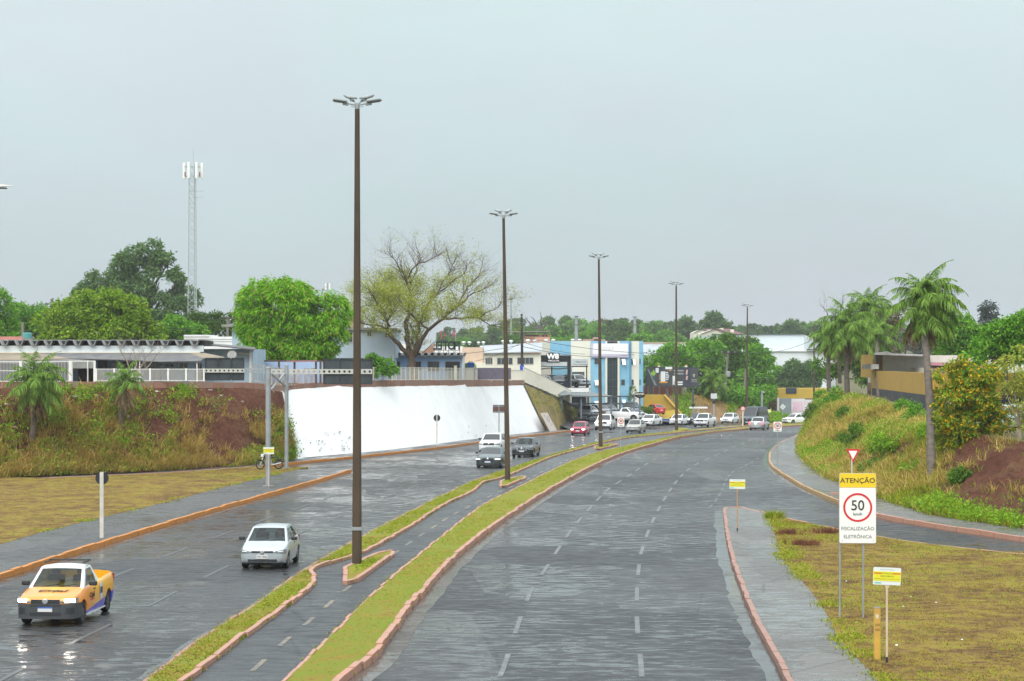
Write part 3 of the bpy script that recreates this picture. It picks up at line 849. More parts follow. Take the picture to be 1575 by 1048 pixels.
M_FRAME = mat('window_frame', (0.45, 0.45, 0.43), 0.5); M_TIMB = mat('weathered_wood', (0.10, 0.07, 0.055), 0.8, var=0.3)
M_CONC = mat('grey_concrete', (0.32, 0.31, 0.29), 0.8, c2=(0.2, 0.19, 0.18), vs=1.0, bump=0.3, bs=8)

def facade(bld, y, x0, x1, z0, z1, depth, m, name='wall', org=None, t=0.0):
    """box volume: front at depth y"""
    o = org or Vector((0, 0, 0))
    return B().box(x0 - o.x, x1 - o.x, y - o.y, y + depth - o.y, z0 - o.z, z1 - o.z).obj(name, m, bld)
def opening(bld, y, u0, v0, u1, v1, m, name='window', org=None, frame=None, bars=0, out=0.02, sill=False, wall=None):
    o = org or Vector((0, 0, 0)); x0, x1, z1, z0 = PX(u0, y), PX(u1, y), PZ(v0, y), PZ(v1, y)
    w = B().box(x0 - o.x, x1 - o.x, y - out - o.y, y + 0.06 - o.y, z0 - o.z, z1 - o.z).obj(name, m, bld)
    if frame:
        f = B(); k = 0.07; yy = y - out - 0.035 - o.y
        for a in ((x0 - k, x1 + k, z1, z1 + k), (x0 - k, x1 + k, z0 - k, z0), (x0 - k, x0, z0, z1), (x1, x1 + k, z0, z1)):
            f.box(a[0] - o.x, a[1] - o.x, yy, y + 0.05 - o.y, a[2] - o.z, a[3] - o.z)
        for i in range(1, bars + 1):
            xx = x0 + (x1 - x0) * i / (bars + 1) - o.x; f.box(xx - 0.02, xx + 0.02, yy + 0.01, y - o.y, z0 - o.z, z1 - o.z)
        f.obj('frame', frame, w)
    return w

# motel
YM = 152.0; mo = thing('motel', 'long low pale blue motel with grey awnings and dark doors behind the white fence', 'building', (PX(150, YM), YM, 5.3)); og = mo.location.copy()
zb = 5.2
facade(mo, YM, PX(-150, YM), PX(313, YM), zb, PZ(541, YM), 9, M_BLUE, org=og)
for a in ((-60, 563, -32, 578), (20, 562, 36, 575), (83, 560, 98, 566), (172, 559, 190, 567), (204, 561, 222, 570), (231, 559, 248, 566), (254, 560, 268, 564), (276, 559, 289, 566), (302, 559, 311, 571), (105, 559, 119, 568)):
    opening(mo, YM, *a, M_WIN, 'window', og, M_FRAME, 1)
for a, m_ in (((121.5, 566, 131.5, 590), M_BROWN), ((153, 557, 163, 588), mat('grey_door', (0.18, 0.16, 0.15), 0.6, var=0.2)), ((191, 558, 200, 589), M_BROWN), ((238, 568, 247, 589), mat('beige_door', (0.3, 0.25, 0.2), 0.6)), ((302, 571, 311, 589), mat('beige_door', (0.3, 0.25, 0.2), 0.6)), ((136, 560, 144, 590), M_TIMB), ((56, 562, 66, 590), M_BROWN)):
    opening(mo, YM, *a, m_, 'door', og, M_TIMB)
YF2 = 148.5
B().box(PX(-160, YF2) - og.x, PX(313, YF2) - og.x, YF2 - og.y, YF2 + 0.25 - og.y, PZ(541.5, YF2) - og.z, PZ(532, YF2) - og.z).obj('fascia', mat('fascia_white', (0.66, 0.71, 0.72), 0.6, c2=(0.55, 0.60, 0.62), vs=1.5), mo)
B().box(PX(-160, YF2) - og.x, PX(308, YF2) - og.x, YF2 - 0.12 - og.y, YF2 - 0.004 - og.y, PZ(543.5, YF2) - og.z, PZ(541.5, YF2) - og.z).obj('gutter', M_CREAM, mo)
# wide channel tiles: trapezoid profile seen end-on
M_TILE = mat('fibre_tile', (0.30, 0.30, 0.29), 0.8, c2=(0.16, 0.16, 0.155), vs=1.5)
def channel_tile(w, h, L): # one wide tile, ends towards -y
    t = 0.05; p = [(-w / 2, h), (-w * 0.30, h), (-w * 0.13, 0), (w * 0.13, 0), (w * 0.30, h), (w / 2, h), (w / 2, h - t), (w * 0.32, h - t), (w * 0.16, -t), (-w * 0.16, -t), (-w * 0.32, h - t), (-w / 2, h - t)]
    return B().prism(p, L)
tw = 12.6 / 3060 * 0 + PX(22.4, YF2) - PX(0, YF2)
tm = channel_tile(tw, 0.38, 6.0).mesh('roof_tile', M_TILE)
n_t = int((313 + 160) / 22.4)
for i in range(n_t):
    mobj('roof_tile', tm, mo, Vector((PX(-160 + 22.4 * (i + 0.5), YF2), YF2 - 0.35, PZ(530.6, YF2))) - og)
B().box(PX(-160, YF2) - og.x, PX(313, YF2) - og.x, YF2 + 0.6 - og.y, YF2 + 5 - og.y, PZ(532, YF2) - og.z, PZ(524.5, YF2) - og.z).obj('roof_void_shade', M_DARK, mo)  # near-black block: painted shade in the gap under the channel tiles
def awning(poly, m):   # poly: pixel corners with depths
    vs = [P(u, v, y) - og for u, v, y in poly]
    n = len(vs); vs2 = [p + Vector((0, 0, -0.06)) for p in vs]
    B().add(vs + vs2, [tuple(range(n)), tuple(range(n, 2 * n))[::-1]] + [(i, i + n, (i + 1) % n + n, (i + 1) % n) for i in range(n)]).obj('awning', m, mo)
awning([(-150, 543, 148.4), (58, 543, 148.4), (108, 551, 145.8), (60, 554, 145.2), (-150, 552, 145.5)], M_ROOFT)
awning([(58.5, 543, 148.4), (200, 543, 148.4), (200, 553.5, 145.5), (108.5, 551.2, 145.7)], M_ROOFG)
awning([(108, 552, 145.4), (60, 555, 144.9), (-150, 553, 145.2), (-150, 557, 143.8), (66, 558.5, 143.8), (135, 554, 144.6)], M_ROOFG)
awning([(200.5, 543, 148.4), (290, 543, 148.4), (312, 551, 146.0), (310, 555, 145.3), (245, 556, 145.2), (200.5, 553.6, 145.5)], M_ROOFG)
awning([(290.5, 543, 148.4), (315, 543, 148.4), (346, 549.5, 146.6), (340, 551, 146.2), (312.5, 551, 146.0)], M_ROOFT)
for u in (-90, -20, 66, 135, 215, 303): B().box(-0.04, 0.04, -0.04, 0.04, 0, PZ(554, 145.5) - 5.3).obj('awning_post', M_RAILW, mo, loc=Vector((PX(u, 145.5), 145.5, 5.3)) - og)

# motel annex
an = thing('motel_annex', 'light blue annex with a thin sloping roof beside the mango tree', 'building', (PX(350, 153), 153, 5.2)); oa = an.location.copy()
facade(an, 153, PX(313.5, 153), PX(389, 153), 5.2, PZ(537, 153), 8, M_BLUE2, org=oa)
B().add([P(310, 529, 151.5) - oa, P(392, 537, 151.5) - oa, P(392, 534, 162) - oa, P(310, 527, 162) - oa, P(310, 531, 151.5) - oa, P(392, 539, 151.5) - oa, P(392, 536, 162) - oa, P(310, 529, 162) - oa], [(0, 1, 2, 3), (7, 6, 5, 4), (0, 4, 5, 1), (1, 5, 6, 2), (2, 6, 7, 3), (3, 7, 4, 0)]).obj('roof', M_ROOFG, an)
B().box(PX(384, 153) - oa.x, PX(387, 153) - oa.x, -0.2, -0.02, 0, PZ(540, 153) - 5.2).obj('corner_post', M_WHT, an)
B().bar(P(367, 543, 152.8) - oa, P(384, 545, 152.8) - oa, 0.1).obj('light_tube', M_CREAM, an)
ds = thing('satellite_dish', 'small grey satellite dish on the annex awning', 'satellite dish', P(357, 547, 151.0))
B().lathe([(0.02, 0.0), (0.2, 0.03), (0.34, 0.1), (0.36, 0.12), (0.33, 0.11), (0.02, 0.03)], 14, Matrix.Rotation(R(62), 4, 'X')).obj('dish', M_CONC, ds); B().bar((0, 0, 0), (0.05, 0.3, -0.45), 0.05).obj('arm', M_CONC, ds)

# block behind it
tb = thing('blue_tower_block', 'small light blue rooftop block with a flat grey slab left of the mango tree', 'building', (PX(372, 176), 176, 5.2)); ot = tb.location.copy()
facade(tb, 176, PX(357, 176), PX(392, 176), 5.2, PZ(503, 176), 6, M_BLUE2, org=ot)
B().box(PX(342, 176) - ot.x, PX(396, 176) - ot.x, -0.6, 6.5, PZ(503, 176) + 0.003 - ot.z, PZ(499.5, 176) - ot.z).obj('roof_slab', M_CONC, tb)
opening(tb, 176, 378, 515, 390, 529, M_WIN, 'window', ot, M_FRAME, 2)
wb = thing('white_store', 'white low building with horizontal seams behind the motel roof', 'building', (PX(320, 190), 190, 5.2)); ow = wb.location.copy()
facade(wb, 190, PX(283, 190), PX(358, 190), 5.2, PZ(518, 190), 8, M_WHT, org=ow)
facade(wb, 189.9, PX(283, 190), PX(322, 190), PZ(517.9, 190), PZ(515.3, 190), 6, M_WHT, 'parapet', ow)
for v in (521.5, 525): B().box(PX(283, 190) - ow.x, PX(358, 190) - ow.x, -0.05, -0.002, PZ(v + 0.5, 190) - ow.z, PZ(v, 190) - ow.z).obj('seam', M_FRAME, wb)
rb = thing('red_tiled_house', 'low house with red tiled roof and white eave at the far left', 'house', (PX(0, 175), 175, 5.2)); orr = rb.location.copy()
facade(rb, 175, PX(-140, 175), PX(48, 175), 5.2, PZ(523.5, 175), 8, M_WHT, org=orr)
B().add([P(-145, 523, 174) - orr, P(50, 523, 174) - orr, P(46, 518, 179) - orr, P(-145, 517.5, 179) - orr, P(46, 522, 184) - orr, P(-145, 522, 184) - orr], [(0, 1, 2, 3), (3, 2, 4, 5), (1, 4, 2)]).obj('roof', mat('red_tiles', (0.36, 0.10, 0.065), 0.8, c2=(0.22, 0.07, 0.05), vs=2, bump=0.5, bs=8), rb)
B().box(PX(-145, 174) - orr.x, PX(52, 174) - orr.x, -1.15, -1.0, PZ(525, 174) - orr.z, PZ(523, 174) - orr.z).obj('eave', M_WHT, rb)
def tank(u0, u1, v0, v1, y, m, label):
    c = P((u0 + u1) / 2, v1, y); r = (PX(u1, y) - PX(u0, y)) / 2; h = PZ(v0, y) - PZ(v1, y)
    t = thing('water_tank', label, 'water tank', c)
    B().lathe([(r * 0.86, 0), (r * 0.97, h * 0.76), (r, h * 0.80), (r, h * 0.86)], 18).obj('tank', m, t, smooth=False)
    B().lathe([(r * 1.02, h * 0.86 + 0.004), (r * 0.98, h * 0.93), (r * 0.5, h), (0.02, h)], 18).obj('lid', m, t)
    B().box(-r, r, -r * 0.8, r * 0.8, -1.4, -0.004).obj('stand', M_CONC, t)
    return t
tank(34.5, 49.5, 512, 520.5, 172, mat('teal_plastic', (0.10, 0.36, 0.35), 0.45), 'teal water tank beside the red roof at far left')
tank(718, 730, 557.5, 565, 196, mat('blue_plastic', (0.02, 0.07, 0.30), 0.35), 'blue water tank standing right of the hotel reception')

# two-storey blue building
tw_ = thing('two_storey_block', 'two storey grey-blue building behind the right sign board and bare tree', 'building', (PX(555, 185), 185, 5.2)); o2 = tw_.location.copy()
facade(tw_, 185, PX(497, 185), PX(606.5, 185), PZ(551, 185), PZ(508, 185), 10, M_GREYB, 'upper_wall', o2)
facade(tw_, 185.6, PX(500, 185), PX(604, 185), 5.2, PZ(551, 185) - 0.003, 9, M_BLUE, 'lower_wall', o2)
B().box(PX(494, 185) - o2.x, PX(609, 185) - o2.x, -0.3, 10.4, PZ(508, 185) + 0.003 - o2.z, PZ(504.5, 185) - o2.z).obj('roof_slab', M_CONC, tw_)
for a in ((527, 511.5, 542, 526), (565, 511, 571, 517), (592, 512.5, 600, 518.5)): opening(tw_, 185, *a, M_WIN, 'window', o2, M_FRAME, 1)
opening(tw_, 185.6, 520, 560, 532, 588, M_BROWN, 'door', o2, M_FRAME)
B().box(PX(534, 187) - o2.x, PX(554, 187) - o2.x, 2, 7, PZ(504.4, 187) - o2.z, PZ(488, 187) - o2.z).obj('tank_room', mat('tan_wall', (0.42, 0.33, 0.22), 0.8, var=0.2), tw_)
B().box(PX(602.5, 185) - o2.x, PX(606.5, 185) - o2.x, -0.02, 0.58, 0, PZ(551.2, 185) - o2.z).obj('column', M_GREYB, tw_)

# timber pergola / canopy under the mango
pg = thing('timber_pergola', 'dark timber carport frame under the mango tree behind the fence', 'pergola', P(445, 590, 160)); op = pg.location.copy()
for u in (394, 429, 453, 486, 493): B().box(-0.08, 0.08, -0.08, 0.08, 0, PZ(556, 160) - op.z).obj('post', M_TIMB, pg, loc=(PX(u, 160) - op.x, 0, 0))
B().bar(P(390, 555.5, 160) - op, P(498, 555.5, 160) - op, 0.14).obj('beam', M_TIMB, pg); B().bar(P(441, 556, 159.7) - op, P(487, 555.5, 159.7) - op, 0.12).obj('beam', mat('pinkish_beam', (0.3, 0.15, 0.13), 0.7), pg)
B().box(PX(392, 162) - op.x, PX(494, 162) - op.x, 3.2, 3.4, 0, 1.75).obj('back_wall', M_BLUE, pg)
B().box(PX(398, 160) - op.x, PX(427, 160) - op.x, 1.2, 1.35, 0.2, 1.7).obj('blue_panel', M_BLUE, pg)

# hotel reception hut + HOTEL letters seen from behind
ho = thing('hotel_reception', 'small bright blue hotel reception with dark barred windows and channel-tile roof', 'building', (PX(660, 192), 192, 5.0)); oh = ho.location.copy(); YH = 192.0
facade(ho, YH, PX(606.5, YH), PX(711, YH), 5.0, PZ(546, YH), 7, M_HOTEL, org=oh)
for a in ((606.5, 557.5, 614, 569), (638, 557.5, 646.5, 569), (659, 557.5, 674.5, 570)): opening(ho, YH, *a, M_WIN, 'window', oh, M_TIMB, 3)
opening(ho, YH, 686, 557.5, 706.5, 569.5, M_DARK, 'window', oh, M_TIMB, 1)
opening(ho, YH, 687, 571, 706, 585, mat('grey_panel', (0.25, 0.26, 0.26), 0.5), 'panel', oh)
lat = B()
for i in range(8):
    x = PX(687 + 1.6 * i, YH) - oh.x; lat.bar((x, -0.06, PZ(569, YH) - oh.z), (x + 0.22, -0.06, PZ(562, YH) - oh.z), 0.025); lat.bar((x + 0.22, -0.05, PZ(569, YH) - oh.z), (x, -0.05, PZ(562, YH) - oh.z), 0.025)
lat.obj('lattice', mat('black_iron', (0.012, 0.012, 0.013), 0.5), ho)
B().box(PX(710.5, YH) - oh.x, PX(712.5, YH) - oh.x, -0.1, 7.0, 0, PZ(547, YH) - oh.z).obj('corner_trim', M_WHT, ho)
w2 = PX(10.2, YH) - PX(0, YH); tm2 = channel_tile(w2, 0.26, 8.2).mesh('roof_tile', M_TILE)
for i in range(11): mobj('roof_tile', tm2, ho, Vector((PX(604 + 10.2 * (i + 0.5), YH), YH - 0.6, PZ(546.8, YH))) - oh)
B().box(PX(604, YH) - oh.x, PX(716, YH) - oh.x, -0.5, -0.3, PZ(548.5, YH) - oh.z, PZ(546.9, YH) - oh.z).obj('eave', M_CONC, ho)
hs = thing('hotel_sign', 'rooftop HOTEL letters seen from behind and mirrored on a thin steel frame', 'sign', P(686, 546, 193.5)); oq = hs.location.copy()
M_LET = mat('sign_back', (0.03, 0.04, 0.04), 0.6)
hx = [(703.0, 'H'), (694.4, 'O'), (685.3, 'T'), (677.0, 'E'), (670.0, 'L')]
for u, ch in hx:
    o = text(ch, 1.13, M_LET, hs, Vector((PX(u, 193.5), 193.4, PZ(532.5, 193.5))) - oq, (R(90), 0, R(180)), 'letter', 0.06, 0.78, bold=0.05)
fr = B()
for u in (668, 674, 682, 690, 698, 707): fr.bar(P(u, 546, 193.6) - oq, P(u, 525.5, 193.6) - oq, 0.045)
for v in (526.5, 539.5, 543): fr.bar(P(667, v, 193.6) - oq, P(708, v, 193.6) - oq, 0.04)
for u in (672, 684, 696): fr.bar(P(u, 545, 193.6) - oq, P(u + 6, 539.5, 193.6) - oq, 0.035)
fr.bar(P(648, 545.5, 194.5) - oq, P(668, 526, 193.6) - oq, 0.05)
fr.obj('frame', M_LET, hs)
bk = B()
for u, v0, v1 in ((678.6, 509, 522), (685.3, 513, 518), (699.5, 508.5, 515), (697, 512, 520)): bk.bar(P(u, v0, 194) - oq, P(u, v1, 194) - oq, 0.12)
bk.obj('red_tube', mat('red_tube', (0.5, 0.09, 0.12), 0.5), hs); bk2 = B()
for u, v in ((678.6, 522), (685.3, 518), (697, 520), (699.5, 515)): bk2.bar(P(u, v, 194.05) - oq, P(u, 526.5, 194.05) - oq, 0.04)
bk2.obj('tube_stem', M_LET, hs)
gpost = thing('gate_post', 'cream square post before the hotel reception doorway', 'post', P(700.5, 585, 188)); B().box(-0.13, 0.13, -0.13, 0.13, 0, PZ(563.5, 188) - PZ(585, 188)).obj('shaft', M_CREAM, gpost); B().box(-0.16, 0.16, -0.16, 0.16, PZ(563.5, 188) - PZ(585, 188), PZ(563, 188) - PZ(585, 188) + 0.02).obj('cap', M_CREAM, gpost)
bh = thing('beige_hall', 'peach and cream gabled hall behind the HOTEL letters', 'building', (PX(690, 235), 235, 5)); ob = bh.location.copy()
facade(bh, 235, PX(608, 235), PX(630, 235), 5, PZ(529, 235), 8, M_WHT, 'cream_wing', ob); facade(bh, 236, PX(630.2, 235), PX(665, 235), 5, PZ(545, 235), 8, mat('brown_brick', (0.33, 0.2, 0.13), 0.85, var=0.25, vs=4), 'brick_wall', ob)
B().prism([(PX(644, 236) - ob.x, PZ(544.9, 236) - ob.z), (PX(667, 236) - ob.x, PZ(544.9, 236) - ob.z), (PX(667, 236) - ob.x, PZ(529, 236) - ob.z)], 8, Matrix.Translation((0, 1.01, 0))).obj('gable', mat('brown_brick', (0.33, 0.2, 0.13), 0.85), bh)
facade(bh, 235, PX(667.2, 235), PX(711, 235), 5, PZ(533, 235), 8, M_WHT, 'white_wall', ob); facade(bh, 234.5, PX(711.2, 235), PX(743, 235), 5, PZ(534.5, 235), 8, M_BEIGE, 'peach_wall', ob)
facade(bh, 234.2, PX(713, 235), PX(747, 235), 5, PZ(558, 235), 0.25, M_CREAM, 'low_wall', ob)
# grey corrugated hoarding right of the hut
cg = thing('corrugated_hoarding', 'purple-grey corrugated sheet hoarding right of the hotel hut', 'hoarding', P(712, 584, 198)); oc = cg.location.copy(); pv = []
for i in range(90):
    x = (PX(786, 198) - PX(712, 198)) * i / 89; pv.append([(x, 0.05 * (i % 2), 0), (x, 0.05 * (i % 2), PZ(566, 198) - oc.z)])
B().grid(pv).obj('sheet', mat('purple_grey_metal', (0.20, 0.18, 0.23), 0.5, var=0.2), cg); B().box(0, PX(786, 198) - PX(712, 198), 0.06, 0.16, 1.0, 1.1).obj('cross_rail', M_CONC, cg)
# ------------------------------------------------------------------ car dealer, office block, warehouses, far houses
M_BLACKP = mat('black_panel', (0.013, 0.014, 0.016), 0.3, var=0.3, vs=2); M_DGREY = mat('dark_grey_steel', (0.07, 0.085, 0.095), 0.5, var=0.2); M_LGREY = mat('light_grey_panel', (0.48, 0.52, 0.53), 0.5, var=0.08)
M_SKYB = mat('sky_blue_wall', (0.17, 0.40, 0.56), 0.75, c2=(0.25, 0.48, 0.62), vs=0.7, bump=0.15, bs=5); M_SKYD = mat('deeper_blue_trim', (0.11, 0.31, 0.47), 0.7, var=0.15)
M_CRM = mat('cream_paint', (0.74, 0.73, 0.62), 0.75, c2=(0.66, 0.66, 0.56), vs=0.5, bump=0.1); M_METR = mat('galvanised_roof', (0.40, 0.43, 0.45), 0.45, c2=(0.30, 0.33, 0.35), vs=0.5)
M_WLET = mat('white_letters', (0.8, 0.8, 0.8), 0.4); M_BLET = mat('black_letters', (0.015, 0.015, 0.018), 0.5)

# left warehouse with turbine vents
wh = thing('grey_roof_warehouse', 'cream warehouse with galvanised roof left of the black car dealer frame', 'warehouse', (PX(785, 262), 262, 3.8)); o = wh.location.copy()
facade(wh, 262, PX(742, 262), PX(832, 262), 3.8, PZ(543, 262), 14, M_CRM, org=o)
B().add([P(738, 543, 261.5) - o, P(834, 541, 261.5) - o, P(834, 527, 274) - o, P(738, 532, 274) - o, P(738, 544, 261.5) - o, P(834, 542, 261.5) - o, P(834, 528, 274) - o, P(738, 533, 274) - o], [(0, 1, 2, 3), (7, 6, 5, 4), (0, 4, 5, 1), (1, 5, 6, 2), (3, 7, 4, 0)]).obj('roof', M_METR, wh)
for a in ((747, 551, 757, 560), (765, 551, 788, 560.5), (796, 550.5, 820, 560)): opening(wh, 262, *a, M_WIN, 'window', o, M_FRAME, 3)
for u in (744, 760, 791): B().box(PX(u, 262) - o.x - 0.14, PX(u, 262) - o.x + 0.14, -0.12, -0.003, 0, PZ(544, 262) - o.z).obj('pilaster', M_CRM, wh)
M_VENT = mat('vent_metal', (0.62, 0.64, 0.64), 0.35, metal=0.3)
def vent(u, v, y, w, where):
    t = thing('roof_vent', 'round silver turbine vent ' + where, 'roof vent', P(u, v + 4.2, y), group='turbine vents on the dealer roofs'); r = (PX(u + w, y) - PX(u, y)) / 2
    B().lathe([(r * 0.5, 0), (r * 0.5, r * 0.7)], 10).obj('collar', M_VENT, t)
    B().lathe([(r * 0.55, r * 0.7 + 0.003), (r * 0.95, r * 0.85), (r, r * 1.15), (r * 0.8, r * 1.5), (r * 0.3, r * 1.65), (0.02, r * 1.68)], 14).obj('turbine', M_VENT, t)
for u, v, w_, wt in ((713, 526.5, 6.5, 'right of the HOTEL letters'), (722, 526.5, 6.5, 'second right of the HOTEL letters'), (736, 526, 5.5, 'at the left end of the grey roof'), (743.5, 526, 6, 'second from the left on the grey roof'), (774, 524.5, 6.5, 'just left of the second lamp post'), (786, 524.5, 6.5, 'just right of the second lamp post'), (812, 524, 7.5, 'right of the tarred utility pole'), (823, 524, 7.5, 'next to the beige parapet'), (840, 522.8, 6.5, 'above the beige part of the front'), (851, 522.8, 6.5, 'above the blue part of the front'), (881, 522.6, 6.5, 'above the cream part of the front'), (891.5, 522.6, 6.5, 'left of the office block parapet')):
    vent(u, v, 274 if u < 835 else 296, w_, wt)

# dealer front and office block
of = thing('office_block', 'blue and cream three storey office block with a white CEFAT sign', 'office building', (PX(940, 290), 290, 0.2)); o = of.location.copy(); YO = 290.0
def seg(u0, u1, v0, m, y=YO, v1=None, name='wall', d=12): return facade(of, y, PX(u0, y), PX(u1, y), 0.0 if v1 is None else PZ(v1, y), PZ(v0, y), d, m, name, o)
seg(831, 846, 525.5, mat('beige_front', (0.55, 0.54, 0.47), 0.75, var=0.1)); seg(846.1, 877.9, 525.2, M_SKYB, YO - 0.02); seg(878, 908.5, 525, M_CRM); seg(908.7, 931, 525, M_SKYB, YO - 0.4); seg(931.1, 934, 525, M_CRM, YO - 0.6, name='pilaster')
seg(934.2, 949.8, 527, mat('dark_glass_wall', (0.035, 0.05, 0.055), 0.08, spec=0.8), YO - 0.3, name='glass_strip'); seg(950, 953, 525, M_CRM, YO - 0.6, name='pilaster'); seg(953.1, 968, 525, M_SKYB, YO - 0.4); seg(968.1, 971, 525, M_SKYD, YO - 0.3); seg(971.1, 983, 525.2, M_CRM, YO - 0.1); seg(983.1, 989.3, 525, M_SKYB, YO - 0.15)
seg(905.3, 908.4, 524.9, M_CRM, YO - 0.35, name='pilaster'); seg(908.6, 968.2, 544.5, M_SKYD, YO - 0.45, 546, 'string_course', 0.5)
seg(846, 989.4, 524.6, M_CONC, YO + 0.3, 525.4, 'coping', 12)
for v in (561, 584, 594.5, 611): B().box(PX(934.4, YO) - o.x, PX(949.6, YO) - o.x, -0.36, -0.303, PZ(v + 0.5, YO) - o.z, PZ(v, YO) - o.z).obj('mullion', M_DGREY, of)
B().box(PX(941.8, YO) - o.x, PX(942.2, YO) - o.x, -0.37, -0.304, PZ(630, YO) - o.z, PZ(546.5, YO) - o.z).obj('mullion', M_DGREY, of)
for a in ((914.5, 552, 924, 560), (915, 585, 922, 593), (955.5, 584, 961, 592.5), (971.5, 584, 974.5, 592.5), (983.6, 584, 985.2, 592.5), (983.6, 552, 985.2, 560), (955, 552, 959, 561), (971, 552, 974, 561)):
    opening(of, YO - 0.45 if a[0] < 968 else YO - 0.2, *a, M_WIN, 'window', o, None, 0)
for (u0, v0, u1, v1) in ((914.5, 585, 922, 593), (914, 617, 922, 624), (956, 552.5, 961.5, 561.5), (973, 552.5, 976.5, 561), (957, 615, 962, 622)):
    y = YO - 0.6; B().add([P(u0, v0, y) - o, P(u1, v0, y) - o, P(u1 + 1.4, v1, y - 0.45) - o, P(u0 + 1.4, v1, y - 0.45) - o, P(u0, v0, y) - o + Vector((0, .05, 0)), P(u1, v0, y) - o + Vector((0, .05, 0)), P(u1 + 1.4, v1, y - 0.4) - o, P(u0 + 1.4, v1, y - 0.4) - o], [(0, 1, 2, 3), (7, 6, 5, 4), (0, 4, 5, 1), (1, 5, 6, 2), (2, 6, 7, 3), (3, 7, 4, 0)]).obj('open_sash', mat('bright_pane', (0.72, 0.75, 0.75), 0.2), of)
sg = thing('office_sign', 'white and lilac CEFAT sign board at the top of the blue office block', 'sign', P(938, 550, YO - 0.7)); os_ = sg.location.copy()
B().box(PX(909, YO) - os_.x, PX(966.5, YO) - os_.x, 0, 0.2, 0, PZ(528.5, YO) - os_.z).obj('board', mat('lilac_board', (0.58, 0.57, 0.66), 0.4, c2=(0.45, 0.38, 0.58), vs=0.4), sg)
rp = []
for cx, cz, a0 in ((PX(963, YO), PZ(531.5, YO), 0), (PX(915, YO), PZ(531.5, YO), 90), (PX(914, YO), PZ(542.5, YO), 180), (PX(963, YO), PZ(542.5, YO), 270)):
    for a in range(0, 91, 18): rp.append((cx + 0.26 * math.cos(R(a0 + a)) - os_.x, cz + 0.26 * math.sin(R(a0 + a)) - os_.z))
B().prism(rp, 0.02, Matrix.Translation((0, -0.025, 0))).obj('white_field', mat('sign_white', (0.8, 0.8, 0.8), 0.4), sg)
text('CEFAT', 0.62, mat('faded_grey_letters', (0.55, 0.56, 0.54), 0.5), sg, (PX(933, YO) - os_.x, -0.03, PZ(537.5, YO) - os_.z), sx=1.1)
rc = thing('roof_hut', 'small salmon rooftop block above the office parapet', 'rooftop room', (PX(915, 330), 330, 8)); oo = rc.location.copy()
facade(rc, 330, PX(897, 330), PX(931, 330), 6, PZ(522, 330), 5, mat('salmon_wall', (0.50, 0.34, 0.27), 0.8, var=0.15), 'wall', oo); facade(rc, 329.5, PX(913, 330), PX(922, 330), PZ(521.9, 330), PZ(519, 330), 4, mat('salmon_wall', (0.50, 0.34, 0.27), 0.8), 'upper_wall', oo)

# upper display deck with the black W8 portal
YD = 263.0; zd = PZ(597, YD)
dk = thing('display_deck', 'raised concrete car display deck of the dealer', 'deck', (PX(860, YD), YD, zd)); od = dk.location.copy()
B().box(PX(806, YD) - od.x, PX(908, YD) - od.x, 0, 26, -0.3, 0).obj('slab', M_CONC, dk); B().box(PX(866, YD) - od.x, PX(906, YD) - od.x, -0.06, -0.003, PZ(603.5, YD) - zd, -0.02).obj('white_edge', M_WHT, dk)
B().box(PX(812, YD) - od.x, PX(906, YD) - od.x, 9.0, 9.3, -3.9, -0.3).obj('back_wall', M_DGREY, dk); B().box(PX(878, YD) - od.x, PX(908.3, YD) - od.x, 22, 22.2, 0.003, 2.05).obj('dark_dado', M_DGREY, dk)  # dark grey back wall puts the shade under the deck into its colour
for u in (812, 840, 868, 905): B().box(PX(u, YD) - od.x - 0.15, PX(u, YD) - od.x + 0.15, 0.4, 0.7, -4.0, -0.3).obj('column', M_DGREY, dk)
w8 = thing('dealer_portal', 'black portal frame with white W8 VEICULOS lettering over the car display', 'shop front', (PX(850, YD), YD + 0.5, zd)); o8 = w8.location.copy()
zt = PZ(546.5, YD) - zd
B().box(PX(821, YD) - o8.x, PX(824.5, YD) - o8.x, 0, 3, 0, zt).obj('pier', M_BLACKP, w8); B().box(PX(873.2, YD) - o8.x, PX(879, YD) - o8.x, 0, 3, 0, zt).obj('pier', M_BLACKP, w8)
B().box(PX(824.6, YD) - o8.x, PX(873.1, YD) - o8.x, 0.02, 2.9, PZ(564.5, YD) - zd, zt).obj('header', M_BLACKP, w8)
for u0, u1, v0, v1 in ((821, 879, 546.2, 547.2), (821, 822, 547.3, 597), (878, 879, 547.3, 597)): B().box(PX(u0, YD) - o8.x, PX(u1, YD) - o8.x, -0.04, -0.003, PZ(v1, YD) - zd, PZ(v0, YD) - zd).obj('edge_trim', mat('grey_trim', (0.25, 0.27, 0.28), 0.4), w8)
B().box(PX(827, YD) - o8.x, PX(872.5, YD) - o8.x, -0.05, 0.0, PZ(563.2, YD) - zd, PZ(557, YD) - zd).obj('light_panel', M_LGREY, w8)
t8 = B().box(PX(840, YD) - o8.x, PX(861, YD) - o8.x, -0.22, -0.06, PZ(557.4, YD) - zd, PZ(543, YD) - zd, bev=0.1).obj('letter_back', M_BLACKP, w8)
text('W8', 0.92, M_WLET, w8, (PX(850.5, YD) - o8.x, -0.27, PZ(548.6, YD) - zd), sx=1.1, bold=0.05); text('VEICULOS', 0.26, M_WLET, w8, (PX(851.5, YD) - o8.x, -0.27, PZ(555.2, YD) - zd), sx=1.25, bold=0.008)
B().box(PX(848, YD) - o8.x, PX(850, YD) - o8.x, 1, 1.2, 0, PZ(564.5, YD) - zd - 0.003).obj('post', M_DGREY, w8)
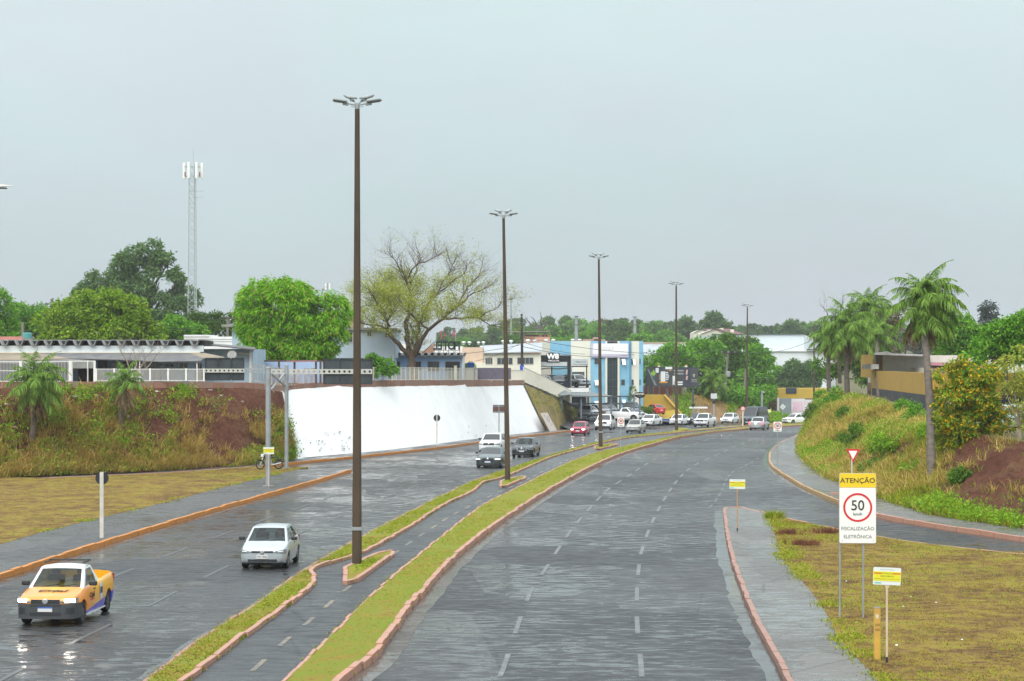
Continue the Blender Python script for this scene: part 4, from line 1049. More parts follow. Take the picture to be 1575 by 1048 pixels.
for nm, u0, u1, v0, v1, t1, t2, lab in (('dealer_board', 792, 820.8, 552.5, 563, '9668-0192', 'COMPRA  VENDA', 'grey dealer board left of the W8 portal'), ('dealer_board', 879.3, 904.5, 552.5, 562.5, '99866-9137', 'TROCA E FINANCIAMENTO', 'grey dealer board with phone number right of the W8 portal')):
    s_ = thing(nm, lab, 'sign', P((u0 + u1) / 2, v1, YD + 0.4)); ox = s_.location.copy(); W_ = PX(u1, YD) - PX(u0, YD); H_ = PZ(v0, YD) - PZ(v1, YD)
    B().box(-W_ / 2, W_ / 2, 0, 0.12, 0, H_).obj('board', M_LGREY, s_); text(t1, 0.30, mat('grey_letters', (0.12, 0.13, 0.14), 0.5), s_, (0.1, -0.01, H_ * 0.55), sx=0.95); text(t2, 0.16, M_BLET, s_, (0.15, -0.01, H_ * 0.14), sx=1.0)
    B().box(W_ / 2 - 0.25, W_ / 2 - 0.1, 0.13, 0.28, PZ(596.8, YD) - PZ(v1, YD), 0).obj('post', M_BLACKP, s_); B().box(-W_ / 2, W_ / 2, 0.13, 3.0, -0.2, -0.05).obj('awning', M_BLACKP, s_)
bt = thing('bunting', 'string of little pennants under the dealer portal', 'bunting', P(848, 566, YD + 2)); ob_ = bt.location.copy(); pb = B()
for i in range(40):
    p = P(826 + i * 1.2, 566.2 + 0.5 * math.sin(i * 0.3), YD + 2) - ob_; pb.add([p + Vector((-.08, 0, 0)), p + Vector((.08, 0, 0)), p + Vector((0, 0.02, -.24))], [(0, 1, 2)])
pb.obj('pennants', mat('pennant_grey', (0.4, 0.42, 0.45), 0.6), bt)
inw = thing('showroom_wall', 'dim showroom back wall in cream and teal behind the portal', 'wall', (PX(850, 282), 282, zd)); oi = inw.location.copy()
for u0, u1, m_ in ((800, 824, mat('teal_panel', (0.15, 0.33, 0.42), 0.7)), (824.1, 848, mat('dull_cream', (0.42, 0.40, 0.34), 0.8)), (848.1, 880, mat('teal_panel', (0.15, 0.33, 0.42), 0.7))): B().box(PX(u0, 282) - oi.x, PX(u1, 282) - oi.x, 0, 0.2, 0, PZ(565, 282) - zd).obj('panel', m_, inw)
B().box(PX(800, 280) - oi.x, PX(880, 280) - oi.x, -2.2, -2.0, 0, PZ(577, 280) - zd).obj('dark_partition', M_BLACKP, inw)

# lower canopies over the lot
def canopy(name, label, poly, m, posts, th=0.1, trim=None):
    vs = [P(u, v, y) for u, v, y in poly]; c = vs[0].copy(); t = thing(name, label, 'canopy', c)
    a = [p - c for p in vs]; n = len(a); b_ = [p - Vector((0, 0, th)) for p in a]
    B().add(a + b_, [tuple(range(n)), tuple(range(n, 2 * n))[::-1]] + [(i, i + n, (i + 1) % n + n, (i + 1) % n) for i in range(n)]).obj('roof_sheet', m, t)
    for u, y, v0, v1 in posts: B().box(-0.1, 0.1, -0.1, 0.1, PZ(v1, y) - c.z, PZ(v0, y) - c.z).obj('post', mat('blue_grey_steel', (0.13, 0.16, 0.20), 0.5), t, loc=(PX(u, y) - c.x, y - c.y, 0))
    return t
M_CANV = mat('grey_shade_cloth', (0.17, 0.19, 0.19), 0.8, var=0.15, vs=1)
canopy('lot_canopy', 'dark grey sloping canopy running down beside the railing', [(840, 594, 262.5), (868, 599.5, 259), (880, 606.5, 253), (862, 608.5, 251)], M_CANV, [(864, 252, 607.5, 640)])
canopy('lot_canopy', 'wide grey canopy over the parked cars in front of the office block', [(867, 604, 261.5), (912, 604, 261.5), (942, 609, 250), (878, 609.5, 250)], M_CANV, [(894, 250.5, 609, 644), (940, 250.5, 609, 642)])
pf = thing('steel_frame', 'bare dark steel canopy frame before the office block', 'frame', P(955, 640, 252)); ofr = pf.location.copy()
for v in (609.5, 621): B().bar(P(878, v, 250.2) - ofr, P(976, v + 0.6, 254) - ofr, 0.17).obj('beam', M_DGREY, pf)
B().bar(P(930, 620.5, 262) - ofr, P(976, 621, 262) - ofr, 0.15).obj('beam', M_DGREY, pf)
for u in (953.5, 975): B().box(-0.12, 0.12, -0.12, 0.12, PZ(640, 254) - ofr.z, PZ(609.5, 254) - ofr.z).obj('post', mat('blue_grey_steel', (0.13, 0.16, 0.2), 0.5), pf, loc=(PX(u, 254) - ofr.x, 254 - ofr.y, 0))
ovs = thing('oval_sign', 'black oval shop sign on a single steel post beside the lot', 'sign', P(984, 638, 250)); oz = ovs.location.copy()
B().tube([(0, 0, 0), (0, 0, PZ(612, 250) - oz.z)], 0.11, 10).obj('post', mat('blue_grey_steel', (0.13, 0.16, 0.2), 0.5), ovs)
el = [((PX(992.2, 250) - PX(984, 250)) * math.cos(R(a)), PZ(607.8, 250) - oz.z + (PZ(603, 250) - PZ(607.8, 250)) * math.sin(R(a))) for a in range(0, 360, 15)]
B().prism(el, 0.25, Matrix.Translation((0, -0.25, 0))).obj('oval', M_BLACKP, ovs); text('NAVTEC', 0.28, mat('cream_letters', (0.72, 0.70, 0.6), 0.5), ovs, (0, -0.26, PZ(606.4, 250) - oz.z), sx=1.05, bold=0.01); text('veiculos', 0.14, mat('grey_letters2', (0.3, 0.32, 0.33), 0.5), ovs, (0, -0.26, PZ(609.3, 250) - oz.z))

# yellow wall, forecourt, blue low wall, brick wall, billboards
M_YEL = mat('ochre_wall', (0.40, 0.27, 0.025), 0.8, c2=(0.34, 0.24, 0.03), vs=0.6, bump=0.15)
yw = thing('yellow_wall', 'ochre yellow retaining wall with a slanting bright end beside the car lot', 'wall', P(1010, 640, 286)); oy = yw.location.copy()
B().prism([(PX(u, 286) - oy.x, PZ(v, 286) - oy.z) for u, v in ((990, 648), (1056, 648), (1022, 607.5), (990, 607))], 1.0).obj('wall', M_YEL, yw)
B().bar(P(1022, 607.3, 285.7) - oy, P(1058, 648, 285.7) - oy, 0.45, 0.25).obj('slanted_coping', mat('bright_yellow_edge', (0.62, 0.42, 0.08), 0.7), yw)
B().add([P(996, 637, 285.5) - oy, P(1038, 630, 285.6) - oy, P(1052, 645, 282) - oy, P(996, 646.5, 277) - oy], [(0, 1, 2, 3)]).obj('yellow_apron', M_YEL, yw)
bw = thing('blue_low_wall', 'low bright blue wall at the edge of the car lot', 'wall', P(1020, 650, 277)); obw = bw.location.copy()
for u0, u1, y in ((1005, 1019, 275), (1019.2, 1036, 276), (1049, 1062, 279)): B().box(PX(u0, y) - obw.x, PX(u1, y) - obw.x, y - 277, y - 276.6, -0.3, PZ(644.5, y) - obw.z).obj('segment', mat('bright_blue', (0.03, 0.10, 0.36), 0.6, var=0.25), bw)
brk = thing('brick_wall', 'exposed red brick wall with concrete posts under the billboard', 'wall', P(1018, 609, 296)); obk = brk.location.copy()
M_BRK = mat('red_brick', (0.38, 0.13, 0.085), 0.85, c2=(0.30, 0.115, 0.08), vs=1.2, bump=0.4, bs=12)
us = (984, 996.8, 1005, 1014, 1027, 1036, 1049)
for a, b_ in zip(us[:-1], us[1:]): B().box(PX(a + 0.5, 296) - obk.x, PX(b_ - 0.5, 296) - obk.x, 0, 0.2, -1.2, PZ(594.5, 296) - obk.z).obj('brick_panel', M_BRK, brk)
for a in us: B().box(PX(a, 296) - obk.x - 0.1, PX(a, 296) - obk.x + 0.1, -0.05, 0.25, -1.2, PZ(594, 296) - obk.z).obj('concrete_post', mat('pale_post', (0.42, 0.36, 0.28), 0.8, var=0.2), brk)

YB = 294.0
def billboard(u0, u1, v0, v1, label):
    t = thing('billboard', label, 'billboard', P((u0 + u1) / 2, v1, YB)); W_ = PX(u1, YB) - PX(u0, YB); H_ = PZ(v0, YB) - PZ(v1, YB)
    B().box(-W_ / 2, W_ / 2, 0, 0.15, 0, H_).obj('panel', mat('charcoal_print', (0.035, 0.04, 0.045), 0.4, c2=(0.065, 0.07, 0.075), vs=0.5), t)
    for x in (-W_ * 0.3, W_ * 0.3): B().box(x - 0.12, x + 0.12, 0.16, 0.4, -3.0, 0.4).obj('post', M_DGREY, t)
    return t, W_, H_
def patch(t, W_, H_, a, b_, c, d, m, name='print_block', out=0.012): # fractions x0,x1,z0,z1
    B().box(-W_ / 2 + W_ * a, -W_ / 2 + W_ * b_, -out, -0.002, H_ * c, H_ * d).obj(name, m, t)
M_PW = mat('print_white', (0.7, 0.72, 0.72), 0.5); M_PO = mat('print_orange', (0.65, 0.30, 0.02), 0.5); M_PG = mat('print_silver', (0.25, 0.27, 0.28), 0.5)
t, W_, H_ = billboard(993.5, 1033.8, 564.5, 594.5, 'left charcoal billboard with a green-shirted figure and white text block')
patch(t, W_, H_, .565, .74, .25, .76, M_PW); patch(t, W_, H_, .51, .82, .17, .25, M_PO); patch(t, W_, H_, .50, .56, .32, .62, mat('print_ochre', (0.3, 0.19, 0.05), 0.5)); patch(t, W_, H_, .74, 1.0, .88, 1.0, M_PW)
for i, w_ in enumerate((.09, .1, .13, .12, .1)): patch(t, W_, H_, .755, .755 + w_, .69 - i * .09, .735 - i * .09, M_PW, 'print_line')
patch(t, W_, H_, .89, .97, .80, .85, M_PO); patch(t, W_, H_, .37, .49, .70, .94, M_PW)
q = B(); q.add([(-W_ / 2 + W_ * x, -0.012, H_ * z) for x, z in ((.05, .9), (.12, .84), (.42, .05), (.33, .05))], [(0, 1, 2, 3)]); q.obj('print_road', M_PG, t)
fig = B()
for cx, cz, rx, rz in ((.28, .66, .09, .11), (.30, .80, .03, .05)): fig.prism([(-W_ / 2 + W_ * (cx + rx * math.cos(R(a))), H_ * (cz + rz * math.sin(R(a)))) for a in range(0, 360, 30)], 0.01, Matrix.Translation((0, -0.016, 0)))
fig.obj('print_figure', mat('print_green', (0.28, 0.50, 0.05), 0.5), t); patch(t, W_, H_, .25, .34, .34, .55, mat('print_teal', (0.06, 0.12, 0.12), 0.5), 'print_legs')
t, W_, H_ = billboard(1034.6, 1074, 565, 596, 'right charcoal billboard with two pale text lines and a gold crest')
for z0, w_ in ((.79, .38), (.64, .38), (.22, .34), (.11, .34)): patch(t, W_, H_, .05, .05 + w_, z0, z0 + .07, M_PG if z0 > .5 else M_PW, 'print_line')
patch(t, W_, H_, .0, .09, .13, .57, M_PW); patch(t, W_, H_, .46, .70, .02, .98, mat('print_navy', (0.03, 0.035, 0.06), 0.5), 'print_panel', 0.006)
for c, d in ((.62, .88), (.36, .58)): q = B(); q.add([(-W_ / 2 + W_ * x, -0.016, H_ * z) for x, z in ((.53, d), (.60, d - .03), (.57, c), (.51, c + .02))], [(0, 1, 2, 3)]); q.obj('print_hand', mat('print_skin', (0.55, 0.36, 0.30), 0.5), t)
B().prism([(-W_ / 2 + W_ * (.83 + x), H_ * (.58 + z)) for x, z in ((-.04, .08), (.04, .08), (.035, -.02), (0, -.1), (-.035, -.02))], 0.01, Matrix.Translation((0, -0.014, 0))).obj('print_crest', mat('print_gold', (0.36, 0.33, 0.22), 0.5), t)
patch(t, W_, H_, .74, .95, .35, .39, mat('print_gold', (0.36, 0.33, 0.22), 0.5), 'print_line'); patch(t, W_, H_, .73, .96, .26, .29, M_PG, 'print_line')
for u, nm in ((1013.5, 'above the left billboard'), (1055.3, 'above the right billboard')):
    t = thing('billboard_tag', 'small yellow and white tag plate ' + nm, 'tag plate', P(u, 565, YB + 0.1)); B().box(-0.17, 0.17, 0, 0.08, 0, 0.2).obj('white_part', M_PW, t); B().box(-0.17, 0.17, 0, 0.08, 0.204, 0.36).obj('yellow_part', M_PO, t)

# cut bank behind the lot
cb = []
for bu, bv, by, cu, cv, cy in ((1000, 646, 287, 1000, 606, 297), (1040, 648, 286, 1036, 606.5, 298), (1075, 650, 290, 1062, 608, 300), (1110, 650, 294, 1100, 614, 302), (1145, 652, 296, 1140, 625, 303), (1185, 653, 290, 1180, 640, 300), (1215, 652, 288, 1215, 646, 296)):
    cb.append((P(bu, bv, by), P(cu, cv, cy)))
M_CUT = mat('brown_cut_soil', (0.17, 0.10, 0.05), 0.95, c2=(0.25, 0.16, 0.07), vs=0.5, bump=0.8, bs=2.5)
cut_bank, CBG = bank('cut_bank', cb, 10, 8, 0.5, M_CUT, 9)
sheet_back('upper_ground', [p[1] for p in cb], 6, 60, 2.6, M_FIELD)

# white warehouse and neighbours, far right-centre
ww = thing('white_warehouse', 'huge white metal warehouse with a gabled end behind the big trees', 'warehouse', (PX(1170, 430), 430, 0)); o = ww.location.copy(); yv = 430
M_WMET = mat('white_metal_sheet', (0.66, 0.70, 0.72), 0.5, var=0.06, vs=0.3); M_WMET2 = mat('shaded_white_metal', (0.60, 0.66, 0.68), 0.5, var=0.06, vs=0.3)  # second metal is a darker copy with shade put into its colour
zlow = 0 - o.z
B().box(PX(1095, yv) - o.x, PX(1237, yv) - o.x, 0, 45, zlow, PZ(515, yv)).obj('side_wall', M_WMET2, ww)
B().add([P(1237.2, 515, yv) - o, P(1262, 527, yv + 6) - o, P(1285, 540, yv + 12) - o, P(1285, 612, yv + 12) - o, P(1237.2, 612, yv) - o], [(0, 1, 2, 3, 4)]).obj('gable_wall', M_WMET, ww)
B().box(PX(1094, yv) - o.x, PX(1237.5, yv) - o.x, -0.3, 0.4, PZ(515, yv) + 0.003, PZ(514, yv)).obj('ridge_trim', M_DGREY, ww)
B().box(PX(1160, yv) - o.x, PX(1272, yv) - o.x, -4, -0.02, zlow, PZ(541, yv)).obj('lower_wall', M_WMET, ww); B().box(PX(1160, yv) - o.x, PX(1272, yv) - o.x, -4.4, -3.9, PZ(541, yv) + 0.003, PZ(540, yv)).obj('lower_trim', M_WHT, ww)
B().box(PX(1236, yv) - o.x, PX(1290, yv) - o.x, -5.2, -4.42, PZ(539.2, yv), PZ(537.6, yv)).obj('black_awning', M_BLACKP, ww)
for i in range(1, 14): B().box(PX(1095 + i * 10.2, yv) - o.x - 0.03, PX(1095 + i * 10.2, yv) - o.x + 0.03, -0.04, -0.003, PZ(540, yv), PZ(515.5, yv)).obj('sheet_seam', M_WMET2, ww)
lg = thing('long_roof_hall', 'long low hall with tan eave and grey metal roof left of the white warehouse', 'warehouse', (PX(1040, 385), 385, 0)); o = lg.location.copy()
B().box(PX(985, 385) - o.x, PX(1098, 385) - o.x, 0, 1, PZ(529.5, 385), PZ(526.5, 385)).obj('eave', mat('tan_eave', (0.36, 0.29, 0.21), 0.7), lg)
B().add([P(985, 529.6, 384.9) - o, P(1098, 529.6, 384.9) - o, P(1060, 545, 376) - o, P(985, 547, 376) - o], [(0, 1, 2, 3)]).obj('roof', M_METR, lg); B().box(PX(985, 376) - o.x, PX(1058, 376) - o.x, -9, -8.8, 0, PZ(546, 376)).obj('wall', M_CONC, lg)
fh = thing('gabled_house', 'cream gabled house with a maroon tiled roof on the rise behind the warehouse', 'house', (PX(1110, 520), 520, 5)); o = fh.location.copy(); y = 520
B().prism([(PX(u, y) - o.x, PZ(v, y) - o.z) for u, v in ((1079, 545), (1128, 545), (1128, 517), (1118, 513.5), (1099, 506.5), (1079, 513.5))], 14).obj('gable_wall', M_CREAM, fh)
M_MAR = mat('maroon_tiles', (0.17, 0.075, 0.065), 0.8, var=0.25, vs=1)
B().add([P(1076, 514, y - 0.6) - o, P(1099, 505.8, y - 0.6) - o, P(1122, 505.8, y + 22) - o, P(1100, 513, y + 22) - o], [(0, 1, 2, 3)]).obj('roof_slope', M_MAR, fh)
B().add([P(1099, 505.8, y - 0.6) - o, P(1138, 517, y - 0.6) - o, P(1152, 516, y + 22) - o, P(1122, 505.8, y + 22) - o], [(0, 1, 2, 3)]).obj('roof_slope', M_MAR, fh)
for u, v in ((1115, 504), (1131.5, 506)): B().box(PX(u, y) - o.x - 0.45, PX(u, y) - o.x + 0.45, 8, 9, PZ(516, y) - o.z, PZ(v, y) - o.z).obj('chimney', M_CREAM, fh)
fh2 = thing('gabled_house', 'second cream house with maroon roof peeping out left of its neighbour', 'house', (PX(1080, 560), 560, 6)); o = fh2.location.copy(); y = 560
B().prism([(PX(u, y) - o.x, PZ(v, y) - o.z) for u, v in ((1067, 530), (1092, 530), (1092, 511), (1079, 507), (1067, 511.5))], 12).obj('gable_wall', M_CREAM, fh2); B().add([P(1066, 512, y - .5) - o, P(1079, 506, y - .5) - o, P(1100, 506, y + 22) - o, P(1088, 510, y + 22) - o], [(0, 1, 2, 3)]).obj('roof_slope', M_MAR, fh2); B().add([P(1079, 506, y - .5) - o, P(1095, 511, y - .5) - o, P(1112, 510, y + 22) - o, P(1100, 506, y + 22) - o], [(0, 1, 2, 3)]).obj('roof_slope', M_MAR, fh2)
sm = thing('salmon_building', 'salmon building with a long flat roof on the rise left of centre', 'building', (PX(825, 450), 450, 6)); o = sm.location.copy(); y = 450
M_SAL = mat('salmon_paint', (0.58, 0.32, 0.23), 0.8, var=0.1)
facade(sm, y, PX(806, y), PX(845.5, y), 4, PZ(514.5, y), 8, M_SAL, org=o); facade(sm, y - 1, PX(823, y), PX(845.8, y), 4, PZ(519, y), 1.0, M_SAL, 'front_wall', o)
for a in ((807, 515.5, 828, 517.5), (834, 515.8, 837, 518), (839.5, 515.8, 842, 518)): opening(sm, y, *a, M_DARK, 'window', o)
B().box(PX(772, y) - o.x, PX(846.5, y) - o.x, -1.5, 8, PZ(511, y) - o.z, PZ(509.8, y) - o.z).obj('roof_slab', M_CONC, sm)
# yellow band and graffiti walls at the bend
ybd = thing('yellow_band_wall', 'yellow painted shop wall with a dark sign panel at the far bend', 'building', (PX(1230, 335), 335, 1)); o = ybd.location.copy(); y = 335
B().box(PX(1187, y) - o.x, PX(1290, y) - o.x, 0, 6, PZ(613, y) - o.z, PZ(597.5, y) - o.z).obj('yellow_wall', mat('signal_yellow', (0.52, 0.34, 0.03), 0.7, c2=(0.42, 0.3, 0.06), vs=0.6), ybd)
B().box(PX(1208.5, y) - o.x, PX(1225, y) - o.x, -0.12, -0.003, PZ(605.5, y) - o.z, PZ(597, y) - o.z).obj('sign_panel', mat('slate_panel', (0.03, 0.045, 0.06), 0.4), ybd); B().box(PX(1187, y) - o.x, PX(1290, y) - o.x, -0.02, 5, PZ(650, y) - o.z, PZ(613, y) - 0.003 - o.z).obj('lower_wall', mat('brown_wall', (0.14, 0.10, 0.075), 0.85, var=0.3), ybd)
gw = thing('graffiti_wall', 'whitewashed wall with pink paint smears at the far bend', 'wall', P(1240, 640, 306)); o = gw.location.copy(); y = 306
M_GRW = mat('whitewash_dirty', (0.68, 0.66, 0.66), 0.8, var=0.2, vs=0.5)
B().box(PX(1217.5, y) - o.x, PX(1238, y) - o.x, 0, 0.3, -1.5, PZ(613.5, y) - o.z).obj('wall_bay', M_GRW, gw); B().box(PX(1238.3, y) - o.x, PX(1300, y) - o.x, 0, 0.3, -1.5, PZ(615, y) - o.z).obj('wall_bay', M_GRW, gw)
M_PINK = mat('pink_smear', (0.62, 0.36, 0.47), 0.8, c2=(0.68, 0.58, 0.62), vs=2.0, stretch=(3, 1, 0.6))
for u0, u1, v0, v1 in ((1219, 1235, 618, 633), (1242, 1249, 619, 634), (1252, 1262, 619, 633)): B().box(PX(u0, y) - o.x, PX(u1, y) - o.x, -0.03, -0.002, PZ(v1, y) - o.z, PZ(v0, y) - o.z).obj('pink_paint', M_PINK, gw)
for u, v in ((1245, 623), (1244.5, 633.5)): B().box(PX(u - 2, y) - o.x, PX(u + 2, y) - o.x, -0.06, -0.031, PZ(v + 1.5, y) - o.z, PZ(v - 1.5, y) - o.z).obj('dark_hole', M_DARK, gw)
gyw = thing('grey_wall', 'plain grey wall panel left of the pink graffiti wall', 'wall', P(1207, 645, 304)); o = gyw.location.copy(); y = 304
B().box(PX(1198.5, y) - o.x, PX(1217, y) - o.x, 0, 0.3, -1, PZ(613, y) - o.z).obj('panel', mat('blue_grey_wall', (0.22, 0.25, 0.27), 0.8, c2=(0.17, 0.2, 0.22), vs=0.8), gyw); B().box(PX(1195.3, y) - o.x, PX(1198.3, y) - o.x, -0.1, 0.3, -1, PZ(612, y) - o.z).obj('pier', M_GRW, gyw); B().box(PX(1198.5, y) - o.x, PX(1217, y) - o.x, -0.05, -0.003, -1, PZ(640, y) - o.z).obj('skirting', M_GRW, gyw)
rmp = thing('stair_wall', 'pale green stepped wall descending to the road at the far bend', 'wall', P(1187, 652, 298)); o = rmp.location.copy()
B().prism([(PX(u, 298) - o.x, PZ(v, 298) - o.z) for u, v in ((1180, 655), (1196, 655), (1196, 634), (1191, 637), (1186, 646))], 0.4).obj('wall', mat('pale_green_wall', (0.32, 0.37, 0.33), 0.8, var=0.2), rmp)

# yellow and black building on the right terrace
yb = thing('yellow_black_building', 'yellow and black painted building above the right bank', 'building', (31.6, 175, 4)); o = yb.location.copy()
M_YB = mat('deep_yellow', (0.40, 0.25, 0.035), 0.8, c2=(0.36, 0.22, 0.04), vs=0.8, bump=0.2); M_BB = mat('faded_black_paint', (0.018, 0.022, 0.028), 0.7, c2=(0.045, 0.05, 0.055), vs=0.6)
def wallq(a, b_, z0, z1, m, name, th=0.3):
    a = Vector((a[0], a[1], 0)); b_ = Vector((b_[0], b_[1], 0)); d = b_ - a; n = Vector((-d.y, d.x, 0)).normalized() * th
    vs = [p + Vector((0, 0, z)) - o for z in (z0, z1) for p in (a, b_, b_ + n, a + n)]
    return B().add(vs, [(0, 1, 5, 4), (2, 3, 7, 6), (1, 2, 6, 5), (3, 0, 4, 7), (4, 5, 6, 7), (3, 2, 1, 0)]).obj(name, m, yb)
A_, B_, C_ = (PX(1341, 175), 175), (PX(1424, 136), 136), (PX(1424, 136) + 26, 133)
wallq(A_, B_, 2.2, 5.08, M_BB, 'black_wall'); wallq(A_, B_, 5.083, 6.6, M_YB, 'yellow_wall')
wallq(B_, C_, 2.2, 5.08, M_BB, 'black_wall'); wallq((B_[0] + .02, B_[1]), C_, 5.083, 6.6, M_YB, 'yellow_wall'); wallq(A_, (A_[0] + 20, 176), 2.2, 6.6, M_YB, 'end_wall')
yup = 172; B().box(PX(1352, yup) - o.x, PX(1367, yup) - o.x, 0, 6, 6.0 - o.z, PZ(545, yup) - o.z).obj('yellow_block', M_YB, yb)
B().box(PX(1367.2, yup) - o.x, PX(1620, yup) - o.x, -0.5, 7, 5.5 - o.z, PZ(546.5, yup) - o.z).obj('upper_wall', mat('pale_cream_upper', (0.62, 0.62, 0.55), 0.8, var=0.15), yb)
B().add([P(1345, 543.5, 170) - o, P(1365, 541, 170) - o, P(1372, 545, 170) - o, P(1430, 547.5, 170) - o, P(1430, 549, 170) - o, P(1366, 546.5, 170) - o, P(1345, 546, 170) - o] + [P(u, v, 180) - o for u, v in ((1345, 543), (1365, 540.5), (1372, 544), (1430, 546))], [(0, 1, 2, 3, 4, 5, 6), (0, 7, 8, 1), (1, 8, 9, 2), (2, 9, 10, 3)]).obj('roof', M_CONC, yb)
B().box(PX(1338.5, 171) - o.x, PX(1350, 171) - o.x, -4.5, 0, PZ(568, 171) - o.z, PZ(560.5, 171) - o.z).obj('grey_ledge', M_CONC, yb)
mr_ = thing('maroon_roof_shed', 'long shed with a maroon and grey sheet roof behind the yellow building', 'shed', (PX(1480, 185), 185, 5)); o2_ = mr_.location.copy()
B().add([P(1430, 562, 165) - o2_, P(1520, 566, 165) - o2_, P(1510, 558, 178) - o2_, P(1430, 556, 178) - o2_], [(0, 1, 2, 3)]).obj('roof', mat('maroon_sheet', (0.27, 0.06, 0.075), 0.6, var=0.2), mr_); B().add([P(1455, 558, 182) - o2_, P(1512, 560, 182) - o2_, P(1505, 553, 190) - o2_, P(1450, 552, 190) - o2_], [(0, 1, 2, 3)]).obj('grey_roof', M_METR, mr_); B().box(PX(1432, 166) - o2_.x, PX(1520, 166) - o2_.x, -18.8, -6, -1, PZ(566, 166) - o2_.z).obj('wall', M_CREAM, mr_)
# ------------------------------------------------------------------ vegetation
def unit(n):
    v = RNG.normal(size=(n, 3)); return v / np.linalg.norm(v, axis=1, keepdims=True)
def cards(c, ax, ln, wd, fold=0.0):
    """leaf quads: base points c, axis ax (unit), lengths, widths"""
    n = len(c); s = np.cross(ax, unit(n)); s /= np.linalg.norm(s, axis=1, keepdims=True) + 1e-9
    ln = np.broadcast_to(ln, n)[:, None]; wd = np.broadcast_to(wd, n)[:, None]
    V = np.stack([c, c + ax * ln * 0.45 + s * wd * 0.5, c + ax * ln, c + ax * ln * 0.45 - s * wd * 0.5], 1).reshape(-1, 3)
    return V, np.arange(n * 4).reshape(-1, 4)
def crown_cards(blobs, ncl, per, rc, ln, wd, droop=0.3, shell=0.55, gap=0.0, seed=0, out=0.5, sub=None):
    """leaf clusters on sub-clumps spread over ellipsoid blobs (cx,cy,cz,rx,ry,rz); gap drops whole clumps"""
    bl = np.array(blobs, float); vol = (bl[:, 3] * bl[:, 4] * bl[:, 5]) ** 0.67
    rsub = sub or rc * 1.25
    ns = int(max(6, ncl / 14)); k = RNG.choice(len(bl), ns, p=vol / vol.sum())
    d = unit(ns); r = shell + (1 - shell) * RNG.random(ns) ** 0.5
    sc_ = bl[k, :3] + d * np.maximum(bl[k, 3:6] - rsub * 0.6, bl[k, 3:6] * 0.35) * r[:, None]
    dd = np.linalg.norm((sc_[:, None, :] - bl[None, :, :3]) / bl[None, :, 3:6], axis=2).min(1)
    keep = (dd > shell * 0.65) & (RNG.random(ns) > gap * 0.9)
    sc_, d = sc_[keep], d[keep]; ns = len(sc_)
    rs = rsub * RNG.uniform(0.65, 1.25, ns)
    q = RNG.integers(0, ns, ncl); e = unit(ncl) + d[q] * 0.55 + np.array([0, 0, 0.25]); e /= np.linalg.norm(e, axis=1, keepdims=True)
    cc = sc_[q] + e * rs[q][:, None] * np.array([1.15, 1.15, 0.8]) * RNG.uniform(0.75, 1.05, ncl)[:, None]
    p = np.repeat(cc, per, 0) + RNG.normal(size=(ncl * per, 3)) * rc * 0.28
    ax = unit(ncl * per) * (1 - out) + np.repeat(e, per, 0) * out + np.array([0, 0, -droop])
    ax /= np.linalg.norm(ax, axis=1, keepdims=True) + 1e-9
    return cards(p, ax, ln * RNG.uniform(0.7, 1.3, ncl * per), wd * RNG.uniform(0.7, 1.2, ncl * per))
M_BARK = mat('grey_bark', (0.11, 0.085, 0.065), 0.9, c2=(0.065, 0.05, 0.04), vs=2.5, bump=0.6, bs=9)
M_BARKD = mat('dark_bark', (0.055, 0.042, 0.033), 0.9, c2=(0.09, 0.075, 0.06), vs=2, bump=0.6, bs=9)
M_BARKP = mat('pale_bark', (0.30, 0.25, 0.19), 0.9, c2=(0.2, 0.16, 0.12), vs=2, bump=0.4, bs=9)
L_MANGO = leafmat('mango_leaves', [(0.063, 0.206, 0.006), (0.113, 0.338, 0.007), (0.177, 0.459, 0.011), (0.253, 0.507, 0.027), (0.38, 0.301, 0.082)])
L_YGREEN = leafmat('yellow_green_leaves', [(0.08, 0.178, 0.009), (0.16, 0.297, 0.014), (0.227, 0.37, 0.021), (0.307, 0.385, 0.046)])
L_GREEN = leafmat('bright_leaves', [(0.056, 0.179, 0.011), (0.101, 0.28, 0.016), (0.168, 0.381, 0.025), (0.235, 0.403, 0.056)])
L_MID = leafmat('mid_leaves', [(0.054, 0.132, 0.014), (0.096, 0.204, 0.02), (0.144, 0.276, 0.03)])
L_EUC = leafmat('bluish_leaves', [(0.073, 0.148, 0.048), (0.119, 0.215, 0.066), (0.172, 0.269, 0.084)])
L_DARK = leafmat('dark_leaves', [(0.042, 0.09, 0.018), (0.072, 0.144, 0.025), (0.108, 0.192, 0.035)])
L_OLIVE = leafmat('olive_leaves', [(0.21, 0.243, 0.035), (0.336, 0.385, 0.05), (0.441, 0.475, 0.09)])
L_BROWN = leafmat('dry_brown_leaves', [(0.127, 0.098, 0.057), (0.172, 0.138, 0.081), (0.138, 0.149, 0.057)], 0.7)
L_FLOW = leafmat('flowering_leaves', [(0.069, 0.18, 0.012), (0.124, 0.285, 0.018), (0.221, 0.345, 0.024), (0.386, 0.33, 0.024), (0.8, 0.42, 0.014)])
L_PALM = leafmat('palm_leaflets', [(0.097, 0.193, 0.031), (0.165, 0.289, 0.044), (0.248, 0.385, 0.075)])
L_DEADP = leafmat('dead_palm_leaflets', [(0.22, 0.15, 0.085), (0.32, 0.24, 0.13), (0.4, 0.3, 0.17)])
L_DRY = leafmat('dry_grass_blades', [(0.362, 0.241, 0.056), (0.511, 0.355, 0.101), (0.631, 0.468, 0.157), (0.362, 0.329, 0.045)])
L_GRASS = leafmat('green_grass_blades', [(0.149, 0.23, 0.012), (0.218, 0.31, 0.016), (0.299, 0.345, 0.025), (0.38, 0.31, 0.05)])
